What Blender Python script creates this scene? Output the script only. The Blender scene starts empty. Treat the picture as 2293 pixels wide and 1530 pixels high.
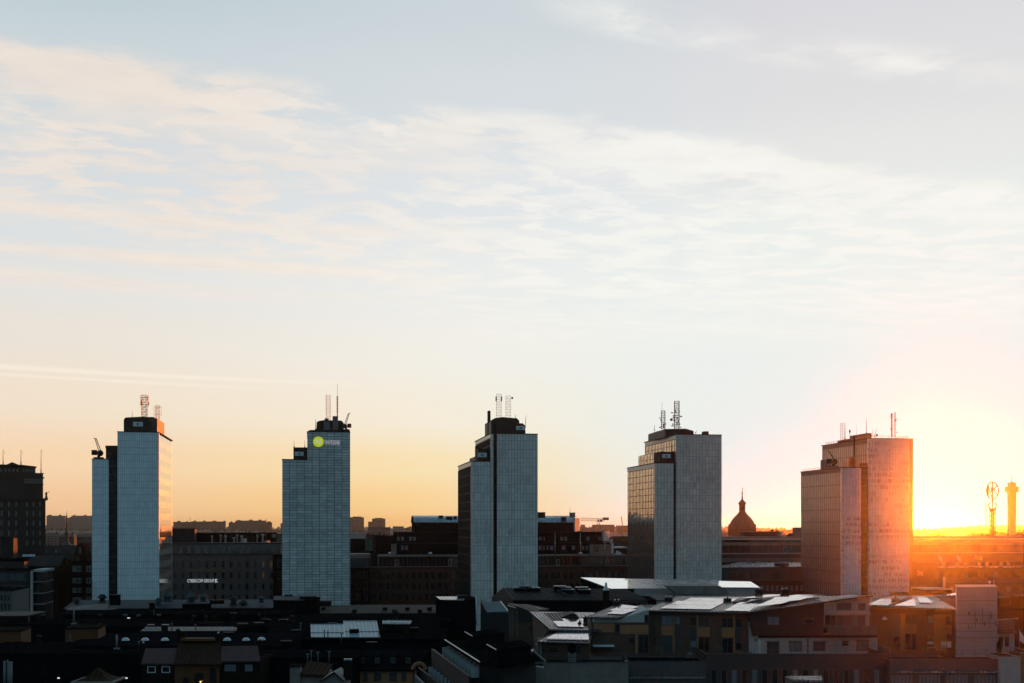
import bpy, math, random
from mathutils import Vector
random.seed(7)
SC = bpy.context.scene
COL = SC.collection
R = math.radians

# ------------------------------------------------------------------ camera
FPX = 2675.0          # focal length in pixels of the 2293 px wide photograph
CX, HY = 1146.5, 1178.0
CAMZ = 40.0
cam_d = bpy.data.cameras.new('camera')
cam = bpy.data.objects.new('camera', cam_d)
COL.objects.link(cam)
cam.location = (0, 0, CAMZ)
cam.rotation_euler = (R(90), 0, 0)
cam_d.sensor_width = 36.0
cam_d.lens = 36.0 * FPX / 2293.0
cam_d.shift_y = (HY - 765.0) / 2293.0
cam_d.clip_start = 1.0
cam_d.clip_end = 60000.0
SC.camera = cam

def lin(c):
    return tuple(((v/255.0)/12.92 if v/255.0 <= 0.04045 else ((v/255.0+0.055)/1.055)**2.4) for v in c)

# ------------------------------------------------------------------ node helper
class NT:
    def __init__(s, nt):
        s.nt = nt; s.n = nt.nodes; s.l = nt.links
    def set(s, sock, v):
        if hasattr(v, 'is_linked') or isinstance(v, bpy.types.NodeSocket): s.l.new(v, sock)
        else:
            if isinstance(v, (tuple, list)) and len(v) == 3 and sock.type == 'RGBA': v = (*v, 1)
            sock.default_value = v
    def m(s, op, a, b=None, c=None, clamp=False):
        nd = s.n.new('ShaderNodeMath'); nd.operation = op; nd.use_clamp = clamp
        s.set(nd.inputs[0], a)
        if b is not None: s.set(nd.inputs[1], b)
        if c is not None: s.set(nd.inputs[2], c)
        return nd.outputs[0]
    def ss(s, v, a, b, lo=0.0, hi=1.0):
        nd = s.n.new('ShaderNodeMapRange'); nd.interpolation_type = 'SMOOTHSTEP'
        s.set(nd.inputs[0], v); nd.inputs[1].default_value = a; nd.inputs[2].default_value = b
        nd.inputs[3].default_value = lo; nd.inputs[4].default_value = hi
        return nd.outputs[0]
    def mix(s, f, a, b, bt='MIX'):
        nd = s.n.new('ShaderNodeMix'); nd.data_type = 'RGBA'; nd.blend_type = bt; nd.clamp_factor = True
        s.set(nd.inputs[0], f); s.set(nd.inputs[6], a); s.set(nd.inputs[7], b)
        return nd.outputs[2]
    def ramp(s, f, stops, interp='LINEAR'):
        nd = s.n.new('ShaderNodeValToRGB'); cr = nd.color_ramp; cr.interpolation = interp
        while len(cr.elements) > 1: cr.elements.remove(cr.elements[-1])
        for i, (p, c) in enumerate(stops):
            e = cr.elements[0] if i == 0 else cr.elements.new(p)
            e.position = p; e.color = (*c, 1)
        s.set(nd.inputs[0], f)
        return nd.outputs[0]
    def noise(s, vec, scale, detail=4, rough=0.5, dist=0.0, dims='3D', w=None):
        nd = s.n.new('ShaderNodeTexNoise'); nd.noise_dimensions = dims
        s.l.new(vec, nd.inputs['Vector']); nd.inputs['Scale'].default_value = scale
        nd.inputs['Detail'].default_value = detail; nd.inputs['Roughness'].default_value = rough
        nd.inputs['Distortion'].default_value = dist
        return nd.outputs['Fac']
    def comb(s, x, y, z):
        nd = s.n.new('ShaderNodeCombineXYZ')
        for i, v in enumerate((x, y, z)): s.set(nd.inputs[i], v)
        return nd.outputs[0]

# ------------------------------------------------------------------ sun direction
SUN_AZ = math.atan((2090 - CX) / FPX)       # to the right of the view axis
SUN_EL = R(0.9)
sun_dir = Vector((math.sin(SUN_AZ)*math.cos(SUN_EL), math.cos(SUN_AZ)*math.cos(SUN_EL), math.sin(SUN_EL)))

# ------------------------------------------------------------------ world: evening sky with a cloud sheet
W = bpy.data.worlds.new('World'); SC.world = W; W.use_nodes = True
nt = W.node_tree; nt.nodes.clear(); N = NT(nt)
tc = nt.nodes.new('ShaderNodeTexCoord')
sep = nt.nodes.new('ShaderNodeSeparateXYZ'); nt.links.new(tc.outputs['Generated'], sep.inputs[0])
dx, dy, dz = sep.outputs
hor = N.m('MAXIMUM', N.m('SQRT', N.m('ADD', N.m('MULTIPLY', dx, dx), N.m('MULTIPLY', dy, dy))), 0.001)
te = N.m('DIVIDE', dz, hor)                           # tangent of the elevation
az = N.m('ARCTAN2', dx, dy)
def ev(stops):   # stops (te, rgb) -> ramp on te/0.5
    return N.ramp(N.m('MULTIPLY', te, 2.0, clamp=True), [(min(1, t*2), lin(c)) for t, c in stops], 'EASE')
# colour against elevation at three azimuths (clear air between the clouds)
left = ev([(0, (238,190,146)), (.015,(243,200,156)), (.05,(246,213,176)), (.10,(241,225,204)), (.155,(233,226,216)), (.19,(228,227,223)),
           (.23,(220,224,225)), (.30,(213,218,221)), (.37,(201,212,217)), (.44,(187,204,209)), (.5,(165,190,200))])
mid = ev([(0, (247,196,112)), (.02,(249,211,140)), (.05,(248,225,172)), (.09,(245,236,216)), (.14,(242,239,230)), (.2,(234,237,236)),
          (.28,(223,228,232)), (.36,(214,220,224)), (.44,(204,213,218)), (.5,(190,202,210))])
right = ev([(0, (246,222,150)), (.012,(244,228,172)), (.035,(241,234,204)), (.07,(240,241,234)), (.14,(240,243,237)),
            (.24,(238,240,236)), (.29,(229,229,228)), (.36,(222,222,224)), (.44,(217,216,221)), (.5,(200,202,210))])
c1 = N.mix(N.ss(az, -0.42, 0.02), left, mid)
base = N.mix(N.ss(az, 0.0, 0.27), c1, right)
# glow round the sun
dotn = nt.nodes.new('ShaderNodeVectorMath'); dotn.operation = 'DOT_PRODUCT'
nt.links.new(tc.outputs['Generated'], dotn.inputs[0]); dotn.inputs[1].default_value = sun_dir
sang = N.m('ARCCOSINE', N.m('MINIMUM', N.m('MAXIMUM', dotn.outputs['Value'], -1.0), 0.99999))
base = N.mix(N.ss(sang, 0.34, 0.08), base, lin((232,237,232)))
base = N.mix(N.m('MULTIPLY', N.ss(sang, 0.32, 0.03), N.ss(te, 0.18, 0.0)), base, lin((186,222,238)))
base = N.mix(N.m('MULTIPLY', N.m('MULTIPLY', N.ss(sang, 0.50, 0.16), N.ss(te, 0.36, 0.20)), 0.6), base, lin((226,238,238)))
# cloud sheet: direction projected on a flat layer overhead
zc = N.m('MAXIMUM', dz, 0.015)
PX = N.m('DIVIDE', dx, zc); PY = N.m('DIVIDE', dy, zc)
edge = N.m('SUBTRACT', N.m('ADD', N.m('MULTIPLY', PY, 0.350), N.m('MULTIPLY', PX, -0.150)), 1.0)   # >0 under the cloud front
pv = N.comb(PX, PY, 0.0)
# stretch along the front
rotn = nt.nodes.new('ShaderNodeVectorRotate'); rotn.rotation_type = 'Z_AXIS'
nt.links.new(pv, rotn.inputs['Vector']); rotn.inputs['Angle'].default_value = R(-22)
mp = nt.nodes.new('ShaderNodeMapping'); nt.links.new(rotn.outputs[0], mp.inputs[0]); mp.inputs['Scale'].default_value = (0.85, 1.05, 1.0)
pr = mp.outputs[0]
# domain warp for ragged puffs
wx = N.m('MULTIPLY', N.m('SUBTRACT', N.noise(pr, 6.0, 4, 0.6), 0.5), 0.22)
mpw = nt.nodes.new('ShaderNodeMapping'); nt.links.new(pr, mpw.inputs[0]); mpw.inputs['Location'].default_value = (7.3, 2.9, 1.1)
wy = N.m('MULTIPLY', N.m('SUBTRACT', N.noise(mpw.outputs[0], 6.0, 4, 0.6), 0.5), 0.22)
vadd = nt.nodes.new('ShaderNodeVectorMath'); vadd.operation = 'ADD'; nt.links.new(pr, vadd.inputs[0]); nt.links.new(N.comb(wx, wy, 0.0), vadd.inputs[1])
pw = vadd.outputs[0]
nbig = N.noise(pr, 0.9, 3, 0.55, 0.3)
nmid = N.noise(pw, 2.6, 6, 0.60, 0.0)
nfine = N.noise(pw, 6.5, 4, 0.52, 0.0)
mp2 = nt.nodes.new('ShaderNodeMapping'); nt.links.new(rotn.outputs[0], mp2.inputs[0]); mp2.inputs['Scale'].default_value = (0.15, 1.0, 1.0)
mp2.inputs['Location'].default_value = (3.1, 1.7, 0)
nstreak = N.noise(mp2.outputs[0], 1.4, 7, 0.62, 0.4)
mp3 = nt.nodes.new('ShaderNodeMapping'); nt.links.new(rotn.outputs[0], mp3.inputs[0]); mp3.inputs['Scale'].default_value = (0.5, 1.3, 1.0)
nrip = N.noise(mp3.outputs[0], 7.0, 6, 0.65, 0.8)
e2 = N.m('ADD', edge, N.m('MULTIPLY', N.m('SUBTRACT', nmid, 0.5), 0.16))
e2 = N.m('ADD', e2, N.m('MULTIPLY', N.m('SUBTRACT', nbig, 0.5), 0.10))
front = N.ss(e2, -0.01, 0.05)
# a thick rim along the front, then broken puffs, then long streaks farther out
rim = N.m('MULTIPLY', N.ss(edge, 0.30, 0.06), N.ss(N.m('ADD', N.m('MULTIPLY', nmid, 0.6), N.m('MULTIPLY', nfine, 0.4)), 0.38, 0.52))
puff = N.ss(N.m('ADD', N.m('MULTIPLY', nmid, 0.42), N.m('MULTIPLY', nfine, 0.58)), 0.43, 0.57)
puff = N.m('MAXIMUM', N.m('MULTIPLY', puff, 0.85), rim)
stre = N.ss(N.m('ADD', N.m('MULTIPLY', nstreak, 0.75), N.m('MULTIPLY', nrip, 0.25)), 0.38, 0.56)
far = N.ss(N.m('ADD', edge, N.m('MULTIPLY', az, 1.5)), 0.45, 1.35)
sheet = N.m('ADD', N.m('MULTIPLY', puff, N.m('SUBTRACT', 1.0, far)), N.m('MULTIPLY', stre, far))
low = N.ss(N.m('ADD', te, N.m('MULTIPLY', N.m('MINIMUM', az, 0.0), 0.22)), 0.135, 0.185)
dens = N.m('MULTIPLY', N.m('MULTIPLY', front, sheet), low)
def band(y0, slope, width, a0, a1, amp):
    # a straight thin band te = y0 + slope*az
    dd = N.m('ABSOLUTE', N.m('SUBTRACT', te, N.m('ADD', N.m('ADD', N.m('MULTIPLY', az, slope), y0), N.m('MULTIPLY', N.m('SUBTRACT', nstreak, 0.5), width*1.6))))
    return N.m('MULTIPLY', N.m('MULTIPLY', N.ss(dd, width, 0.0), N.m('MULTIPLY', N.ss(az, a0, a0+0.12), N.ss(az, a1, a1-0.16))), amp)
b1 = N.m('MULTIPLY', N.m('MULTIPLY', band(0.447, -0.245, 0.024, -0.02, 0.46, 0.9), N.ss(nmid, 0.34, 0.60)), N.ss(nfine, 0.25, 0.58))
b2 = band(0.1157, -0.018, 0.0034, -0.8, -0.09, 1.0)
b3 = band(0.1075, -0.023, 0.0022, -0.9, -0.15, 0.8)
b4 = N.m('MULTIPLY', band(0.188, -0.01, 0.011, -0.9, 0.12, 0.8), N.ss(nstreak, 0.32, 0.55))
b5 = N.m('MULTIPLY', band(0.207, -0.026, 0.011, -0.9, 0.02, 1.0), N.ss(nstreak, 0.30, 0.5))
b6 = N.m('MULTIPLY', band(0.243, -0.012, 0.011, -0.9, 0.10, 1.0), N.ss(nmid, 0.30, 0.5))
for b_ in (b1, b4, b5, b6): dens = N.m('MAXIMUM', dens, b_)
ccol = N.mix(N.ss(az, -0.32, 0.12), lin((244,230,216)), lin((248,247,241)))
# the shaded undersides are pinkish grey
under = N.m('MULTIPLY', N.ss(nbig, 0.58, 0.42), N.ss(te, 0.22, 0.30))
ccol = N.mix(N.m('MULTIPLY', N.m('ADD', N.m('MULTIPLY', N.ss(nfine, 0.62, 0.38), 0.38), N.m('MULTIPLY', under, 0.5)), 0.8), ccol, N.mix(N.ss(az, -0.3, 0.15), lin((226,214,208)), lin((238,236,230))))
sky = N.mix(N.m('MULTIPLY', dens, 0.86), base, ccol)
sky = N.mix(N.m('MULTIPLY', N.m('MAXIMUM', b2, b3), 0.55), sky, lin((253,243,226)))
# away from the sunset the dome falls to a dim blue dusk
zenith = lin((108, 150, 168))
dusk = lin((108, 143, 158))
off = N.m('ABSOLUTE', N.m('SUBTRACT', az, 0.0))
side = N.ss(off, 0.50, 1.5)
upf = N.ss(te, 0.46, 1.3)
sky = N.mix(side, sky, dusk)
sky = N.mix(upf, sky, zenith)
sky = N.mix(N.ss(dz, 0.0, -0.05), sky, lin((34,38,40)))
bg = nt.nodes.new('ShaderNodeBackground'); nt.links.new(sky, bg.inputs[0]); bg.inputs[1].default_value = 1.05
# physical sky under it
nis = nt.nodes.new('ShaderNodeTexSky'); nis.sky_type = 'NISHITA'; nis.sun_disc = False
nis.sun_elevation = SUN_EL; nis.sun_rotation = SUN_AZ
bg2 = nt.nodes.new('ShaderNodeBackground'); nt.links.new(nis.outputs[0], bg2.inputs[0]); bg2.inputs[1].default_value = 0.10
ad = nt.nodes.new('ShaderNodeMixShader'); ad.inputs[0].default_value = 0.05
nt.links.new(bg.outputs[0], ad.inputs[1]); nt.links.new(bg2.outputs[0], ad.inputs[2])
wo = nt.nodes.new('ShaderNodeOutputWorld'); nt.links.new(ad.outputs[0], wo.inputs[0])

# ------------------------------------------------------------------ sun lamp
sl = bpy.data.lights.new('sun', 'SUN'); sl.energy = 4.0; sl.angle = R(0.5); sl.color = (1.0, 0.205, 0.010)
so = bpy.data.objects.new('sun', sl); COL.objects.link(so)
so.rotation_euler = (-sun_dir).to_track_quat('-Z', 'Y').to_euler()
so.location = (0, 0, 200)

# ------------------------------------------------------------------ exposure
vs = SC.view_settings
vs.view_transform = 'Standard'; vs.look = 'None'; vs.exposure = 0; vs.gamma = 1; vs.use_curve_mapping = False
SC.cycles.volume_bounces = 0
SC.cycles.max_bounces = 8

# ================================================================== materials
MATS = {}
def pm(name, col, rough=0.6, metal=0.0, spec=0.5, var=0.18, vs_=0.35, brick=None, bump=0.0, streak=0.0, seam=None, stain=None, coat=0.0, emit=None):
    """procedural surface; col is linear albedo. brick=(w,h,mortar,mortar_col,offset,contrast) in metres on the UV map"""
    m = bpy.data.materials.new(name); m.use_nodes = True
    t = m.node_tree; K = NT(t); b = t.nodes['Principled BSDF']
    co = t.nodes.new('ShaderNodeTexCoord'); uv = co.outputs['UV']; ob = co.outputs['Object']
    n1 = K.noise(ob, vs_, 5, 0.6); n2 = K.noise(ob, vs_*9, 4, 0.6)
    f = K.m('ADD', K.m('MULTIPLY', n1, 0.65), K.m('MULTIPLY', n2, 0.35))
    f = K.ss(f, 0.34, 0.66)
    c = K.mix(f, tuple(v*(1-var) for v in col), tuple(min(1, v*(1+var)) for v in col))
    hb = None
    if brick:
        w, h, mo, mc, off, con = brick
        bt = t.nodes.new('ShaderNodeTexBrick'); t.links.new(uv, bt.inputs['Vector'])
        bt.offset = off; bt.inputs['Scale'].default_value = 1.0
        bt.inputs['Brick Width'].default_value = w; bt.inputs['Row Height'].default_value = h
        bt.inputs['Mortar Size'].default_value = mo; bt.inputs['Mortar Smooth'].default_value = 0.1
        bt.inputs['Color1'].default_value = (1-con, 1-con, 1-con, 1); bt.inputs['Color2'].default_value = (1, 1, 1, 1)
        bt.inputs['Mortar'].default_value = (1, 1, 1, 1); bt.inputs['Bias'].default_value = 0.0
        c = K.mix(1.0, c, bt.outputs['Color'], 'MULTIPLY')
        c = K.mix(bt.outputs['Fac'], c, mc)
        hb = bt.outputs['Fac']
    if seam:
        sw, sc = seam   # seam spacing, seam colour
        su = t.nodes.new('ShaderNodeSeparateXYZ'); t.links.new(uv, su.inputs[0])
        fr_ = K.m('FRACT', K.m('DIVIDE', su.outputs[0], sw))
        ln = K.m('LESS_THAN', fr_, 0.13)
        cell = K.m('FLOOR', K.m('DIVIDE', su.outputs[0], sw))
        wn = t.nodes.new('ShaderNodeTexWhiteNoise'); wn.noise_dimensions = '1D'; t.links.new(cell, wn.inputs['W'])
        c = K.mix(K.m('MULTIPLY', wn.outputs['Value'], 0.35), c, tuple(v*0.55 for v in col))
        c = K.mix(ln, c, sc)
        hb = ln
    if streak:
        mpn = t.nodes.new('ShaderNodeMapping'); t.links.new(uv, mpn.inputs[0]); mpn.inputs['Scale'].default_value = (1.6, 0.07, 1)
        sn = K.noise(mpn.outputs[0], 1.0, 5, 0.65)
        c = K.mix(K.m('MULTIPLY', K.ss(sn, 0.5, 0.75), streak), c, tuple(v*0.45 for v in col))
    if stain:
        scol, rowh, amt = stain
        su = t.nodes.new('ShaderNodeSeparateXYZ'); t.links.new(uv, su.inputs[0])
        ph = K.m('FRACT', K.m('DIVIDE', su.outputs[1], rowh))
        up = K.m('MULTIPLY', K.ss(ph, 0.12, 0.3), K.ss(ph, 0.95, 0.75))
        mpn = t.nodes.new('ShaderNodeMapping'); t.links.new(uv, mpn.inputs[0]); mpn.inputs['Scale'].default_value = (1.5, 0.25, 1)
        sn = K.noise(mpn.outputs[0], 1.0, 4, 0.7)
        big = K.noise(ob, 0.11, 3, 0.6)
        a_ = K.m('MULTIPLY', K.m('MULTIPLY', up, K.ss(sn, 0.42, 0.58)), K.ss(big, 0.38, 0.6))
        c = K.mix(K.m('MULTIPLY', a_, amt), c, scol)
    t.links.new(c, b.inputs['Base Color'])
    rr = K.m('ADD', K.m('MULTIPLY', f, 0.12), rough-0.06, clamp=True)
    t.links.new(rr, b.inputs['Roughness'])
    b.inputs['Metallic'].default_value = metal
    b.inputs['Specular IOR Level'].default_value = spec
    if coat: b.inputs['Coat Weight'].default_value = coat
    if emit:
        b.inputs['Emission Color'].default_value = (*emit[0], 1); b.inputs['Emission Strength'].default_value = emit[1]
    if bump:
        bp = t.nodes.new('ShaderNodeBump'); bp.inputs['Strength'].default_value = bump; bp.inputs['Distance'].default_value = 0.05
        hgt = n2 if hb is None else K.m('ADD', K.m('MULTIPLY', hb, -1.0 if brick else 1.0), K.m('MULTIPLY', n2, 0.15))
        t.links.new(hgt, bp.inputs['Height']); t.links.new(bp.outputs[0], b.inputs['Normal'])
    MATS[name] = m
    return m

def glassm(name, col, rough=0.06, spec=1.0, metal=0.0, bump=0.02):
    m = bpy.data.materials.new(name); m.use_nodes = True
    t = m.node_tree; K = NT(t); b = t.nodes['Principled BSDF']
    co = t.nodes.new('ShaderNodeTexCoord'); ob = co.outputs['Object']
    n = K.noise(ob, 0.6, 3, 0.5); n2 = K.noise(ob, 2.5, 4, 0.6)
    c = K.mix(n, tuple(v*0.6 for v in col), tuple(v*1.4 for v in col)); t.links.new(c, b.inputs['Base Color'])
    t.links.new(K.m('ADD', K.m('MULTIPLY', n2, 0.08), rough), b.inputs['Roughness'])
    b.inputs['Specular IOR Level'].default_value = spec; b.inputs['Metallic'].default_value = metal
    b.inputs['IOR'].default_value = 1.52
    bp = t.nodes.new('ShaderNodeBump'); bp.inputs['Strength'].default_value = bump; bp.inputs['Distance'].default_value = 0.3
    t.links.new(n, bp.inputs['Height']); t.links.new(bp.outputs[0], b.inputs['Normal'])
    MATS[name] = m; return m

JT = (0.10, 0.10, 0.11)
pm('tile_small', (.66,.74,.78), .45, brick=(.75, 2.45, .05, (.25,.27,.29), 0, .10), bump=.15, var=.08, streak=.12)
pm('tile_strip', (.58,.60,.61), .5, brick=(2.7, .97, .09, (.11,.09,.085), 0, .30), bump=.3, var=.15, streak=.25, stain=((.22,.20,.19), 3.9, .35))
pm('tile_panel', (.64,.61,.59), .45, brick=(1.15, 3.27, .075, (.23,.20,.19), 0, .20), bump=.2, var=.1, streak=.15, stain=((.25,.235,.235), 3.27, .5))
pm('tile_panel_grey', (.68,.57,.53), .5, brick=(1.25, 2.45, .06, (.23,.19,.18), 0, .20), bump=.2, var=.1, streak=.15, stain=((.24,.20,.19), 2.45, .5))
pm('tile_stained', (.62,.57,.57), .5, brick=(1.2, 2.45, .035, (.27,.23,.22), 0, .12), bump=.15, var=.08, stain=((.27,.15,.10), 2.45, .8))
pm('dark_metal', (.022,.023,.026), .7, .0, spec=.1, var=.35, streak=.5)
pm('roof_plant', (.018,.017,.018), .8, spec=.15, var=.4, streak=.5, vs_=.6)
pm('plant_ribbed', (.075,.055,.045), .6, seam=(.5, (.03,.025,.02)), var=.3)
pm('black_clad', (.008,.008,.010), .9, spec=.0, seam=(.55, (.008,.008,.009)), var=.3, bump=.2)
pm('mullion', (.09,.075,.07), .5, .2, var=.2)
pm('mullion_dark', (.03,.025,.024), .5, .2, var=.2)
pm('cornice_white', (.62,.56,.50), .35, var=.1)
pm('steel', (.16,.13,.12), .5, .6, var=.25)
pm('steel_rust', (.30,.13,.06), .6, .2, var=.25)
pm('antenna_grey', (.10,.10,.11), .5, .1, var=.2)
pm('panel_white', (.50,.55,.58), .4, var=.08)
pm('emblem_blue', (.05,.22,.34), .5, var=.1)
pm('sign_lime', (.55,.62,.02), .45, var=.04, emit=((.60,.70,.02), .55))
pm('neon_white', (.7,.68,.7), .4, var=.05, emit=((.62,.56,.60), .45))
pm('letters_lit', (.8,.8,.8), .4, var=.02, emit=((.85,.92,.95), .5))
pm('letters_gold', (.25,.22,.08), .4, var=.1)
glassm('glass_dark', (.012,.014,.016), .05)
glassm('glass_blue', (.03,.05,.06), .07)
glassm('glass_blind', (.11,.14,.165), .25, .4)
glassm('glass_clear_roof', (.68,.74,.78), .03, metal=.95)
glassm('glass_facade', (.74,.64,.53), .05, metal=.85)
glassm('glass_strip_dark', (.62,.55,.52), .07, metal=.45)
glassm('glass_warm', (.05,.035,.03), .06)
pm('spandrel_pale', (.70,.64,.56), .16, .55, spec=.9, var=.06)
pm('asphalt', (.03,.03,.032), .95, spec=.05, var=.2, vs_=.1)
pm('hill_earth', (.02,.018,.012), .95, var=.5, vs_=.01)
pm('forest', (.03,.04,.022), .95, var=.5, vs_=.02)
pm('concrete', (.17,.15,.138), .85, var=.2, streak=.35, bump=.1)
pm('concrete_pale', (.32,.31,.30), .85, var=.12, streak=.25, bump=.1)
pm('render_grey', (.085,.088,.09), .85, var=.12, streak=.2, brick=(3.2,1.1,.02,(.09,.09,.095),.5,.04))
pm('render_white', (.32,.30,.30), .8, var=.08, streak=.12)
pm('render_yellow', (.10,.032,.008), .85, var=.15, streak=.2)
pm('render_ochre', (.27,.125,.055), .8, var=.1, brick=(1.6,1.35,.03,(.16,.09,.04),0,.05))
pm('brick_brown', (.088,.050,.036), .9, var=.15, brick=(.6,.3,.03,(.07,.045,.035),.5,.25), bump=.3)
pm('brick_far', (.048,.030,.020), .9, var=.2, brick=(1.5,.6,.05,(.06,.035,.025),.5,.3))
pm('brick_dark', (.020,.015,.013), .95, spec=.0, var=.2, brick=(1.2,.5,.04,(.03,.02,.018),.5,.3))
pm('tile_red_roof', (.07,.042,.046), .8, spec=.05, var=.25, brick=(.35,.4,.05,(.05,.03,.03),.5,.3), bump=.4)
pm('roof_tin', (.045,.06,.072), .6, .0, .06, seam=(.62, (.03,.03,.035)), var=.25, bump=.5)
pm('roof_tin_pale', (.30,.32,.36), .28, .8, seam=(.62, (.06,.06,.07)), var=.25, bump=.4)
pm('roof_tin_mid', (.10,.095,.10), .3, .7, seam=(.62, (.02,.02,.02)), var=.3, bump=.4)
pm('roof_tin_dark', (.022,.021,.022), .6, .0, .06, seam=(.62, (.015,.015,.016)), var=.3, bump=.4)
pm('roof_copper', (.03,.016,.011), .8, .0, spec=.02, seam=(.7, (.05,.03,.02)), var=.3)
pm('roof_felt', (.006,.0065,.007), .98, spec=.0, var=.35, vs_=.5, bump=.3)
pm('solar_glass', (.42,.40,.45), .10, .85, 1.0, var=.06, brick=(1.65,1.0,.035,(.02,.02,.022),0,.15))
pm('clad_dark', (.026,.024,.025), .7, 0, .2, brick=(1.25,9.0,.03,(.02,.018,.018),0,.12), var=.12)
pm('clad_panel', (.072,.064,.066), .55, .2, brick=(2.0,1.5,.025,(.045,.045,.05),0,.08), var=.1)
pm('clad_panel_dark', (.030,.031,.034), .6, .15, brick=(2.6,1.6,.03,(.028,.028,.03),0,.08), var=.1)
pm('clad_panel_pale', (.27,.26,.265), .5, .0, brick=(1.9,1.15,.03,(.20,.18,.18),0,.08), var=.08, streak=.1)
pm('window_frame', (.05,.035,.03), .5, var=.1)
pm('window_frame_white', (.45,.52,.52), .5, var=.05)
pm('rail_steel', (.07,.06,.06), .4, .6, var=.1)
pm('white_partition', (.42,.48,.50), .5, var=.1, streak=.1)
pm('plastic_dome', (.30,.42,.46), .18, var=.12)
pm('galvanised', (.35,.36,.38), .25, .85, var=.2)
pm('pipe_grey', (.14,.16,.17), .6, spec=.1)
pm('tile_glass', (.03,.075,.095), .5, spec=.1)
pm('skylight_glass', (.15,.25,.29), .35, spec=.15, streak=.4)
pm('strip_glass', (.012,.012,.014), .3, spec=.25)
pm('copper_green', (.035,.04,.035), .7, var=.3, streak=.4)
pm('stone_dark', (.028,.022,.02), .85, var=.3, brick=(1.5,.8,.04,(.035,.028,.025),.5,.2))
pm('far_plaster', (.34,.22,.19), .9, var=.1, brick=(4.2,3.0,.95,(.10,.06,.05),0,.15))
pm('far_plaster_pale', (.50,.40,.36), .9, var=.1, brick=(4.6,3.0,.85,(.14,.09,.08),0,.25))
pm('far_roof', (.06,.045,.045), .9, var=.3)
pm('crane_yellow', (.55,.30,.05), .5, var=.1)
pm('sign_red', (.35,.06,.03), .5, var=.1)
pm('awning_cloth', (.30,.22,.20), .85, var=.08, brick=(.5,9,.1,(.22,.15,.14),0,.0))
pm('plant_leaf', (.04,.06,.025), .8, var=.4, vs_=3)
pm('cloth_flag', (.45,.42,.45), .8, var=.2)
pm('flag_blueyellow', (.45,.40,.10), .8, var=.2)
pm('lamp_glow', (.8,.5,.2), .4, emit=((1,.55,.2), 3.0))
pm('window_lit', (.05,.03,.02), .3, emit=((1,.50,.18), .035))
pm('lamp_glow_red', (.6,.1,.05), .4, emit=((1,.10,.03), .7))
pm('lamp_white', (.8,.8,.8), .4, emit=((1,.85,.75), .7))
for _n, _c in (('stripe_green', (.16,.24,.03)), ('stripe_teal', (.02,.16,.15)), ('stripe_blue', (.01,.10,.16))): pm(_n, _c, .5, var=.1)
M = MATS

# ================================================================== mesh building
class Fr:
    """a plan frame: origin on the ground, u to the right along the front, v away from the camera"""
    def __init__(s, px, Y, ang=0.0):
        s.o = Vector(((px-CX)/FPX*Y, Y, 0)); a = R(ang)
        s.U = Vector((math.cos(a), math.sin(a), 0)); s.V = Vector((-math.sin(a), math.cos(a), 0))
    def p(s, u, v, z): return s.o + s.U*u + s.V*v + Vector((0, 0, z))
    def u(s, px, v=0.0):
        k = (px-CX)/FPX; A = s.o + s.V*v
        return (k*A.y - A.x) / (s.U.x - k*s.U.y)
    def z(s, py, u=0.0, v=0.0):
        return CAMZ + (HY-py)/FPX * s.p(u, v, 0).y
def at(px, py, Y): return Vector(((px-CX)/FPX*Y, Y, CAMZ+(HY-py)/FPX*Y))

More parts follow.
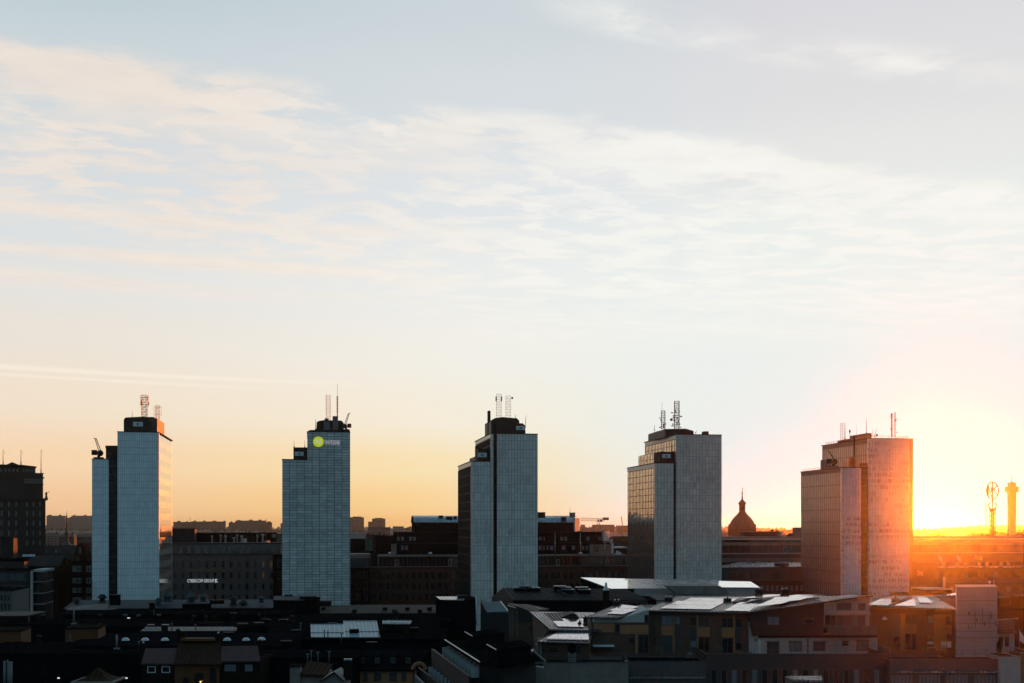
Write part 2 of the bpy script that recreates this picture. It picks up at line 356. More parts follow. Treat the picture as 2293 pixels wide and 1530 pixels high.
class MB:
    def __init__(s): s.v = []; s.f = []; s.sm = []
    def poly(s, pts, smooth=False):
        i = len(s.v); s.v += [Vector(p) for p in pts]; s.f.append(list(range(i, i+len(pts)))); s.sm.append(smooth); return s
    def prism(s, pts, d):
        """polygon pts extruded by vector d"""
        pts = [Vector(p) for p in pts]; d = Vector(d); q = [p+d for p in pts]; n = len(pts)
        s.poly(pts); s.poly(q[::-1])
        for i in range(n): s.poly([pts[i], q[i], q[(i+1) % n], pts[(i+1) % n]])
        return s
    def box(s, fr, u0, u1, v0, v1, z0, z1):
        P = lambda u, v, z: fr.p(u, v, z)
        s.poly([P(u0,v0,z0),P(u1,v0,z0),P(u1,v0,z1),P(u0,v0,z1)]); s.poly([P(u1,v0,z0),P(u1,v1,z0),P(u1,v1,z1),P(u1,v0,z1)])
        s.poly([P(u1,v1,z0),P(u0,v1,z0),P(u0,v1,z1),P(u1,v1,z1)]); s.poly([P(u0,v1,z0),P(u0,v0,z0),P(u0,v0,z1),P(u0,v1,z1)])
        s.poly([P(u0,v0,z1),P(u1,v0,z1),P(u1,v1,z1),P(u0,v1,z1)]); s.poly([P(u0,v1,z0),P(u1,v1,z0),P(u1,v0,z0),P(u0,v0,z0)])
        return s
    def tube(s, a, b, r, r2=None, n=6, cap=True):
        a, b = Vector(a), Vector(b); r2 = r if r2 is None else r2; d = (b-a).normalized()
        x = d.orthogonal().normalized(); y = d.cross(x)
        A = [a+(x*math.cos(k*2*math.pi/n)+y*math.sin(k*2*math.pi/n))*r for k in range(n)]
        B = [b+(x*math.cos(k*2*math.pi/n)+y*math.sin(k*2*math.pi/n))*r2 for k in range(n)]
        for k in range(n): s.poly([A[k], A[(k+1) % n], B[(k+1) % n], B[k]], n > 5)
        if cap: s.poly(A[::-1]); s.poly(B)
        return s
    def lathe(s, c, prof, n=24, smooth=True):
        c = Vector(c)
        for i in range(len(prof)-1):
            (r0, z0), (r1, z1) = prof[i], prof[i+1]
            for k in range(n):
                a, b = 2*math.pi*k/n, 2*math.pi*(k+1)/n
                pts = [c+Vector((r0*math.cos(a), r0*math.sin(a), z0)), c+Vector((r0*math.cos(b), r0*math.sin(b), z0)),
                       c+Vector((r1*math.cos(b), r1*math.sin(b), z1)), c+Vector((r1*math.cos(a), r1*math.sin(a), z1))]
                if r1 < 1e-4: pts = pts[:3]
                if r0 < 1e-4: pts = [pts[0], pts[2], pts[3]]
                s.poly(pts, smooth)
        return s
    def ball(s, c, rx, ry=None, rz=None, n=12, m=7):
        ry = ry or rx; rz = rz or rx; c = Vector(c)
        def P(i, j):
            t = math.pi*j/m - math.pi/2; a = 2*math.pi*i/n
            return c+Vector((rx*math.cos(t)*math.cos(a), ry*math.cos(t)*math.sin(a), rz*math.sin(t)))
        for j in range(m):
            for i in range(n):
                q = [P(i, j), P(i+1, j), P(i+1, j+1), P(i, j+1)]
                if j == 0: q = [q[0], q[2], q[3]]
                elif j == m-1: q = q[:3]
                s.poly(q, True)
        return s
    def slab(s, q, t, ribs=0, rh=.08, rw=.06):
        """roof plane: q = eave-left, eave-right, ridge-right, ridge-left; thickness t downward; ribs run eave to ridge"""
        q = [Vector(p) for p in q]; s.prism([p-Vector((0,0,t)) for p in q][::-1], (0,0,t))
        n = (q[1]-q[0]).cross(q[3]-q[0]).normalized()
        if n.z < 0: n = -n
        if ribs:
            L = max((q[1]-q[0]).length, (q[2]-q[3]).length); k = max(1, int(L/ribs))
            e = (q[1]-q[0]).normalized()*rw*.5
            for i in range(k+1):
                a = q[0].lerp(q[1], i/k); b = q[3].lerp(q[2], i/k)
                s.prism([a-e, a+e, b+e, b-e], n*rh)
        return s
    def build(s, name, mat, parent=None, loc=None):
        me = bpy.data.meshes.new(name)
        off = Vector((0,0,0))
        if parent is not None:
            r_ = parent
            while r_.parent is not None: r_ = r_.parent
            off = Vector(r_.location)
        elif loc is not None: off = Vector(loc)
        vs = []; idx = {}; fs = []
        for f in s.f:
            g = []
            for i in f:
                p = s.v[i]; k = (round(p.x, 4), round(p.y, 4), round(p.z, 4))
                if k not in idx: idx[k] = len(vs); vs.append(p-off)
                if idx[k] not in g: g.append(idx[k])
            fs.append(g)
        keep = [j for j, g in enumerate(fs) if len(g) > 2]
        me.from_pydata(vs, [], [fs[j] for j in keep])
        me.polygons.foreach_set('use_smooth', [s.sm[j] for j in keep])
        me.update()
        uvl = me.uv_layers.new(name='UVMap'); dat = uvl.data
        Z = Vector((0,0,1))
        for pl in me.polygons:
            n = pl.normal
            u = Z.cross(n)
            if u.length < 0.12: u = Vector((1, 0, 0)); w = n.cross(u)
            else: u.normalize(); w = n.cross(u)
            for li in pl.loop_indices:
                c = me.vertices[me.loops[li].vertex_index].co + off
                dat[li].uv = (c.dot(u), c.dot(w))
        o = bpy.data.objects.new(name, me); COL.objects.link(o)
        me.materials.append(M[mat] if isinstance(mat, str) else mat)
        if parent is not None: o.parent = parent
        else: o.location = off
        return o

def tag(o, label, cat, group=None, kind=None):
    if label: o['label'] = label
    if cat: o['category'] = cat
    if group: o['group'] = group
    if kind: o['kind'] = kind
    return o
def thing(name, label, cat, loc, group=None):
    o = bpy.data.objects.new(name, None); o.empty_display_size = .5; COL.objects.link(o); o.location = loc
    return tag(o, label, cat, group)
def dup(root, loc, label=None):
    r = root.copy(); COL.objects.link(r); r.location = loc
    if label: r['label'] = label
    for ch in list(root.children):
        c = ch.copy(); COL.objects.link(c); c.parent = r
        for g in ch.children:
            d = g.copy(); COL.objects.link(d); d.parent = c
    return r

def window(fr, u0, u1, z0, z1, v, parent, glass='glass_dark', frame='window_frame', bars=1, ft=.09, proud=.05):
    """a window on a wall whose face is at depth v of the frame (camera side is -v)"""
    mb = MB()
    for a in ((u0, u0+ft, z0, z1), (u1-ft, u1, z0, z1), (u0+ft, u1-ft, z1-ft, z1), (u0+ft, u1-ft, z0, z0+ft)):
        mb.box(fr, a[0], a[1], v-proud, v+.002, a[2], a[3])
    for k in range(bars):
        x = u0+(u1-u0)*(k+1)/(bars+1); mb.box(fr, x-ft*.45, x+ft*.45, v-proud*.8, v+.002, z0+ft, z1-ft)
    w = mb.build('window', frame, parent)
    g = MB().box(fr, u0+ft, u1-ft, v-proud*.35, v+.001, z0+ft, z1-ft).build('pane', glass, w)
    return w

def block(name, label, cat, fr, px0, px1, pt, pb, v0, v1, wall='render_grey', roof='roof_felt', cop=.25, group=None, rows=(), cols=(), glass='glass_dark',
          frame='window_frame', bars=1, base=None, ov=.12, ft=.09, glassf=None):
    """a building on the frame; px/py are read off the photograph at the depth of its front"""
    u0, u1 = fr.u(px0, v0), fr.u(px1, v0); um = (u0+u1)/2
    z1 = fr.z(pt, um, v0); z0 = 0.0 if base is None else (fr.z(pb, um, v0) if base == 'px' else base)
    root = thing(name, label, cat, fr.p(um, (v0+v1)/2, z0), group)
    MB().box(fr, u0, u1, v0, v1, z0, z1-cop).build('wall', wall, root)
    MB().box(fr, u0-ov, u1+ov, v0-ov, v1+ov, z1-cop+.002, z1).build('roof', roof, root)
    k = 0
    for (ra, rb) in rows:
        for (ca, cb) in cols:
            ua, ub = fr.u(ca, v0), fr.u(cb, v0); zt = fr.z(ra, (ua+ub)/2, v0); zb = fr.z(rb, (ua+ub)/2, v0)
            g = glassf(k) if glassf else glass
            window(fr, ua, ub, zb, zt, v0, root, g, frame, bars, ft); k += 1
    return root
def pbox(fr, px0, px1, pt, pb, v0, v1, name, mat, parent):
    u0, u1 = fr.u(px0, v0), fr.u(px1, v0); um = (u0+u1)/2
    return MB().box(fr, u0, u1, v0, v1, fr.z(pb, um, v0), fr.z(pt, um, v0)).build(name, mat, parent)
def pwin(fr, px0, px1, pt, pb, v, parent, **k):
    u0, u1 = fr.u(px0, v), fr.u(px1, v); um = (u0+u1)/2
    return window(fr, u0, u1, fr.z(pb, um, v), fr.z(pt, um, v), v, parent, **k)

def sunwall(px0, px1, pt, pb, Y, az=10.5, th=.6, m_=None):
    """upright wall running away from the viewer at azimuth az degrees, spanning px0..px1"""
    k = (px1-CX)/FPX; A = at(px0, pb, Y); s_, c_ = math.sin(R(az)), math.cos(R(az))
    t = (k*A.y-A.x)/(s_-k*c_); z0, z1 = A.z, at(px0, pt, Y).z
    B = Vector((A.x+s_*t, A.y+c_*t, z0)); d = Vector((-th*c_, th*s_, 0)); m_ = m_ or MB()
    return m_.prism([A, B, B+d, A+d], (0,0,z1-z0))
# ================================================================== the setting: ground, hills
g = MB(); S_ = 9000
g.poly([(-S_, -600, 0), (S_, -600, 0), (S_, 12000, 0), (-S_, 12000, 0)])
tag(g.build('ground', 'asphalt'), None, None, kind='structure')
def hill_h(px, Y):
    # tops read from the photograph: a nearer wooded rise and a far ridge
    near = {0:1184, 200:1188, 400:1186, 640:1190, 800:1192, 900:1186, 1000:1184, 1200:1188, 1400:1192, 1650:1192, 1800:1190, 2000:1192, 2100:1190, 2160:1186, 2240:1189, 2320:1188, 2700:1188, -400:1184}
    farp = {-400:1180, 0:1180, 300:1179, 640:1184, 900:1183, 1300:1183, 1600:1182, 1700:1183, 1790:1187, 2000:1188, 2120:1184, 2180:1179.5, 2250:1178, 2293:1178, 2700:1177}
    def ip(d):
        ks = sorted(d)
        for a, b in zip(ks, ks[1:]):
            if a <= px <= b: return d[a]+(d[b]-d[a])*(px-a)/(b-a)
        return d[ks[0]] if px < ks[0] else d[ks[-1]]
    zn = CAMZ + (HY-ip(near))/FPX*3300; zf = CAMZ + (HY-ip(farp))/FPX*6500
    a = math.exp(-((Y-3300)/650)**2); b = math.exp(-((Y-6500)/1200)**2)
    return max(zn*a, zf*b)
g = MB(); cols_ = list(range(-420, 2720, 12)); rows_ = [1500+k*180 for k in range(40)]
rr = random.Random(3)
Zs = [[hill_h(c, y)*(1.0)+rr.uniform(-1.0, 1.6)*(1 if y > 2500 else .2) for c in cols_] for y in rows_]
for i in range(len(rows_)-1):
    for j in range(len(cols_)-1):
        q = [((cols_[a]-CX)/FPX*rows_[b], rows_[b], max(-.5, Zs[b][a])) for a, b in ((j, i), (j+1, i), (j+1, i+1), (j, i+1))]
        g.poly(q, True)
tag(g.build('hills', 'hill_earth'), None, None, kind='structure')
g = MB()      # far-off woods on the rises
for k in range(2600):
    px = rr.uniform(-60, 2360); Y = rr.choice([rr.gauss(3250, 130), rr.gauss(3250, 130), rr.gauss(6450, 160)])
    z = hill_h(px, Y); x = (px-CX)/FPX*Y; h = rr.uniform(5, 11)*(1.0 if Y < 5000 else 1.5); w = h*rr.uniform(.25, .55)
    a0 = rr.uniform(0, 6)
    P = [Vector((x+w*math.cos(a0+t*2.09), Y+w*math.sin(a0+t*2.09), z-3+h*.35)) for t in range(3)]; T = Vector((x, Y, z-3+h)); Bt = Vector((x, Y, z-5))
    for t in range(3): g.poly([P[t], P[(t+1) % 3], T]); g.poly([P[(t+1) % 3], P[t], Bt])
tag(g.build('distant_woods', 'forest'), 'dark woods along the hills on the horizon', 'woods', kind='stuff')

# ================================================================== the five towers
ANG = 9.5
def curtain(fr, u, v0, v1, z0, z1, side, pitch, pane, parent, glass, frame, fin=.16, jit=.02, spand=None, spfrac=.3, finw=.10, seed=1, maxbands=40):
    """glass facade of the long side at u, facing side (-1 left, +1 right): one window_band per storey plus the frame"""
    rr = random.Random(seed); n = max(1, int(round((z1-z0)/pitch))); pitch = (z1-z0)/n
    m = max(1, int(round((v1-v0)/pane))); pw = (v1-v0)/m
    fm = MB(); U0 = u
    for k in range(n):
        a = z0+k*pitch; b = a+pitch; sp = a+pitch*spfrac
        gm = MB(); sm = MB()
        for j in range(m):
            va, vb = v0+j*pw, v0+(j+1)*pw
            t1, t2 = rr.uniform(-jit, jit), rr.uniform(-jit, jit)
            uu = u+side*.05
            q = [fr.p(uu+t1+t2, va, sp), fr.p(uu-t1+t2, vb, sp), fr.p(uu-t1-t2, vb, b), fr.p(uu+t1-t2, va, b)]
            gm.poly(q if side > 0 else q[::-1])
            if spand:
                q = [fr.p(uu+.03, va, a), fr.p(uu+.03, vb, a), fr.p(uu+.03, vb, sp), fr.p(uu+.03, va, sp)] if side > 0 else [fr.p(uu-.03, va, a), fr.p(uu-.03, va, sp), fr.p(uu-.03, vb, sp), fr.p(uu-.03, vb, a)]
                sm.poly(q)
        if b > -1: 
            gm.build('window_band', glass, parent)
            if spand: sm.build('spandrel_band', spand, parent)
        if not spand: fm.box(fr, min(u, u+side*fin), max(u, u+side*fin), v0, v1, a-.12+pitch*spfrac*.0, a+pitch*spfrac*.6)
        else: fm.box(fr, min(u, u+side*fin*.6), max(u, u+side*fin*.6), v0, v1, a-.05, a+.05)
    for j in range(m+1):
        v = v0+j*pw; fm.box(fr, min(u, u+side*fin*1.3), max(u, u+side*fin*1.3), v-finw/2, v+finw/2, z0, z1)
    fm.build('facade_frame', frame, parent)

def rail(mb, fr, pts, h=1.0, step=1.6, r=.03):
    for a, b in zip(pts, pts[1:]):
        a, b = Vector(a), Vector(b); n = max(1, int((b-a).length/step))
        up = Vector((0,0,h)); mb.tube(a+up, b+up, r, n=4); mb.tube(a+up*.5, b+up*.5, r*.8, n=4)
        for k in range(n+1): p = a.lerp(b, k/n); mb.tube(p, p+up, r, n=4)
    return mb

TW = {}
def tower(label, Y, lo, m0, m1, rec, tlo, tmn, gable, side_l=None, side_r=None, L=43.0, ext=0.0):
    """lo=(left px, right px) of the low block's end wall, m0..m1 main end wall, rec = recess between them"""
    fr = Fr(m0, Y, ANG); W_ = fr.u(m1); zt = fr.z(tmn, 0, 0)
    l0, l1 = fr.u(lo[0]), fr.u(lo[1]); zl = fr.z(tlo, l0, 0)
    root = thing('high_rise', label, 'tower block', fr.p((l0+W_)/2, L/2, 0), 'row of five high rises')
    # bodies
    MB().box(fr, .35, W_-.35+ext, 1.2, L, 0, zt-1.0).box(fr, l0+.35, .34, 1.4, L-3, 0, zl-1.0).build('body', 'mullion_dark', root)
    MB().box(fr, 0, W_, 0, 1.2-.004, 0, zt-.3).build('end_wall', gable, root)
    MB().box(fr, l0, l1, 0, 1.4-.004, 0, zl-.3).build('end_wall', gable, root)
    MB().box(fr, .3, W_-.3+ext, L+.004, L+1, 0, zt-.3).build('end_wall', gable, root)
    # dark glass between the two end walls
    if l1 < -.2:
        k = 0; z = 2.0; 
        gm = MB()
        while z < min(zt, zl+1)-1.5:
            gm.box(fr, l1, -.002, .95, 1.19, z, z+2.6); z += 3.0; k += 1
        gm.build('recessed_window_strip', 'strip_glass', root)
    if ext > 0: MB().box(fr, W_+.002, W_-.35+ext+.2, .75, 1.19, 0, zt-.31).build('recessed_window_strip', 'glass_warm', root)
    # cornices
    MB().box(fr, -.15, W_+.1+ext*.8, -.08, L+1.1, zt-.3+.002, zt).build('roof', 'dark_metal', root)
    MB().box(fr, l0-.15, -.155, -.08, L-2.5, zl-.3+.002, zl).build('roof', 'dark_metal', root)
    t = dict(fr=fr, W=W_, zt=zt, l0=l0, l1=l1, zl=zl, root=root, L=L, Y=Y)
    if side_l:
        curtain(fr, .35, 1.2, L, zl+.1, zt-2.0, -1, parent=root, seed=int(Y), **side_l)
        curtain(fr, l0+.35, 1.4, L-3, 2.0, zl-2.0, -1, parent=root, seed=int(Y)+1, **side_l)
        MB().box(fr, -.12, .345, .5, L, zt-2.0+.003, zt-.31).build('cornice', side_l.get('cap') or 'cornice_white', root) if False else None
    if side_r: curtain(fr, W_-.35+ext, 1.2, L, 2.0, zt-.8, 1, parent=root, seed=int(Y)+2, **side_r)
    return t
def cornice(t, mat, hmain=1.5, hlow=1.5):
    fr = t['fr']
    MB().box(fr, 0.0, .349, 1.2, t['L'], t['zt']-.3-hmain, t['zt']-.302).build('cornice', mat, t['root'])
    MB().box(fr, t['l0'], t['l0']+.349, 1.4, t['L']-3, t['zl']-.3-hlow, t['zl']-.302).build('cornice', mat, t['root'])

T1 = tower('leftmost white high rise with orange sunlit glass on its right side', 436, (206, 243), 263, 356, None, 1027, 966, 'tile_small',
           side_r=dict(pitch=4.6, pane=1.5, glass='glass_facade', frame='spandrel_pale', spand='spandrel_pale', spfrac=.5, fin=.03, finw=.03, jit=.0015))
T2 = tower('second high rise from the left with a round lime sign on its end wall', 436, (632, 687.6), 688, 784, None, 1028, 966, 'tile_strip',
           side_r=dict(pitch=3.3, pane=1.5, glass='glass_warm', frame='mullion', spand='spandrel_pale', spfrac=.5, fin=.05, finw=.05, jit=.006))
T3 = tower('middle high rise with a black vertical slot dividing its end wall', 446, (1055, 1098.6), 1099, 1204, None, 1032, 970, 'tile_panel',
           side_l=dict(pitch=3.27, pane=1.4, glass='glass_dark', frame='mullion_dark', spfrac=.25, fin=.35, finw=.08, jit=.01))
cornice(T3, 'cornice_white', 1.3, 1.5)
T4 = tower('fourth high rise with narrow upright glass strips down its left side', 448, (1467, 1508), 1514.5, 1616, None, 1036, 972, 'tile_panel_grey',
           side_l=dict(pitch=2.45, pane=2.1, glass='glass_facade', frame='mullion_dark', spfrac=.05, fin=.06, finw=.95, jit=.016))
cornice(T4, 'cornice_white', 1.5, 1.5)
T5 = tower('rightmost high rise with rust stained pinkish panels beside the setting sun', 469, (1886, 1928), 1945, 2036, None, 1046, 981, 'tile_stained',
           side_l=dict(pitch=4.9, pane=1.9, glass='glass_strip_dark', frame='mullion', spfrac=.08, fin=.10, finw=1.05, jit=.02), ext=2.2)
cornice(T5, 'plant_ribbed', 1.8, 1.6)

def on_roof(t, low=False): return t['zl'] if low else t['zt']
def rbox(t, px0, px1, pt, v0, v1, mat, name, parent, z0=None, low=False):
    fr = t['fr']; u0, u1 = fr.u(px0, v0), fr.u(px1, v0); zz = fr.z(pt, (u0+u1)/2, v0)
    return MB().box(fr, u0, u1, v0, v1, (on_roof(t, low) if z0 is None else z0)+.003, zz).build(name, mat, parent)
def rprism(t, outline, v0, v1, mat, name, parent):
    """outline in (px, py) on the plane v0, extruded back to v1"""
    fr = t['fr']; pts = [fr.p(fr.u(px, v0), v0, fr.z(py, fr.u(px, v0), v0)) for px, py in outline]
    return MB().prism(pts, fr.V*(v1-v0)).build(name, mat, parent)

# plant rooms (parts of the towers): chamfered dark penthouses
r = T1['root']
rprism(T1, [(277,969),(277,940),(281,935),(322,933),(333,937),(333,969)], 5, 20, 'roof_plant', 'plant_room', r)
rbox(T1, 334, 352, 937, 8, 30, 'plant_ribbed', 'plant_room', r)
rbox(T1, 326, 345, 934, 22, 36, 'roof_plant', 'plant_room', r)
pbox(T1['fr'], 298, 320, 945, 955, 4.9, 5.0, 'emblem_panel', 'panel_white', r)
pbox(T1['fr'], 306, 311, 947.5, 952.5, 4.8, 4.89, 'emblem_disc', 'emblem_blue', r)
rbox(T1, 237, 263.5, 999, 3, 30, 'roof_plant', 'attic', r, low=True)
rbox(T1, 236, 263.8, 998, 2.7, 30.3, 'dark_metal', 'attic_roof', r, z0=T1['fr'].z(1004.5, 0, 3))
r = T2['root']
rprism(T2, [(707,969),(709,962),(709,946),(713,943),(724,941),(765,942),(770,948),(770,969)], 6, 26, 'roof_plant', 'plant_room', r)
rbox(T2, 727, 736, 937, 8, 12, 'antenna_grey', 'vent_drum', r); rbox(T2, 745, 757, 932, 5, 9, 'antenna_grey', 'plant_room', r)
rbox(T2, 725, 739, 944, 4, 6, 'antenna_grey', 'plant_room', r)
rbox(T2, 657, 688, 1002, 3, 30, 'roof_plant', 'attic', r, low=True)
pbox(T2['fr'], 660, 680, 1012, 1021, 2.85, 2.99, 'emblem_panel', 'panel_white', r)
pbox(T2['fr'], 668, 673, 1014.5, 1018.5, 2.75, 2.84, 'emblem_disc', 'emblem_blue', r)
rprism(T2, [(689,966),(694,963),(782,963),(784,966)], .8, 40, 'dark_metal', 'roof_edge', r)
r = T3['root']
rprism(T3, [(1101,976),(1101,941),(1108,936.5),(1125,934),(1158,937),(1163,943),(1163,976)], 6, 24, 'roof_plant', 'plant_room', r)
rprism(T3, [(1111,974),(1111,948),(1170,948),(1176,953),(1177,974)], 4, 8.9, 'roof_plant', 'plant_room', r)
rprism(T3, [(1099.5,976),(1099.5,945),(1101,943),(1102.5,976)], 5.5, 20, 'plant_ribbed', 'plant_room', r)
rbox(T3, 1093, 1098.5, 920, 12, 14, 'roof_plant', 'chimney_flue', r)
pbox(T3['fr'], 1156, 1176, 954, 963, 3.85, 3.99, 'emblem_panel', 'panel_white', r)
pbox(T3['fr'], 1163, 1169, 956.5, 961.5, 3.75, 3.84, 'emblem_disc', 'emblem_blue', r)
rbox(T3, 1070, 1099, 1005, 3, 11, 'roof_plant', 'attic', r, low=True)
rbox(T3, 1072, 1108, 1019, 11.01, 38, 'plant_ribbed', 'attic', r, low=True)
pbox(T3['fr'], 1070, 1090, 1014, 1024, 2.85, 2.99, 'emblem_panel', 'panel_white', r)
pbox(T3['fr'], 1077, 1083, 1016.5, 1021.5, 2.75, 2.84, 'emblem_disc', 'emblem_blue', r)
pbox(T3['fr'], 1105.2, 1112.8, 971.5, 1417, -.02, .3, 'dark_slot', 'black_clad', r)
r = T4['root']
rprism(T4, [(1490,979),(1490,961),(1535,960),(1553,965),(1554,979)], 10, 26, 'roof_plant', 'plant_room', r)
rprism(T4, [(1488,979),(1488,963.5),(1491,961.5),(1491,979)], 9.5, 32, 'plant_ribbed', 'plant_room', r)
rbox(T4, 1577, 1587, 966, 6, 9, 'roof_plant', 'vent_box', r)
rbox(T4, 1478, 1513, 1012, 3, 10.9, 'roof_plant', 'attic', r, low=True)
u_ = T4['fr'].u(1475, 11)
MB().box(T4['fr'], u_, .3, 11, 39, T4['zl']+.003, T4['fr'].z(1012, u_, 11)).build('attic', 'mullion_dark', r)
curtain(T4['fr'], u_, 11, 39, T4['zl']+.2, T4['fr'].z(1013, u_, 11), -1, 2.6, 2.1, r, 'glass_facade', 'mullion_dark', spfrac=.05, fin=.06, finw=.95, jit=.03, seed=8)
pbox(T4['fr'], 1483, 1502, 1017, 1026, 2.85, 2.99, 'emblem_panel', 'panel_white', r)
pbox(T4['fr'], 1490, 1495, 1019.5, 1024, 2.75, 2.84, 'emblem_disc', 'emblem_blue', r)
r = T5['root']
MB().box(T5['fr'], .3, 2.2, 2, 17, T5['zt']+.003, T5['fr'].z(970, 0, 2)).build('plant_room', 'plant_ribbed', r)
MB().box(T5['fr'], .4, 5, 17.01, 29, T5['zt']+.003, T5['zt']+.9).build('plant_room', 'roof_plant', r)
MB().box(T5['fr'], T5['fr'].u(1835, 41), .3, 39.9, 40.0, T5['zl']+.02, T5['zl']+5).build('terrace_wall', 'concrete_pale', r)
MB().tube(T5['fr'].p(-.3, 12, T5['zl']), T5['fr'].p(-.3, 12, T5['zt']+1.5), .3).build('flue_pipe', 'roof_plant', r)
mb = MB()
for t_ in (T5,):
    fr = t_['fr']; z = t_['zt']; rail(mb, fr, [fr.p(.2, 40, z), fr.p(.2, .2, z), fr.p(t_['W'], .2, z), fr.p(t_['W'], 40, z)], .9, 2.5, .07)
    z = t_['zl']; rail(mb, fr, [fr.p(t_['l0']+.2, 38, z), fr.p(t_['l0']+.2, .2, z), fr.p(0, .2, z)], .8, 2.5, .06)
mb.build('roof_railing', 'steel_rust', r)

# ---- masts, cranes and signs standing on the towers
def lattice(px, w, pt, pb, Y, label, mat='steel', n=7, rr_=.09, items=(), bars=(), name='radio_mast', cat='radio mast', group=None, top=None):
    """square lattice mast: px centre, w width in px"""
    c = at(px, pb, Y); h = (pb-pt)/FPX*Y; hw = w/2/FPX*Y
    root = thing(name, label, cat, c, group)
    mb = MB(); P = [Vector((c.x+sx*hw, c.y+sy*hw, c.z)) for sx, sy in ((-1,-1),(1,-1),(1,1),(-1,1))]
    for p in P: mb.tube(p, p+Vector((0,0,h)), rr_, n=4)
    for k in range(n+1):
        z = Vector((0,0,h*k/n))
        for a in range(4):
            mb.tube(P[a]+z, P[(a+1) % 4]+z, rr_*.55, n=3)
            if k < n:
                z2 = Vector((0,0,h*(k+1)/n)); A, B_ = (P[a], P[(a+1) % 4]) if k % 2 else (P[(a+1) % 4], P[a])
                mb.tube(A+z, B_+z2, rr_*.5, n=3)
    for (bx0, bx1, by) in bars: mb.tube(at(bx0, by, Y-hw), at(bx1, by, Y-hw), rr_*.9, n=4)
    mb.build('lattice', mat, root)
    for it in items:
        kind, ix, iy, s = it
        p = at(ix, iy, Y-hw-.3)
        if kind == 'drum': MB().tube(p+Vector((0,-s*.35,0)), p+Vector((0,s*.35,0)), s, n=10).build('dish_antenna', 'antenna_grey', root)
        elif kind == 'box': MB().box(Fr(ix, Y-hw-.3), -s*.4, s*.4, -.2, .2, p.z-s*1.5, p.z+s*1.5).build('panel_antenna', 'antenna_grey', root)
        elif kind == 'rod': MB().tube(p, p+Vector((0,0,s)), .07, n=4).build('whip_antenna', mat, root)
        elif kind == 'horn': MB().tube(p+Vector((-s,0,0)), p+Vector((s,0,0)), s*.45, n=8).build('side_antenna', 'antenna_grey', root)
    return root
def rod(px, pt, pb, Y, label, mat='steel', r_=.1, dpx=0, group=None, cat='antenna'):
    c = at(px, pb, Y); m_ = MB().tube(c, at(px+dpx, pt, Y), r_, r_*.45, n=5); m_.tube(c, c+Vector((0,0,.5)), r_*2.6, r_*1.2, n=6)
    return tag(m_.build('rod_antenna', mat, None, c), label, cat, group)
Y1 = T1['Y']
lattice(323.5, 10, 885, 933, Y1+13, 'tallest lattice mast on the roof of the leftmost high rise', n=9, rr_=.1, bars=((314,333,890),(314,333,907)),
        items=(('box',317,902,.55),('box',330,893,.45),('box',333,904,.45),('rod',314,910,4.2),('rod',333,910,4.2)))
lattice(353, 7, 908, 940, Y1+20, 'shorter lattice mast at the right of the leftmost high rise roof', n=5, rr_=.07, bars=((345,361,912),(345,361,929)), items=(('rod',345,932,3.9),('rod',361,932,3.9)))
rod(296, 920, 936, Y1+8, 'thin antenna rod left on the plant room of the leftmost high rise')
def roof_crane(px, py, Y, tip, label, flip=1, s=1.0):
    """facade maintenance crane: drum cabin on a stubby base with a raised twin jib"""
    c = at(px, py, Y); root = thing('roof_crane', label, 'maintenance crane', c)
    f = Fr(px, Y)
    MB().box(f, -1.4*s, 1.4*s, -1, 1, c.z, c.z+.4*s).tube(f.p(0,0,c.z+.4*s), f.p(0,0,c.z+1.0*s), .5*s, n=8).build('base', 'roof_plant', root)
    MB().ball(f.p(.5*flip*s, 0, c.z+1.7*s), 1.0*s, .9*s, 1.0*s).build('winch_drum', 'roof_plant', root)
    MB().box(f, min(-2.1*s*flip, -.6*s*flip), max(-2.1*s*flip, -.6*s*flip), -.7, .7, c.z+1.1*s, c.z+2.7*s).build('cabin', 'dark_metal', root)
    a = f.p(.5*flip*s, 0, c.z+2.0*s); b = at(tip[0], tip[1], Y); mb = MB()
    for d in (-.3, .3): mb.tube(a+Vector((d*s,d,0)), b+Vector((d*s*.4,d,0)), .13*s, n=4)
    for k in range(8): p = a.lerp(b, k/8); q = a.lerp(b, (k+1)/8); mb.tube(p+Vector((-.3*s,-.3,0)), q+Vector((.3*s,.3,0)), .06, n=3)
    mb.tube(b, b+Vector((-flip*.7*s,0,.1)), .14*s, n=4).build('jib', 'roof_plant', root)
    return root
roof_crane(221, 1027, Y1+2, (214, 982), 'small maintenance crane on the low roof of the leftmost high rise', 1, 1.15)
lattice(735, 9, 885, 944, Y1+12, 'pale square lattice mast over the second high rise', n=12, rr_=.05)
lattice(755.5, 1.6, 888, 932, Y1+9, 'needle mast with short rungs, highest point of the second high rise', 'steel_rust', n=14, rr_=.1,
        bars=tuple((752.5,758.5,889+6.5*k) for k in range(6)), items=(('rod',755.5,888,4.6),))
rod(707, 939, 963, Y1+5, 'black pole at the left of the second high rise plant room', r_=.16)
rod(658.5, 986, 1002, Y1+6, 'slim rod on the left end of the second high rise attic'); rod(682.5, 986, 1002, Y1+6, 'slim rod on the attic beside the lime sign')
roof_crane(775, 964, Y1+3, (781, 926), 'maintenance crane leaning right on the second high rise roof', -1, .9)
Y3 = T3['Y']
lattice(1117, 11, 883, 936, Y3+14, 'left lattice mast with two long panel antennas on the middle high rise', 'steel', n=9, rr_=.06, items=(('box',1111,893.5,.6),('box',1123,893.5,.6)))
lattice(1138, 11, 887, 936, Y3+14, 'right lattice mast with a round antenna on the middle high rise', 'steel', n=8, rr_=.06, items=(('drum',1147,891.5,.42),))
rod(1154, 928, 938, Y3+12, 'short thin rod behind the round antenna mast'); rod(1176, 930, 958, Y3+6, 'tall slanting rod at the right corner of the middle high rise plant room', dpx=2, r_=.13)
Y4 = T4['Y']
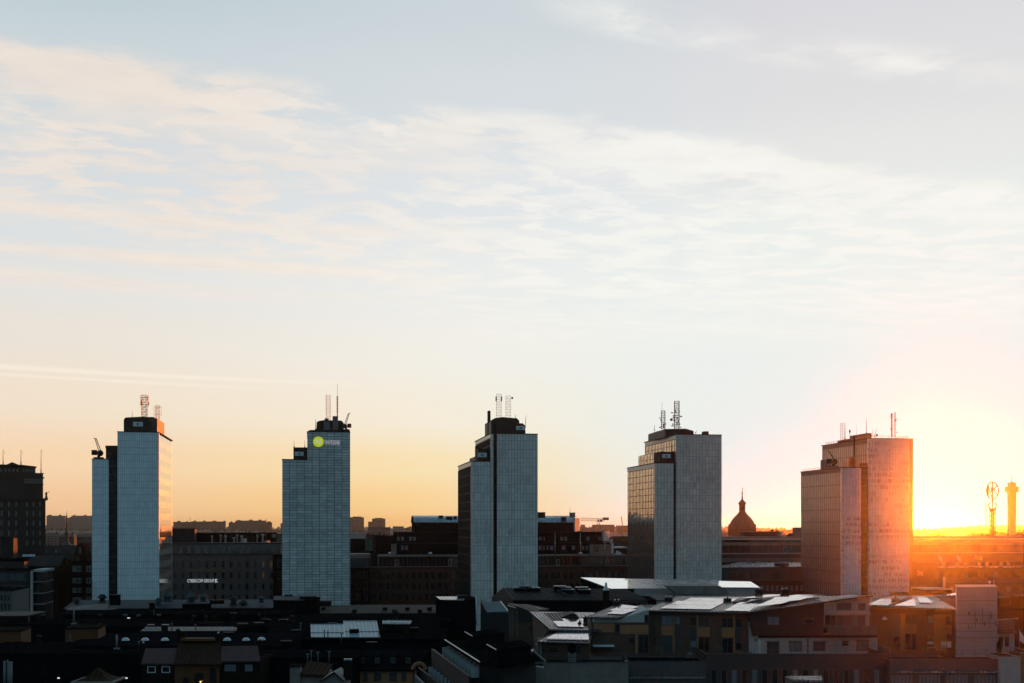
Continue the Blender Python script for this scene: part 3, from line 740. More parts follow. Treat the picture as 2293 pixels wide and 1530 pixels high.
lattice(1485, 8, 920, 961, Y4+14, 'left lattice mast with a whip on top on the fourth high rise', 'steel_rust', n=8, rr_=.1,
        items=(('rod',1482.5,920,3.4),('drum',1477.5,936.5,.25),('drum',1480,941,.3),('box',1486,954,.6),('horn',1478,957,.4),('drum',1490,950,.3)))
lattice(1515.5, 10, 898.5, 962, Y4+12, 'tall lattice mast crowded with dish antennas on the fourth high rise', 'steel_rust', n=12, rr_=.11, bars=((1506,1524,931),(1505,1523,936)),
        items=(('horn',1505,924.5,.42),('drum',1512,919,.3),('drum',1513,923,.3),('drum',1521,922.5,.3),('horn',1525,933,.45),('drum',1503.5,940,.55),
               ('drum',1510,942,.4),('box',1509,934,.5),('box',1516,937,.4),('drum',1507,950,.3),('horn',1506,954,.45),('box',1516,949,.5),('drum',1522,950,.25),('drum',1524,957,.25),('drum',1519,943,.3)))
rod(1465.5, 951, 965, Y4+22, 'thin rod left of the masts on the fourth high rise'); rod(1557.5, 963, 971, Y4+6, 'low bracket rod on the fourth high rise roof', dpx=3)
for a in (1486.5-2, 1504): rod(a, 991, 1013, Y4+5, ('left' if a < 1500 else 'right')+' black pole rising from the fourth high rise attic', r_=.18)
Y5 = T5['Y']
rod(1892, 946, 984, Y5+14, 'thick antenna pole over the left part of the rightmost high rise', 'steel_rust', .2)
lattice(1885, 5, 948, 985, Y5+18, 'faint pale lattice behind the thick pole on the rightmost high rise', 'steel', n=6, rr_=.04)
rod(1940, 937, 971, Y5+9, 'antenna pole with a side arm on the rightmost high rise', 'steel_rust', .13)
rod(1918, 950, 972, Y5+12, 'hairline antenna between the poles of the rightmost high rise', 'steel', .05)
lattice(1997, 2, 926, 980, Y5+5, 'left twin mast with small antennas at the right of the rightmost high rise', 'steel_rust', n=10, rr_=.09,
        items=(('drum',1996,928.5,.28),('drum',1997,932.5,.28),('horn',1994,934.5,.25),('drum',1995.5,960.5,.28)))
lattice(2004, 2.5, 924, 979, Y5+8, 'right twin mast, thinner, at the right of the rightmost high rise', 'steel', n=9, rr_=.05,
        items=(('drum',2005,941,.28),('drum',2009,939,.22),('drum',2006,943,.25),('drum',2008.5,968.5,.25)))
rod(1952, 961, 978, Y5+10, 'left bent vent rod near the roof centre of the rightmost high rise', 'steel_rust', .14, dpx=4)
rod(1958, 960, 978, Y5+10, 'right bent vent rod near the roof centre of the rightmost high rise', 'steel_rust', .14, dpx=5)
mb = MB().tube(at(1963.5,979,Y5+6), at(1963.5,975,Y5+6), .12, n=6).ball(at(1963.5,974.5,Y5+6), .45, .25, .5)
tag(mb.build('satellite_dish', 'roof_plant', None, at(1963.5,979,Y5+6)), 'small dish by the bent rods on the rightmost high rise', 'satellite dish')
mb = MB().tube(at(1903,985,Y5+15), at(1903,967,Y5+15), .1, n=6).ball(at(1903,966,Y5+15), .35, .25, .65)
tag(mb.build('satellite_dish', 'roof_plant', None, at(1903,985,Y5+15)), 'dark dish on a rod left on the rightmost high rise', 'satellite dish')
roof_crane(1866, 1046, Y5+10, (1857, 1011), 'maintenance crane in front of the windows of the rightmost high rise', 1, 1.2)
c = at(1908, 1045, Y5+8); root = thing('water_tank', 'round rusty tank with a railing on the low roof of the rightmost high rise', 'roof tank', c)
MB().lathe(c, [(0,0),(1.5,0),(1.5,3.2),(1.2,3.7),(0,3.9)], 14).build('drum', 'steel_rust', root)
f = Fr(1908, Y5+8); mb = MB()
rail(mb, f, [f.p(-5,-1.5,c.z), f.p(1.8,-1.8,c.z), f.p(3,0,c.z)], 2.0, 1.0, .07); mb.build('railing', 'steel_rust', root)

# the lime round sign and its outlined word
def text_mesh(body, size, depth, fr, u, v, z, name, mat, parent, outline=None, align='LEFT', spacing=1.0, xs=1.0):
    cu = bpy.data.curves.new('lettering', 'FONT'); cu.body = body; cu.size = size; cu.align_x = align; cu.space_character = spacing
    if outline: cu.fill_mode = 'NONE'; cu.bevel_depth = outline; cu.bevel_resolution = 0; cu.resolution_u = 3
    else: cu.extrude = depth; cu.resolution_u = 3
    tmp = bpy.data.objects.new('lettering', cu); COL.objects.link(tmp)
    dg = bpy.context.evaluated_depsgraph_get(); me = bpy.data.meshes.new_from_object(tmp.evaluated_get(dg))
    COL.objects.unlink(tmp); bpy.data.objects.remove(tmp); bpy.data.curves.remove(cu)
    off = Vector((0,0,0)); r_ = parent
    while r_ is not None and r_.parent is not None: r_ = r_.parent
    if r_ is not None: off = Vector(r_.location)
    for vt in me.vertices:
        c = vt.co; vt.co = fr.p(u+c.x*xs, v-c.z, z+c.y)-off
    me.materials.clear(); me.materials.append(M[mat]); me.name = name
    o = bpy.data.objects.new(name, me); COL.objects.link(o); o.parent = parent
    return o
fr = T2['fr']; uc = fr.u(713, -.3); zc_ = fr.z(989.5, uc, -.3); Rr = 11.6/FPX*T2['Y']
root = thing('wall_sign', 'round lime green sign and outlined white word on a high rise', 'sign', fr.p(uc, -.3, zc_-Rr))
mb = MB(); n = 32
ring = [fr.p(uc+Rr*math.cos(2*math.pi*k/n), -.35, zc_+Rr*math.sin(2*math.pi*k/n)) for k in range(n)]
mb.prism(ring, fr.V*.33).build('disc', 'sign_lime', root)
mb = MB(); sq = [(-.62,-.12),(-.45,.22),(-.30,.10),(-.34,-.10),(-.16,.20),(-.02,.30),(-.06,.02),(.05,-.25),(.16,-.42),(.30,-.45),(.48,-.1),(.60,.42),(.42,.30)]
pts = [fr.p(uc+a*Rr, -.42, zc_+b*Rr) for a, b in sq]
for a, b in zip(pts, pts[1:]): mb.tube(a, b, .13, n=5)
mb.build('squiggle', 'neon_white', root)
text_mesh('w\u0131se', 3.25, .05, fr, fr.u(727.5, -.2), -.25, fr.z(995.5, uc, -.2), 'lettering', 'neon_white', root, outline=.055, xs=.93)

# ================================================================== far and middle distance
def simple(name, label, cat, px0, px1, pt, Y, depth, wall, ang=ANG, group=None, roof='far_roof', rows=(), cols=(), **k):
    return block(name, label, cat, Fr(px0, Y, ang), px0, px1, pt, None, 0, depth, wall, roof, group=group, rows=rows, cols=cols, **k)
rr = random.Random(21)
def wgrid(px0, px1, n, y0, y1, m, wf=.5, hf=.5):
    cw = (px1-px0)/n; ch = (y1-y0)/m
    return [(y0+ch*(i+.5-hf/2), y0+ch*(i+.5+hf/2)) for i in range(m)], [(px0+cw*(j+.5-wf/2), px0+cw*(j+.5+wf/2)) for j in range(n)]
# apartment slabs on the ridge
far = [(104,146,1155,'pale far apartment block just right of the old stepped tower'),(147,163,1160,'low pale far block with balconies behind the thin spire'),
       (160,206,1155,'long pale far apartment block left of the leftmost high rise'),
       (388,430,1169,'brownish far apartment block right behind the leftmost high rise'),(428,505,1168,'long far apartment slab with a white top storey'),
       (512,529,1170,'narrow far block between two long slabs'),(527,596,1166,'longest far apartment slab with a dark flat roof left of the second high rise'),(594,609,1170,'short far block at the right end of the longest slab'),
       (628,634,1172,'sliver of a far block beside the second high rise')]
for i, (a, b, y, lab) in enumerate(far):
    rw, cl = wgrid(a+1, b-1, max(1, int((b-a)/5)), y+3, y+19, 4, .35, .4)
    simple('apartment_block', lab, 'apartment block', a, b, y, 3480, 16, 'far_plaster_pale' if 'pale' in lab else 'far_plaster', rows=rw, cols=cl, ft=.15, bars=0, group='far apartment blocks on the ridge', cop=1.6)
    if b-a > 12:
        f = Fr(a, 3480, ANG); r = [o for o in COL.objects if o.name.startswith('apartment_block') and o.parent is None][-1]
        for q in range(int((b-a)/22)+1): x_ = a+3+q*22+rr.uniform(0,6); pbox(f, x_, min(b-1, x_+rr.uniform(4,8)), y-rr.uniform(1.2,2.4), y+.2, 3, 9, 'roof_house', 'far_roof', r)
for a, b, y, y2, lab in ((784,815,1157,1160,'left one of the two pinkish far point blocks'),(834,863,1160,1162,'right one of the two pinkish far point blocks')):
    rw, cl = wgrid(a+1, b-1, 7, y+4, y+30, 9, .4, .5)
    r = simple('apartment_block', lab, 'apartment block', a, b, y+1.5, 3450, 26, 'far_plaster', rows=rw, cols=cl, ft=.12, bars=0, cop=.8, group='far apartment blocks on the ridge')
    f = Fr(a, 3450, ANG); pbox(f, a+6, b-6, y, y+1.6, 3, 15, 'roof_house', 'far_plaster', r)
simple('apartment_block', 'small step block left of the right pinkish point block', 'apartment block', 825, 834, 1168.5, 3460, 20, 'far_plaster', group='far apartment blocks on the ridge')
rw, cl = wgrid(826, 872, 9, 1183, 1195, 2, .4, .4)
simple('apartment_block', 'low far houses with pale fronts below the pinkish point blocks', 'apartment block', 824, 873, 1181, 1900, 18, 'far_plaster', rows=rw, cols=cl, ft=.12, bars=0, cop=1.5)
simple('apartment_block', 'flat far block with a pale roof left of the barrel roofed block', 'apartment block', 881, 904, 1179, 2300, 18, 'far_plaster_pale', cop=1.5)
for a, b, y, lab in ((1303,1310,1175,'left stub of the orange far blocks behind the tower crane'),(1329,1376,1175,'large orange far block behind the tower crane mast'),
                     (1310,1329,1182,'lower orange far block between two taller ones'),(1383,1409,1177,'orange far block left of the fourth high rise')):
    rw, cl = wgrid(a+1, b-1, max(1, int((b-a)/4)), y+3, y+17, 5, .35, .5)
    simple('apartment_block', lab, 'apartment block', a, b, y, 3450, 18, 'far_plaster', rows=rw, cols=cl, ft=.15, bars=0, group='far apartment blocks on the ridge', cop=.8)
# the sea of roofs between here and the ridge
def far_house(px, Y, w, d, h, rh, label, wall, i):
    f = Fr(px, Y, ANG+rr.uniform(-20, 20)); root = thing('town_house', label, 'house', f.p(w/2, d/2, 0), 'distant town houses')
    MB().box(f, 0, w, 0, d, 0, h).build('wall', wall, root)
    mb = MB(); A, B_, C, D = f.p(-.3,-.3,h), f.p(w+.3,-.3,h), f.p(w+.3,d+.3,h), f.p(-.3,d+.3,h); E, F_ = f.p(w*.12,d/2,h+rh), f.p(w*.88,d/2,h+rh)
    mb.poly([A,B_,F_,E]); mb.poly([C,D,E,F_]); mb.poly([B_,C,F_]); mb.poly([D,A,E]); mb.poly([D,C,B_,A])
    rf = mb.build('roof', rr.choice(['far_roof','roof_tin_dark','roof_copper']), root)
    mb = MB()
    for k in range(1):
        u = rr.uniform(.2,.8)*w; mb.box(f, u, u+1.8, d*.42, d*.42+1, h+rh*.5, h+rh+1.4)
    mb.build('chimney', 'brick_far', rf)
for i in range(120):
    Y = rr.uniform(640, 1700); px = rr.uniform(90, 2320)
    top = CAMZ + (HY-rr.uniform(1196, 1206) )/FPX*Y if Y < 1300 else CAMZ + (HY-rr.uniform(1191, 1199))/FPX*Y
    if px < 380: top += 0
    h = max(9, top-4.0)
    far_house(px, Y, rr.uniform(16, 34), rr.uniform(11, 15), h, 4.0, 'small dark town house among the distant roofs', rr.choice(['far_plaster','brick_far','stone_dark']), i)

# ---------------- tower crane and luffing crane
c = at(1340, 1200, 1100); root = thing('tower_crane', 'yellow tower crane with a flat jib before the far blocks', 'crane', Vector((c.x, c.y, 0)))
mb = MB(); hw = 1.2; base = Vector((c.x, c.y, 0)); top = at(1340, 1169, 1100).z
for sx, sy in ((-1,-1),(1,-1),(1,1),(-1,1)): mb.tube(base+Vector((sx*hw,sy*hw,0)), Vector((c.x+sx*hw,c.y+sy*hw,top)), .22, n=4)
k = 0; z = 2
while z < top-2.4:
    mb.tube(Vector((c.x-hw,c.y-hw,z)), Vector((c.x+hw,c.y-hw,z+2.4)), .14, n=3); mb.tube(Vector((c.x+hw,c.y-hw,z)), Vector((c.x-hw,c.y-hw,z+2.4)), .14, n=3); z += 2.4
mb.build('mast', 'crane_yellow', root)
mb = MB(); a = at(1300, 1160, 1100); b = at(1354, 1161.5, 1100); L_ = b-a
for dz_, dy_ in ((0,-.7),(0,.7),(-2.6,0)): mb.tube(a+Vector((0,dy_,dz_)), b+Vector((0,dy_,dz_)), .22, n=4)
for k in range(14):
    p = a.lerp(b, k/14); q = a.lerp(b, (k+.5)/14); r_ = a.lerp(b, (k+1)/14)
    mb.tube(p, q+Vector((0,0,-2.6)), .14, n=3); mb.tube(q+Vector((0,0,-2.6)), r_, .14, n=3)
mb.build('jib', 'crane_yellow', root)
f = Fr(1340, 1100); MB().box(f, 4, 9.5, -1.2, 1.2, at(0,1165,1100).z, at(0,1159,1100).z).build('counterweight', 'concrete', root)
MB().box(f, 1.3, 3.6, -1, 1, at(0,1169,1100).z, at(0,1163.5,1100).z).build('cab', 'far_plaster_pale', root)
MB().tube(Vector((c.x,c.y,top)), at(1340,1163.5,1100), .9, n=6).build('turntable', 'crane_yellow', root)
c = at(1397, 1200, 1400); root = thing('luffing_crane', 'slanting crane jib left of the fourth high rise', 'crane', Vector((c.x, c.y, 0)))
mb = MB(); a = at(1397, 1196, 1400); b = at(1391, 1157, 1400)
for d in (-.8, .8): mb.tube(a+Vector((d,0,0)), b+Vector((d*.4,0,0)), .3, n=4)
for k in range(9): p = a.lerp(b, k/9); q = a.lerp(b, (k+1)/9); mb.tube(p+Vector((-.8,0,0)), q+Vector((.7,0,0)), .14, n=3)
mb.build('jib', 'crane_yellow', root); MB().tube(Vector((c.x,c.y,0)), a, 1.0, n=6).build('mast', 'crane_yellow', root)

# ---------------- domed church
Yd = 900; c = at(1662, 1198, Yd); s_ = Yd/FPX; root = thing('domed_church', 'church with a dark ribbed dome, lantern and weathervane spire', 'church', Vector((c.x, c.y, 0)))
zz = lambda py: CAMZ+(HY-py)*s_
mb = MB(); prof = [(31*s_, zz(1205)), (31*s_, zz(1187)), (31.8*s_, zz(1186)), (31.8*s_, zz(1184.5))]
MB().lathe((c.x,c.y,0), [(32*s_,0)]+prof+[(30*s_, zz(1184.4))], 32).build('drum', 'stone_dark', root)
dome = [(30.2*s_, zz(1184.5)), (29*s_, zz(1178)), (26.4*s_, zz(1171)), (22.5*s_, zz(1164.5)), (17.5*s_, zz(1158.5)), (12.5*s_, zz(1153.5)), (9.2*s_, zz(1150.5)), (8.5*s_, zz(1148))]
d_ = MB().lathe((c.x,c.y,0), dome, 32).build('dome', 'copper_green', root)
mb = MB()
for k in range(16):
    a = 2*math.pi*k/16
    for (r0, z0), (r1, z1) in zip(dome, dome[1:]):
        mb.tube((c.x+r0*math.cos(a), c.y+r0*math.sin(a), z0), (c.x+r1*math.cos(a), c.y+r1*math.sin(a), z1), .22, n=4)
mb.build('rib', 'stone_dark', d_)
for k in range(8):
    a = 2*math.pi*k/8+.2; x, y = c.x+31.2*s_*math.cos(a), c.y+31.2*s_*math.sin(a)
    MB().box(Fr(CX+(x/y)*FPX, y), -.5, .5, -.5, .5, zz(1188), zz(1174)).build('pinnacle', 'stone_dark', root)
MB().lathe((c.x,c.y,0), [(8.4*s_,zz(1150)),(8.4*s_,zz(1147.5)),(7*s_,zz(1147)),(7*s_,zz(1130)),(8.6*s_,zz(1129.5)),(8.6*s_,zz(1127)),(7*s_,zz(1124.5)),(4.5*s_,zz(1121.5)),(2*s_,zz(1119.5)),(1.5*s_,zz(1113)),(.7*s_,zz(1108))], 16).build('lantern', 'stone_dark', root)
mb = MB().tube((c.x,c.y,zz(1108)), (c.x,c.y,zz(1093)), .22, .1)
for y, r_ in ((1106,.7),(1102.5,.55),(1098,.42)): mb.ball((c.x,c.y,zz(y)), r_)
mb.prism([at(1662,1094.5,Yd), at(1665,1094,Yd), at(1664.6,1092.4,Yd), at(1662,1093,Yd)], (0,.12,0)); mb.build('weathervane', 'steel', root)

# ---------------- telecom tower far right
Yk = 1240; c = at(2265.5, 1195, Yk); s_ = Yk/FPX; zz = lambda py: CAMZ+(HY-py)*s_
root = thing('telecom_tower', 'far square concrete telecom tower with a wide observation storey', 'tower', Vector((c.x, c.y, 0)))
f = Fr(2265.5, Yk, 0)
MB().box(f, -7.3*s_, 7.3*s_, -7*s_, 7*s_, 0, zz(1104)).build('shaft', 'concrete', root)
MB().box(f, -8*s_, 8*s_, -8*s_, 8*s_, zz(1104)+.01, zz(1102)).box(f, -11*s_, 11*s_, -11*s_, 11*s_, zz(1102)+.01, zz(1090)).build('observation_storey', 'concrete', root)
MB().box(f, -6.8*s_, 6.8*s_, -6.8*s_, 6.8*s_, zz(1090)+.01, zz(1081)).lathe(f.p(0,0,0), [(4*s_,zz(1081)),(2*s_,zz(1079)),(0,zz(1078.5))], 8).build('crown', 'concrete', root)
mb = MB().tube(f.p(0,0,zz(1079)), f.p(0,0,zz(1063)), .45, .18, n=5)
for k in range(5): mb.tube(f.p(-1.6*s_,0,zz(1076-k*2.4)), f.p(1.6*s_,0,zz(1076-k*2.4)), .15, n=4)
mb.build('antenna', 'steel', root)
mb = MB()
for k in range(5):
    for sd in (-1, 1): mb.ball(f.p(sd*7.9*s_, 0, zz(1118+k*4.6)), 1.1*s_, 1.1*s_, 1.5*s_, 8, 5)
mb.build('dish_row', 'concrete', root)

# ---------------- rotating clock sign on its lattice tower
Yn = 575; s_ = Yn/FPX; zz = lambda py: CAMZ+(HY-py)*s_
f = Fr(2222.5, Yn, -38); root = thing('rooftop_clock_sign', 'round openwork NK sign on a riveted lattice tower against the sun', 'sign', f.p(0,0,zz(1209)))
mb = MB(); hw = 4.4*s_; t_ = .42
for sx in (-1, 1):
    for sy in (-1, 1): mb.box(Fr(2222.5, Yn, 0), sx*hw-t_/2, sx*hw+t_/2, sy*hw-t_/2, sy*hw+t_/2, zz(1209), zz(1143))
    
f0 = Fr(2222.5, Yn, 0); k = 0; y = 1205
while y > 1146:
    for (vv, sgn) in ((-hw, 1), (hw, -1)):
        u0, u1 = (-hw, 0) if k % 2 else (0, hw)
        mb.box(f0, u0, u1, vv-.15, vv+.15, zz(y), zz(y-4.2))
        mb.box(f0, -.2, .2, vv-.14, vv+.14, zz(y), zz(y-9))
    y -= 5.2; k += 1
mb.build('lattice_tower', 'sign_red', root)
f1 = Fr(2222.5, Yn, 20)
mb = MB()
def ring(fr_, cz, ru, rz_, r, n=32, a0=0, a1=2*math.pi):
    P = [fr_.p(ru*math.cos(a0+(a1-a0)*k/n), 0, cz+rz_*math.sin(a0+(a1-a0)*k/n)) for k in range(n+1)]
    for a, b in zip(P, P[1:]): mb.tube(a, b, r, n=5, cap=False)
zc1 = zz(1099); ru, rz_ = 15.6*s_/math.cos(R(20)), 19.6*s_
ring(f1, zc1, ru, rz_, .27)
mb.build('outer_ring', 'sign_red', root)
mb = MB(); q = lambda a, b: f1.p(a*s_/.94, 0, zz(b))
for (a, b, r_) in (((0,1079),(0,1143),.30),((-11,1087),(-11,1113),.26),((-11,1087),(-1,1116),.24),((1.5,1098.5),(11,1087),.25),((2,1094),(13,1109),.25),((-2.5,1091),(-2.5,1103),.28)):
    mb.tube(q(*a), q(*b), r_, n=5)
mb.prism([q(-11,1113), q(-11,1086), q(-14.5,1093), q(-15.5,1101), q(-14,1108)], f1.V*.2)
mb.build('letters', 'sign_red', root)
mb = MB()
for k in range(12):
    a = 2*math.pi*k/12; mb.tube(f1.p(ru*.97*math.cos(a),0,zc1+rz_*.97*math.sin(a)), f1.p(ru*.86*math.cos(a),0,zc1+rz_*.86*math.sin(a)), .16, n=4)
mb.build('clock_marks', 'sign_red', root)
mb = MB(); ring(f1, zz(1131.5), 8.8*s_/.94, 9.5*s_, .2, 24, R(75), R(285-180+360-0) if False else R(75+330)); ring(f0, zz(1131.5), 8.8*s_, 9.5*s_, .2, 24, R(-215+0), R(35))
mb.prism([f0.p(-8.6*s_,-.6,zz(1139)), f0.p(8.6*s_,-.6,zz(1139)), f0.p(5*s_,-.6,zz(1144)), f0.p(-5*s_,-.6,zz(1144))], (0,1.2,0)); mb.build('lower_ring', 'sign_red', root)
lattice(2208.5, 3.5, 1126, 1207, 600, 'faint thin lattice mast left of the round clock sign', 'steel', n=14, rr_=.06, bars=((2206,2213,1126),(2206,2213,1157)))

# ---------------- old stepped tower at the left edge
Yt = 520; f = Fr(-60, Yt, 24); root = thing('stepped_tower', 'old dark stone tower with cornices, frieze and flat crown at the left edge', 'tower', f.p(12, 12, 0))
u = lambda px, v=0: f.u(px, v)
ur = u(102); z = lambda py: f.z(py, ur, 0)
MB().box(f, u(-60), ur, 0, 22, 0, z(1120)).build('shaft', 'stone_dark', root)
MB().box(f, u(-62), ur+.9, -.9, 22.9, z(1120)+.01, z(1116)).build('cornice', 'stone_dark', root)
u2 = u(96.5, .8)
MB().box(f, u(-56), u2, .8, 21, z(1116)+.01, z(1061)).build('upper_storeys', 'stone_dark', root)
MB().box(f, u(-57), u2+.6, .2, 21.6, z(1070.5), z(1069)).box(f, u(-57), u2+.3, .5, 21.3, z(1061)+.005, z(1059.5)).box(f, u(-57), u2+.3, .5, 21.3, z(1085), z(1084)).build('ledge', 'stone_dark', root)
MB().box(f, u(-40,3), u(79.5,3), 3, 18, z(1059.4), z(1047)).build('crown_storey', 'stone_dark', root)
MB().box(f, u(-42,2.2), u(82,2.2), 2.2, 18.8, z(1047)+.01, z(1044.5)).prism([f.p(u(-40,2.5),2.5,z(1044.5)), f.p(u(81,2.5),2.5,z(1044.5)), f.p(u(50,2.5),2.5,z(1041.5)), f.p(u(-20,2.5),2.5,z(1041.5))], f.V*15).build('crown_roof', 'roof_felt', root)
ct = f.p(u(27,8), 8, z(1034.5)); mb = MB(); P = [f.p(u(px,v),v,z(1042.5)) for px, v in ((12,4),(46,4),(46,12),(12,12))]
for a in range(4): mb.poly([P[a], P[(a+1) % 4], ct])
mb.build('pyramid_roof', 'roof_felt', root)
for k in range(6): pwin(f, 50+k*5.1, 53+k*5.1, 1050, 1057, 3, root, glass='glass_blind', bars=0, ft=.08)
for k in range(5): pwin(f, 1+k*9, 5+k*9, 1050, 1057, 3, root, glass='glass_dark', bars=0, ft=.08)
mb = MB()
for k in range(9):   # lozenge frieze
    a = 54+k*4.6
    for (p, q) in (((a,1071.5),(a+4.6,1083.5)),((a+4.6,1071.5),(a,1083.5))):
        mb.tube(f.p(u(p[0],.7),.72,z(p[1])), f.p(u(q[0],.7),.72,z(q[1])), .16, n=4)
mb.build('frieze', 'concrete', root)
for k in range(8): pbox(f, 55+k*5.2, 57+k*5.2, 1086, 1113, .45, .79, 'pilaster', 'stone_dark', root)
for cx_ in (60.5, 75, 89.5, 36, 20, 4):
    for (a, b) in ((1124,1135),(1144,1157),(1166,1178),(1188,1200),(1210,1222)): pwin(f, cx_-2, cx_+2, a, b, 0, root, glass='glass_blind' if cx_ > 50 and b < 1180 else 'glass_dark', bars=0, ft=.1)
for cx_ in (53, 67.5, 82.5, 97): pbox(f, cx_-1.2, cx_+1.2, 1121, 1240, -.35, -.004, 'pilaster', 'stone_dark', root)
for px, lab in ((7,'leftmost flagpole on the old stone tower'),(47,'middle flagpole on the old stone tower'),(92,'right flagpole on the old stone tower')):
    yb = 1044 if px < 90 else 1061; p = at(px, yb, Yt+12); m_ = MB().tube(p, at(px,1006,Yt+12), .22, .08, n=5)
    m_.tube(p-Vector((0,0,.6)), at(px, yb-9, Yt+12), .32, .25, n=6)
    m_.tube(at(px,1009,Yt+12), at(px+4.5,1017,Yt+12), .05, n=3); tag(m_.build('flagpole', 'steel', None, p), lab, 'flagpole')
# statue on the cornice corner
p = f.p(ur+.3, -.3, z(1116)); root = thing('statue', 'bronze statue with a raised arm on the cornice of the old tower', 'statue', p)
h = 16/FPX*Yt
mb = MB().lathe(p, [(.62,0),(.5,h*.2),(.42,h*.42),(.34,h*.5),(.46,h*.62),(.5,h*.72),(.2,h*.8),(.14,h*.84)], 10).ball(p+Vector((0,0,h*.9)), .2,.2,.26)
mb.tube(p+Vector((.35,0,h*.74)), p+Vector((.95,-.1,h*.85)), .13,.1).tube(p+Vector((.95,-.1,h*.85)), p+Vector((1.5,-.1,h*1.02)), .09,.05)
mb.tube(p+Vector((-.4,0,h*.74)), p+Vector((-.6,0,h*.5)), .13,.1); mb.build('figure', 'copper_green', root)
MB().box(Fr(CX+p.x/p.y*FPX, p.y), -.6, .6, -.6, .6, p.z-.5, p.z).build('pedestal', 'stone_dark', root)

# ---------------- thin onion spire and the houses left of the first tower
Y = 640; c = at(149.5, 1220, Y); root = thing('spired_church', 'thin green spire with a ball left of the leftmost high rise', 'church', Vector((c.x,c.y,0))); s_ = Y/FPX; zz = lambda py: CAMZ+(HY-py)*s_
MB().lathe((c.x,c.y,0), [(13*s_,0),(13*s_,zz(1222)),(9*s_,zz(1219)),(4*s_,zz(1212)),(2.6*s_,zz(1203)),(4.6*s_,zz(1197)),(5*s_,zz(1194)),(2.2*s_,zz(1190)),(1.8*s_,zz(1172)),(.9*s_,zz(1160)),(1.8*s_,zz(1157)),(.6*s_,zz(1154)),(.25*s_,zz(1144))], 16).build('spire', 'copper_green', root)
MB().box(Fr(136, Y, ANG), 0, 6.5, 3, 10, 0, zz(1221)).build('nave', 'render_grey', root)
def gable_house(name, label, fr, px0, px1, eave, ridge, v0, v1, wall, roofm, across=True, ribs=0, group=None, rows=(), cols=(), glass='glass_dark', frame='window_frame', ov=.4, base=0, cat='house', bars=1):
    u0, u1 = fr.u(px0, v0), fr.u(px1, v0); um = (u0+u1)/2; ze = fr.z(eave, um, v0); zr = fr.z(ridge, um, (v0+v1)/2 if across else v0)
    root = thing(name, label, cat, fr.p(um, (v0+v1)/2, base), group)
    if across:   # ridge parallel to the front
        vm = (v0+v1)/2
        MB().prism([fr.p(u0,v0,base),fr.p(u0,v0,ze),fr.p(u0,vm,zr),fr.p(u0,v1,ze),fr.p(u0,v1,base)], fr.U*(u1-u0)).build('wall', wall, root)
        mb = MB().slab([fr.p(u0-ov,v0-ov,ze+.05),fr.p(u1+ov,v0-ov,ze+.05),fr.p(u1+ov,vm,zr+.22),fr.p(u0-ov,vm,zr+.22)], .18, ribs)
        mb.slab([fr.p(u1+ov,v1+ov,ze+.05),fr.p(u0-ov,v1+ov,ze+.05),fr.p(u0-ov,vm,zr+.22),fr.p(u1+ov,vm,zr+.22)], .18, ribs)
    else:
        MB().prism([fr.p(u0,v0,base),fr.p(u0,v0,ze),fr.p(um,v0,zr),fr.p(u1,v0,ze),fr.p(u1,v0,base)], fr.V*(v1-v0)).build('wall', wall, root)
        mb = MB().slab([fr.p(u0-ov,v0-ov,ze),fr.p(u0-ov,v1+ov,ze),fr.p(um,v1+ov,zr+.22),fr.p(um,v0-ov,zr+.22)], .18, ribs)
        mb.slab([fr.p(u1+ov,v1+ov,ze),fr.p(u1+ov,v0-ov,ze),fr.p(um,v0-ov,zr+.22),fr.p(um,v1+ov,zr+.22)], .18, ribs)
    mb.build('roof', roofm, root)
    for (ra, rb) in rows:
        for (ca, cb) in cols: pwin(fr, ca, cb, ra, rb, v0, root, glass=glass, frame=frame, bars=bars)
    return root
f = Fr(66, 600, ANG)
rw, cl = [(1231,1241)], [(72,80),(97,105),(122,130)]
gable_house('town_house', 'dark mansard house with three pale dormers below the thin spire', f, 66, 168, 1252, 1222, 0, 14, 'brick_dark', 'roof_tin_dark', rows=(), cols=()).name = 'town_house'
for k, px in enumerate((76, 101, 126)):
    p = at(px, 1240, 597)
    root = thing('dormer', ['left', 'middle', 'right'][k]+' pale dormer on the dark roof below the thin spire', 'dormer', p); ff = Fr(px, 597, ANG)
    MB().box(ff, -1.3, 1.3, 0, 3.5, p.z, p.z+2.2).build('cheek', 'dark_metal', root); window(ff, -1.0, 1.0, p.z+.2, p.z+2.0, 0, root, 'glass_blind')
# curved gable
Y = 520; f = Fr(164, Y, ANG); u0, u1 = 0, f.u(196); um = (u0+u1)/2; root = thing('gabled_house', 'house with a tall round topped gable beside the leftmost high rise', 'house', f.p(um, 5, 0))
ze = f.z(1262, um); zt_ = f.z(1217, um)
pts = [f.p(u0,0,0), f.p(u1,0,0), f.p(u1,0,ze)] + [f.p(um+math.cos(R(a))*(u1-u0)*.46, 0, ze+(zt_-ze)*(math.sin(R(a)))**.9) for a in range(10,171,10)] + [f.p(u0,0,ze)]
MB().prism(pts, f.V*12).build('wall', 'brick_dark', root)
pwin(f, 176.5, 182, 1226, 1240, 0, root, bars=0); pwin(f, 172, 178, 1246, 1262, 0, root)
rw, cl = [(1295,1306),(1317,1327),(1338,1349)], [(162,169),(171,182)]
block('corner_house', 'dark house with lit white window bays left of the leftmost high rise', 'house', Fr(160, 500, ANG), 158, 206, 1258, None, 0, 16, 'brick_dark', rows=[(1268,1280)]+rw, cols=[(163,169),(171,182),(193,203)], frame='window_frame_white', bars=2)
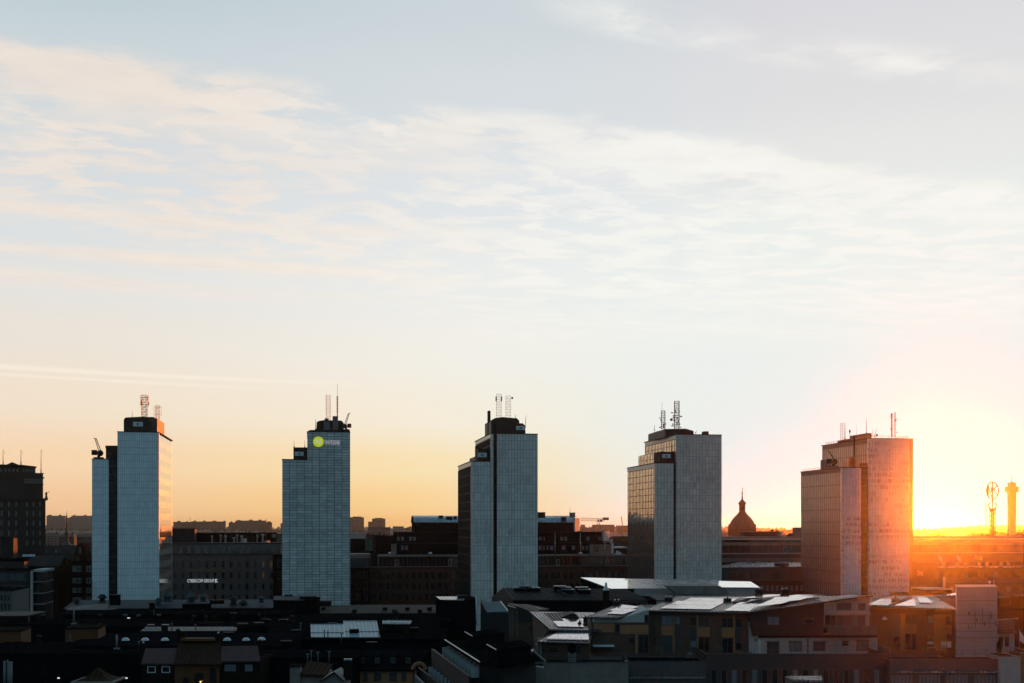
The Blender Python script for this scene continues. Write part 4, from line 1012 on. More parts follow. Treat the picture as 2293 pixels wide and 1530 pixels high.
# office block with orange lit edge
f = Fr(-40, 400, ANG); r = block('office_block', 'dark office block with an orange sunlit corner pier', 'office', f, -60, 72, 1277, None, 0, 22, 'clad_dark', rows=[(1284,1302),(1310,1327),(1333,1350),(1357,1375)], cols=[(-50,-30),(-26,-4),(-1,16),(20,58)], glass='glass_blue', frame='mullion_dark', bars=3)
pbox(f, 68, 73, 1278, 1395, -.8, -.01, 'corner_pier', 'concrete_pale', r)
pbox(f, 73.2, 98, 1276, 1281, .8, 18, 'edge_slab', 'concrete_pale', r)
for y in (1302, 1328, 1352): pbox(f, 73.2, 97, y, y+2.5, .8, 17, 'balcony_slab', 'concrete', r)
MB().box(f, f.u(72.5), f.u(95), 2.5, 17, 0, f.z(1281, 10)).build('wall', 'glass_dark', r)
block('roof_pavilion', 'flat roof pavilion with a pale sunlit corner at the far left', 'roof house', Fr(-40, 470, ANG), -40, 54, 1251, None, 0, 14, 'stone_dark', cop=1.2)
block('roof_pavilion', 'dark cube on the roofs left of the old tower foot', 'roof house', Fr(4, 505, ANG), 4, 30, 1204, None, -9, -2, 'dark_metal')
gable_house('town_house', 'house with a plain slanting tin roof behind the office block', Fr(60, 460, ANG), 62, 132, 1268, 1246, 0, 16, 'brick_dark', 'roof_tin_dark', ribs=.9)
block('office_block', 'low grey office with close upright windows at the left edge', 'office', Fr(-40, 330, ANG), -40, 28, 1322, None, 0, 20, 'render_grey', rows=[(1332,1345),(1352,1366)], cols=[(-30+k*8, -26+k*8) for k in range(7)], bars=0)

# ---------------- office with the lit white lettering between the first two towers
Y = 500; f = Fr(380, Y, ANG)
cols_w = [(390.5-2+k*18, 396.5-2+k*18) for k in range(13)]; cols_w = [(a, b) for a, b in cols_w if b < 611]
r = block('office_building', 'pale grey office with four rows of windows and lit white lettering', 'office', f, 352, 611, 1242, None, 0, 20, 'render_grey', 'dark_metal',
          rows=[(1257,1271),(1282,1295),(1307,1320),(1332,1344)], cols=cols_w, frame='mullion_dark', bars=0, glassf=lambda k: 'window_lit' if k in (11,12,24,42,43) else 'glass_blue' if (k*7) % 13 in (4,5,6,7,8) else 'glass_dark')
u0, u1 = f.u(382, 2), f.u(628, 2); zt_ = f.z(1216, u1/2, 2); zb_ = f.z(1242, u1/2, 0)
MB().box(f, u0, u1, 2, 18, zb_+.05, zt_-.6).build('penthouse_glazing', 'glass_dark', r)
MB().box(f, u0-.5, u1+.8, .8, 19, zt_-.6+.004, zt_).build('penthouse_roof', 'dark_metal', r)
mb = MB()
for k in range(22): uu = u0+(u1-u0)*k/22; mb.box(f, uu, uu+.15, 1.9, 1.99, zb_+.05, zt_-.6)
mb.build('mullion', 'mullion', r)
for k in range(9):
    a = 400+k*19+rr.uniform(-3, 3); pbox(f, a, a+rr.uniform(5, 9), 1222.5, 1239, 1.86, 1.895, 'blind', 'glass_blind', r)
block('office_building', 'dark side wing with a small red lamp left of the second high rise', 'office', Fr(611, 506, ANG), 612, 640, 1243, None, 0, 14, 'brick_dark', rows=[(1252,1270),(1280,1298)], cols=[(620,627),(629,634)], bars=0)
uu = f.u(616, 4); m_ = MB().box(f, uu, uu+.35, 5.2, 5.5, f.z(1266,uu,4), f.z(1249,uu,4)); tag(m_.build('vertical_lamp', 'lamp_glow_red', None, f.p(uu, 5.3, f.z(1266,uu,4))), 'small upright red lamp on the side wing', 'lamp')
fr = f; uc = f.u(419, -.2); p = f.p(uc+6, -.2, f.z(1305, uc)); root = thing('wall_sign', 'white lit letters with a small emblem on the grey office wall', 'sign', p)
text_mesh('CYBERCOM GROUP', 1.98, .04, f, uc, -.2, f.z(1304.5, uc), 'lettering', 'letters_lit', root, xs=.625)
mb = MB(); a = f.u(481.5, -.2); zb = f.z(1305, a)
for pts in ([(0,0),(.28,0),(.5,1.45),(.18,1.5)],[(.18,1.5),(.95,1.5),(.9,1.28),(.3,1.25)],[(.5,.8),(.8,.75),(1.05,0),(.8,0)]):
    mb.prism([f.p(a+x, -.25, zb+y) for x, y in pts], f.V*.1)
mb.build('emblem', 'letters_lit', root)
p = f.p(f.u(421,-.1), -.1, f.z(1279, 10)); root = thing('wall_sign', 'unlit row of small gold letters on the grey office', 'sign', p)
mb = MB(); uu = f.u(421, -.1); zb = f.z(1279.5, uu)
while uu < f.u(500, -.1):
    w_ = rr.uniform(.18, .4); mb.box(f, uu, uu+.08, -.16, -.01, zb, zb+.8)
    mb.box(f, uu+.085, uu+w_, -.16, -.01, zb+rr.choice([0,.35,.7]), zb+rr.choice([0,.35,.7])+.1) if rr.random() < .8 else None; uu += w_+.16
mb.build('lettering', 'letters_gold', root)
# roof machinery on the office
f2 = Fr(380, 520, ANG)
block('roof_house', 'dark stepped machine house right behind the leftmost high rise', 'roof house', f2, 352, 436, 1184, None, 0, 10, 'dark_metal', rows=(), cols=())
pboxes = [(405,425,1179,'small box on the dark machine house'),]
block('roof_house', 'long low dark roof house behind the office penthouse', 'roof house', Fr(380, 530, ANG), 436, 618, 1193, None, 0, 9, 'black_clad')
lights = [(475,1199,1211,.45),(494,1197,1201,.5),(505,1199,1206,.9),(524,1203,1207,.9),(531,1197,1202,.6),(541,1199,1207,.9),(576,1197,1200,.5),(588,1196,1208,1.0)]
for k, (px, a, b, w_) in enumerate(lights):
    c = at(px, 1216, 516-k*.3); z1 = at(px, a, 516).z; m_ = MB().lathe(c, [(w_*.45,0),(w_*.45,z1-c.z-.9),(w_*.8,z1-c.z-.6),(w_*.7,z1-c.z-.2),(0,z1-c.z)], 8)
    tag(m_.build('roof_vent', 'render_white', None, c), 'small round metal vent catching the sun on the office roof', 'vent', 'sunlit vents on the office roof')
for px0, px1, a, b, lab in ((546,548,1206,1214,'bright sunlit vent box on the office roof'),(598,605,1211,1214,'flat sunlit box at the right end of the office roof')):
    ff = Fr(px0, 515, ANG); u1 = ff.u(px1); m_ = sunwall(px0, px0+7, a, 1216.5, 513, 3, 1.0)
    tag(m_.build('vent_box', 'concrete_pale', None, ff.p(u1/2, .8, ff.z(1216.5))), lab, 'vent box')
for px, yt in ((504,1183),(596,1184),(426,1158),(578,1187)):
    rod(px, yt, 1205 if yt > 1170 else 1182, 528, {504:'sunlit roof rod above the office penthouse',596:'tall thin orange roof rod near the second high rise',426:'hair thin antenna above the far slabs',578:'short orange rod on the long roof house'}[px], 'steel_rust', .12)
c = at(613.5, 1200, 514); root = thing('round_sign', 'black roof box with a round pale emblem beside the second high rise', 'sign', at(613.5, 1212, 514)); ff = Fr(606, 514, ANG)
MB().box(ff, 0, ff.u(619), 0, 2, ff.z(1213), ff.z(1195)).build('box', 'black_clad', root)
mb = MB(); uc, zc2, r_ = ff.u(613.5), ff.z(1200.5), .72
P = [ff.p(uc+r_*math.cos(a*.4189), -.06, zc2+r_*math.sin(a*.4189)) for a in range(15)]
for a, b in zip(P, P[1:]+P[:1]): mb.tube(a, b, .11, n=4)
mb.tube(ff.p(uc-.45,-.06,zc2), ff.p(uc+.45,-.06,zc2), .16, n=4); mb.build('emblem', 'panel_white', root)
block('roof_house', 'pale plant box behind the second high rise', 'roof house', Fr(619, 540, ANG), 619, 660, 1197, None, 0, 8, 'concrete')

# ---------------- the long brick department building behind the third tower
Y = 520; f = Fr(780, Y, ANG)
def hexcols(a, b, p): 
    out = []; x = a; k = 0
    while x+7 < b: out.append((x, x+(7.5 if k % 2 else 9))); x += p; k += 1
    return out
r = block('office_building', 'dark brick house with pale window frames right of the second high rise', 'office', f, 760, 829, 1273, None, 0, 18, 'brick_dark', rows=[(1281,1296),(1304,1320),(1329,1345),(1353,1362)], cols=[(781,787),(798,807),(815,824)], bars=0)
zt_, zb_ = f.z(1241, 5), f.z(1273, 5)
MB().box(f, f.u(762), f.u(828), .6, 16, zb_+.1, zt_-1.8).build('penthouse_glazing', 'glass_blue', r)
MB().box(f, f.u(761), f.u(830), .3, 17, zt_-1.8+.003, zt_).build('penthouse_roof', 'concrete', r)
mb = MB()
for k in range(9): uu = f.u(784+k*5.5); mb.box(f, uu, uu+.18, .5, .59, zb_+.1, zt_-1.8)
mb.build('mullion', 'mullion', r); 
Y = 528; f = Fr(829, Y, ANG)
cl = hexcols(834, 1022, 14.6)+hexcols(1205, 1402, 14.2)
r = block('office_building', 'long brown brick building with rows of tall windows behind the middle high rises', 'office', f, 829, 1420, 1267, None, 0, 22, 'brick_far', rows=[(1281,1297),(1305,1321),(1329,1345)], cols=cl, bars=1, ft=.1)
u0, u1 = f.u(848, 1.5), f.u(1401, 1.5); zt_, zb_ = f.z(1243, 40, 1.5), f.z(1267, 40, 0)
MB().box(f, u0+.3, u1-.3, 2, 18, zb_+.1, zt_-.7).build('penthouse_glazing', 'glass_dark', r)
MB().box(f, u0, u1, .8, 19, zt_-.7+.003, zt_).box(f, u0-.4, u0, .8, 2.5, zb_+.1, zt_).box(f, u1, u1+.4, .8, 2.5, zb_+.1, zt_).build('penthouse_roof', 'concrete', r)
MB().box(f, f.u(829)-.2, f.u(1420), -.25, -.004, zb_-.5, zb_-.1).build('ledge', 'concrete', r)
mb = MB(); n_ = 62
for k in range(n_): uu = u0+(u1-u0)*k/n_; mb.box(f, uu, uu+.13, 1.9, 1.995, zb_+.1, zt_-.7)
mb.build('mullion', 'mullion', r)
for px in (888, 1008, 1250, 1360):
    pwin(f, px-3.5, px+3.5, 1253.5, 1266, 1.85, r, frame='window_frame_white', bars=0, ft=.12)
# dark attic storeys behind
f = Fr(885, 545, ANG)
wins = [(889,895),(898,905),(916,923),(925,931),(1206,1213),(1217,1220),(1255,1261),(1263,1270),(1313,1320),(1339,1347)]
r = block('attic_building', 'black clad attic storeys with a few pale windows behind the middle high rise', 'office', f, 886, 1351, 1191, None, 0, 16, 'black_clad', 'dark_metal', rows=[(1202,1211)], cols=wins, glass='glass_blind', bars=1)
r2 = block('attic_building', 'lower black clad attic storey with pale windows above the long penthouse', 'office', Fr(885, 539, ANG), 887, 1372, 1216, None, 0, 5.8, 'black_clad', 'dark_metal', rows=[(1222,1232)],
           cols=[(898,905),(907,914),(1206,1213),(1216,1220),(1224,1228),(1231,1239),(1258,1266),(1280,1288),(1302,1308),(1312,1316)], glass='glass_blind', bars=1)
fb = Fr(928, 552, ANG); u0, u1 = fb.u(928), fb.u(1287); z0, z1, z2 = fb.z(1191, u1/2)-.1, fb.z(1170, 20), fb.z(1157.5, 20)
root = thing('barrel_roof_hall', 'black upper hall with a bright curved tin roof behind the middle high rise', 'office', fb.p(u1/2, 8, z0))
MB().box(fb, u0, u1, 0, 16, z0, z1).build('wall', 'black_clad', root)
mb = MB(); n_ = 8; prof = [(8*(1-math.cos(math.pi*k/n_)), math.sin(math.pi*k/n_)*(z2-z1)*1.25) for k in range(n_+1)]
for (a, h1), (b, h2) in zip(prof, prof[1:]): mb.slab([fb.p(u0-.3, a, z1+h1), fb.p(u1+.3, a, z1+h1), fb.p(u1+.3, b, z1+h2), fb.p(u0-.3, b, z1+h2)], .15, 1.2)
mb.build('roof', 'roof_tin_pale', root)
mb = MB(); 
for ux_ in (u0-.25, u1+.1): mb.prism([fb.p(ux_, a, z1+h1-.1) for a, h1 in prof], fb.U*.15)
mb.build('gable', 'black_clad', root)
ue = fb.u(1288); sunwall(1287.6, 1298, 1160, 1191, 553).build('end_wall', 'render_white', root)
MB().box(fb, ue-.2, ue+2.9, -1.2, .2, z0, z0+.5).build('terrace_parapet', 'concrete_pale', root)
def ventbox(px0, px1, a, b, Y, mat, lab, cat='vent', capm='roof_plant', d=2.0, cap=.25):
    ff = Fr(px0, Y, ANG); u1 = ff.u(px1); root = thing('roof_vent_box', lab, cat, ff.p(u1/2, d/2, ff.z(b)))
    MB().box(ff, 0, u1, 0, d, ff.z(b), ff.z(a)-cap).build('shaft', mat, root); MB().box(ff, -.15, u1+.15, -.15, d+.15, ff.z(a)-cap+.003, ff.z(a)).build('cap', capm, root)
    return root
ventbox(983,992,1154.5,1163,556,'roof_plant','upright dark vent box on the curved roof'); ventbox(1000,1013,1157,1168,555,'roof_plant','squat dark round shouldered vent on the curved roof')
ventbox(1017,1023,1156,1160,556,'brick_far','tiny brown box at the left side of the middle high rise'); ventbox(1258,1268,1158,1169,554,'roof_plant','dark vent on the curved roof right of the middle high rise')
ventbox(1277,1288,1148,1159,556,'concrete','square grey lift box on the right end of the curved roof','roof house','concrete')
ventbox(1205,1221,1147,1160,556,'roof_plant','roof box with a pale lid touching the middle high rise','roof house','roof_tin_pale')
rod(1276.5, 1134, 1157, 557, 'hair thin antenna beside the square lift box')
m_ = MB().tube(at(1241,1156.8,548), at(1292,1156.8,548), .12, n=4); tag(m_.build('roof_pipe', 'steel_rust', None, at(1241,1156.8,548)), 'thin orange pipe lying along the curved roof', 'pipe')
r = block('roof_house', 'pale grey plant house with a door before the black attic', 'roof house', Fr(1324, 534, ANG), 1324.5, 1369, 1218, 1243.5, 0, 4, 'concrete', rows=(), cols=(), base='px')
ff = Fr(1324, 534, ANG); pwin(ff, 1330, 1339, 1222, 1236, 0, r, bars=0); pwin(ff, 1351, 1357, 1223, 1228, 0, r, bars=0); pwin(ff, 1358, 1364, 1223, 1228, 0, r, bars=0)
for px0, px1, a, b, lab in ((1352,1365,1190.5,1212,'wide sunlit chimney glowing orange beside the attic'),(1368,1372,1207,1216,'short sunlit flue right of the wide orange chimney'),(1369,1374,1217,1240,'tall thin sunlit flue at the end of the attic')):
    p_ = at(px0, b, 548); root = thing('chimney', lab, 'chimney', p_); sunwall(px0, px1, a, b, 548, 11, .8).build('shaft', 'render_white', root); sunwall(px0-.3, px1+.3, a-1, a-.05, 547.8, 11, 1.0).build('cap', 'dark_metal', root)
for px in (1243, 1299.5, 1355):
    c = at(px, 1266, 523); m_ = MB().tube(c, at(px, 1196, 523), .16, .07, n=6).ball(at(px,1195.6,523), .18)
    tag(m_.build('flagpole', 'galvanised', None, c), {1243:'left',1299.5:'middle',1355:'right'}[px]+' one of three bare flagpoles before the long penthouse', 'flagpole', 'bare flagpoles of the brick building')
for px, Y in ((963.5, 530), (1300, 530), (873, 531)):
    c = at(px, 1243, Y); s2 = 1.05 if px > 900 else .8
    m_ = MB().lathe(c, [(s2*.7,0),(s2*.75,.3),(s2,.35),(s2*.9,.8),(s2*.5,1.2),(0,1.35)], 14)
    tag(m_.build('mushroom_vent', 'galvanised', None, c), {963.5:'domed metal vent left of the middle high rise',1300:'domed metal vent behind the middle bare flagpole',873:'small domed vent at the left end of the penthouse roof'}[px], 'vent')
ventbox(877, 888, 1217, 1241, 533, 'concrete', 'narrow grey shaft left of the black attic', 'roof house')
# theatre-like black box with coloured stripes
f = Fr(780, 560, ANG); r = block('roof_house', 'black hall with coloured glass stripes right of the second high rise', 'roof house', f, 770, 837, 1207, None, 0, 12, 'black_clad')
pbox(f, 775, 819, 1193, 1206.6, 1, 9, 'upper_box', 'concrete_pale', r)
for k, mname in enumerate(['stripe_green','stripe_blue','stripe_teal','stripe_blue','stripe_green','stripe_teal','stripe_blue']):
    pbox(f, 818.5+k*2.6, 820.3+k*2.6, 1208, 1234, -.3, -.02, 'coloured_stripe', mname, r)
block('roof_house', 'plain black cube left of the narrow grey shaft', 'roof house', Fr(838, 556, ANG), 840, 884, 1200, None, 0, 10, 'black_clad', cop=.15)
block('roof_house', 'low dark annexe below the striped hall', 'roof house', Fr(829, 540, ANG), 812, 850, 1241, None, 0, 8, 'dark_metal')
block('house', 'house with a pale slanting roof right of the orange flues', 'house', Fr(1372, 570, ANG), 1373, 1404, 1225, None, 0, 8, 'brick_dark', roof='roof_tin_pale', cop=.8)
p = at(1387, 1242, 533); m_ = MB().prism([at(1380,1242,532), at(1393,1242,532), at(1391,1238,532), at(1385,1234,532), at(1380.5,1233,532)], (0,3,0))
tag(m_.build('roof_hood', 'panel_white', None, p), 'pale curved roof hood left of the fourth high rise', 'vent')

# ---------------- long banded building behind the fourth and fifth towers
Y = 545; f = Fr(1600, Y, ANG)
root = thing('banded_office', 'very long flat office with white bands behind the right high rises', 'office', f.p(90, 12, 0)); u0, u1 = f.u(1560), f.u(2420)
zb = lambda py: f.z(py, f.u(1700)) 
MB().box(f, u0, u1, 0, 24, 0, zb(1300)).build('wall', 'clad_panel_dark', root)
MB().box(f, u0, u1, 1.0, 24, zb(1300)+.01, zb(1241)).build('glazing', 'glass_dark', root)
MB().box(f, u0, u1, -.6, 25, zb(1241)+.01, zb(1239)).build('white_band', 'concrete_pale', root)
MB().box(f, u0, u1, 4, 22, zb(1239)+.01, zb(1222)).build('glazing', 'glass_warm', root)
MB().box(f, u0, u1, 2.5, 23, zb(1222)+.01, zb(1215)).build('grey_band', 'concrete', root)
MB().box(f, u0, u1, 4, 22, zb(1215)+.01, zb(1209)).build('glazing', 'glass_dark', root)
MB().box(f, u0, u1, 2.2, 24, zb(1209)+.01, zb(1207)).build('white_band', 'cornice_white', root)
MB().box(f, u0, u1, 3.4, 23, zb(1207)+.01, zb(1201.5)).build('parapet', 'concrete', root)
MB().box(f, u0, u1, -.3, .95, zb(1262), zb(1241)-.02).build('panel_band', 'clad_panel_dark', root)
mb = rail(MB(), f, [f.p(u0,-.3,zb(1239)), f.p(u1,-.3,zb(1239))], 1.1, 2.2, .035); mb.build('railing', 'rail_steel', root)
mb = MB(); n_ = 70
for k in range(n_): uu = u0+(u1-u0)*k/n_; mb.box(f, uu, uu+.15, 3.85, 3.99, zb(1239)+.01, zb(1222))
mb.build('mullion', 'mullion', root)
pwin(f, 1754.5, 1762, 1225, 1238.5, 3.8, root, frame='window_frame_white', bars=0, ft=.15)
for k in range(9):
    a = 1704+k*11.0; pwin(f, a, a+6.5, 1311, 1324, 0, root, glass='glass_blind', frame='brick_far', bars=0)
a_ = [2064,2080,2095,2110,2126,2141,2158,2172,2189,2206,2222,2238,2254,2270]
for k, a in enumerate(a_):
    pwin(f, a, a+8, 1257, 1267, .99, root, glass='glass_blind' if k % 3 != 1 else 'glass_warm', bars=1)
    pwin(f, a, a+9, 1314, 1325, 0, root, glass='glass_blind' if k % 4 == 0 else 'glass_warm', bars=1)
for k in range(9): a = 2092+k*22; pwin(f, a, a+9, 1281, 1294, .99, root, glass='glass_warm' if k % 3 else 'glass_blind', bars=1)
MB().box(f, f.u(2090), u1, -4, .9, zb(1274), zb(1271)).build('canopy', 'roof_tin_pale', root)
MB().box(f, f.u(2048), u1, -.5, -.01, zb(1309), zb(1298)).build('panel_band', 'clad_panel', root)
# lower hall with a tin roof in front of it
f = Fr(1600, 500, ANG); r = block('low_hall', 'grey hall with a pale ribbed tin roof between the two right high rises', 'hall', f, 1590, 1830, 1270, None, 0, 16, 'clad_panel', 'dark_metal')
pbox(f, 1590, 1830, 1301, 1345, -.25, -.01, 'brown_band', 'brick_far', r)
for k in range(9): pwin(f, 1704+k*11.0, 1710.5+k*11.0, 1311, 1324, -.25, r, glass='glass_blind', frame='brick_far', bars=0)
z0 = f.z(1270, 20); z1 = f.z(1259, 20, 16)
mb = MB().slab([f.p(f.u(1605),-.4,z0+.05), f.p(f.u(1830),-.4,z0+.05), f.p(f.u(1830,14),14,z1), f.p(f.u(1655,14),14,z1)], .2, .9, .16, .12); mb.build('tin_roof', 'roof_tin_pale', r)
for k, (a, b) in enumerate(((1632,1650),(1652,1668),(1678,1701),(1730,1748))): pbox(f, a, b, 1283, 1297, -.05, -.005, 'blank_panel', 'clad_panel_dark', r)
pbox(f, 1580, 1830, 1250, 1258.5, 15.8, 16.6, 'back_parapet', 'concrete', r)
ventbox(1738,1766,1262,1268,506,'roof_plant','dark sunken roof hatch in the pale ribbed roof','roof hatch')
# roof things on the long building
ventbox(1668,1744,1190,1201,560,'dark_metal','long low brown plant room on the banded office','roof house','concrete',6)
ventbox(1746,1752,1189.5,1201,559,'concrete_pale','pale upright box on the banded office roof','roof house','concrete')
ventbox(1778,1800,1181,1201,558,'concrete','grey lift house left of the rightmost high rise','roof house','concrete')
for px in (1729, 1739): 
    c = at(px, 1190, 562); m_ = MB().lathe(c, [(.5,0),(.5,.3),(.75,.35),(.7,.75),(0,.8)], 10); tag(m_.build('roof_vent', 'roof_plant', None, c), ('left' if px < 1735 else 'right')+' squat vent on the long brown plant room', 'vent')
c = at(1771, 1201, 560); m_ = MB().lathe(c, [(2.0,0),(1.7,.7),(1.0,1.2),(0,1.4)], 14); tag(m_.build('roof_dome', 'dark_metal', None, c), 'low dark dome beside the grey lift house', 'roof light')
rod(1781, 1165, 1182, 560, 'small aerial on the grey lift house', 'steel_rust', .08)
# right part: annexe with two faint figures on its wall, flagpoles with flags
f = Fr(2048, 510, ANG); r = block('office_annexe', 'reddish annexe wall with faint large figures right of the rightmost high rise', 'office', f, 2044, 2098, 1258, None, 0, 10, 'clad_panel_dark', 'concrete', rows=[(1283,1300)], cols=[(2082,2090)])
fr = f; text_mesh('36', 3.0, .05, f, f.u(2053,-.1), -.1, f.z(1289, 2), 'lettering', 'concrete_pale', r)
for px, lab in ((2101.5,'left'),(2143,'middle'),(2183.5,'right')):
    c = at(px, 1297, 505); root = thing('flagpole', lab+' one of three flagpoles with flags before the banded office', 'flagpole', c, 'flagpoles with flags')
    MB().tube(c, at(px, 1240, 505), .13, .07, n=6).build('pole', 'galvanised', root)
    if px > 2100:
        a = at(px, 1242, 505); w_ = 3.2 if px > 2180 else 1.6; mb = MB(); P = [[a+Vector((w_*i/6, .25*math.sin(i*1.3), -1.7*j-.25*i*(1.2 if px < 2180 else .6))) for j in (0, 1)] for i in range(7)]
        for i in range(6): mb.poly([P[i][0], P[i+1][0], P[i+1][1], P[i][1]], True)
        mb.build('flag', 'flag_blueyellow' if px > 2180 else 'cloth_flag', root)

# ================================================================== foreground roofs
def pq(name, mat, pts, t=.2, ribs=0, parent=None, **k):
    """roof plane from pixel+depth corners: eave-left, eave-right, ridge-right, ridge-left"""
    return MB().slab([at(*p) for p in pts], t, ribs, **k).build(name, mat, parent)
def wallpoly(name, mat, pts, Y, d, parent):
    """upright wall facing the camera with a pixel outline at depth Y, d metres thick"""
    return MB().prism([at(px, py, Y) for px, py in pts], (0, d, 0)).build(name, mat, parent)
def lerp3(a, b, t): return tuple(a[i]+(b[i]-a[i])*t for i in range(3))
def solar(q, nu, nv, u0, u1, v0, v1, parent, lift=.14, skip=()):
    """solar panels laid on the roof quad q (pixel+depth corners) between fractions u0..u1, v0..v1"""
    P = [at(*p) for p in q]; n = (P[1]-P[0]).cross(P[3]-P[0]).normalized()
    if n.z < 0: n = -n
    def pt(a, b): return P[0].lerp(P[1], a).lerp(P[3].lerp(P[2], a), b)+n*lift
    for j in range(nv):
        for i in range(nu):
            if (i, j) in skip: continue
            g = .012
            a0, a1 = u0+(u1-u0)*(i+g)/nu, u0+(u1-u0)*(i+1-g)/nu; b0, b1 = v0+(v1-v0)*(j+g*2)/nv, v0+(v1-v0)*(j+1-g*2)/nv
            jt = [rr.uniform(-.008, .008) for _ in range(4)]
            q_ = [pt(a0,b0)+n*jt[0], pt(a1,b0)+n*jt[1], pt(a1,b1)+n*jt[2], pt(a0,b1)+n*jt[3]]
            MB().prism(q_, n*.04).build('solar_panel', 'solar_glass', parent)

# ---------------- right: brown flats with solar roofs
YF = 178.0; F0 = Fr(CX, YF, 0.0)
def U(px, v=0): return F0.u(px, v)
def Zf(py, v=0): return F0.z(py, 0, v)
root = thing('apartment_house', 'brown brick flats with tall windows and a wide solar panel roof', 'apartment house', F0.p(U(1565), 7, 0))
wallpoly('wall', 'brick_brown', [(1453,1470),(1677,1470),(1677,1369),(1453,1366)], YF, 12, root)
R1 = [(1444,1366.5,YF-.6),(1682,1371.5,YF-.6),(1740,1337,YF+16),(1518,1336,YF+16)]
rf = pq('roof', 'roof_tin_mid', R1, .25, .62, root)
mb = MB()
for a, b in ((R1[0], R1[1]),): mb.tube(at(*a)-Vector((0,.05,.15)), at(*b)-Vector((0,.05,.15)), .14, n=6)
mb.build('gutter', 'rail_steel', rf)
solar(R1, 9, 3, .12, .66, .06, .86, rf, skip=((0,2),(8,1),(8,0)))
solar(R1, 4, 4, .74, 1.0, .0, .74, rf, skip=((0,3),))
SOL2 = [(1682,1370.5,YF-1.7),(1800,1354,YF-1.7),(1860,1341,YF+8),(1742,1344,YF+10)]; solar(SOL2, 5, 3, .0, .9, .12, .95, rf, lift=.5, skip=((4,0),(3,0),(4,1)))
solar([(1660,1343,YF+10),(1790,1343,YF+10),(1850,1336,YF+16),(1720,1335.5,YF+16)], 6, 2, 0, 1, 0, 1, rf, lift=.25, skip=((2,0),(2,1)))
def bay(x, flip=False):
    pass
for (a, b, c, d, gl) in ((1481,1506,1378,1400.5,'glass_blind'),(1564,1589,1382,1404,'glass_warm'),(1616,1642,1383,1405.5,'glass_dark'),
                         (1511,1524,1380,1399,'glass_blind'),(1544.5,1560,1382,1402,'glass_dark'),(1646,1661,1384.5,1405,'glass_dark'),
                         (1481,1506,1423,1458,'glass_blue'),(1511,1524,1433,1454,'glass_blue'),(1545,1560,1434,1451,'glass_blind'),(1564,1589,1426,1461,'glass_dark'),
                         (1616,1642,1428,1463,'glass_dark'),(1646,1661,1438,1456,'glass_dark')):
    pwin(F0, a, b, c, d, -.002, root, glass=gl, bars=1 if b-a > 20 else 0, ft=.11)
for (a, b, c, d) in ((1481,1506,1401,1422.5),(1564,1589,1404.5,1425.5),(1616,1642,1406,1427.5)): pbox(F0, a, b, c, d, -.06, -.002, 'infill_panel', 'render_ochre', root)
for (a, b, c, d) in ((1511,1524,1400,1432),(1545,1560,1403,1433),(1646,1661,1406,1437)): pbox(F0, a, b, c, d, -.05, -.002, 'infill_panel', 'clad_panel_dark', root)
for (a, b) in ((1506.4,1510.3),(1560.3,1563.6),(1642.4,1645.6)): pbox(F0, a, b, 1378, 1463, -.12, -.002, 'pier', 'render_ochre', root)
mb = MB().tube(F0.p(U(1466),-.12,Zf(1368)), F0.p(U(1466),-.12,Zf(1462)), .07, n=6); mb.build('downpipe', 'rail_steel', root)
for px in (1476, 1538, 1609): MB().box(F0, U(px)-.12, U(px)+.12, -.25, -.01, Zf(1427), Zf(1423)).build('wall_lamp', 'rail_steel', root)
# dark clad curved upper storey + white storey under it
root = thing('apartment_house', 'flats with a dark clad flared upper storey over a white ground storey', 'apartment house', F0.p(U(1820), 7, 0))
top = [(1677,1369.5),(1700,1366.5),(1740,1361.5),(1780,1356),(1815,1351),(1845,1347)]
wallpoly('upper_wall', 'clad_dark', [(1680,1400),(1686,1424),(1845,1424)]+top[::-1], YF-1.2, 11, root)
wallpoly('lower_wall', 'render_white', [(1677.5,1470),(1965,1470),(1965,1428),(1700,1429),(1697,1424.5),(1686,1424.2),(1680,1401),(1677.5,1392)], YF-.6, 10, root)
wallpoly('recess', 'black_clad', [(1698,1428.8),(1965,1427.8),(1965,1421.5),(1698,1424.2)], YF-.3, 9, root)
R2 = [(1690,1371.5,YF-1.6),(1845,1348.6,YF-1.6),(1947,1334.5,YF+5),(1600,1334.5,YF+17)]
mb = MB(); ev_ = [(1677,1370.5),(1700,1367.2),(1740,1362),(1780,1356.5),(1815,1351.5),(1848,1347),(1880,1342.5),(1920,1337),(1948,1334)]
for i in range(len(ev_)-1):
    (a, b), (c, d) = ev_[i], ev_[i+1]; t0, t1 = i/8, (i+1)/8
    ra, rb = (1722+ (1974-1722)*t0, 1337-3.0*t0), (1722+(1974-1722)*t1, 1337-3.0*t1)
    yb0, yb1 = YF+16-10*t0, YF+16-10*t1
    mb.slab([at(a,b,YF-1.7), at(c,d,YF-1.7), at(rb[0],rb[1],yb1), at(ra[0],ra[1],yb0)], .22, .62)
rf = mb.build('roof', 'roof_tin_mid', root)
mb = MB()
for (a, b), (c, d) in zip(ev_, ev_[1:]): mb.prism([at(a,b+.6,YF-1.75), at(c,d+.6,YF-1.75), at(c,d+4.5,YF-1.75), at(a,b+3.2,YF-1.75)], (0,.3,0))
mb.build('fascia', 'mullion_dark', rf)
Fd = Fr(CX, YF-1.2, 0)
pwin(Fd, 1718, 1745, 1380, 1400.5, -.002, root, glass='glass_blind', bars=1, ft=.12); pwin(Fd, 1801.5, 1822, 1386, 1397.5, -.002, root, glass='glass_dark', bars=0, ft=.12)
for a, b, y in ((1716,1748,1378.5),(1799,1826,1385)): pbox(Fd, a, b, y-1, y+.6, -.3, -.06, 'window_hood', 'mullion_dark', root)
Fw = Fr(CX, YF-.6, 0)
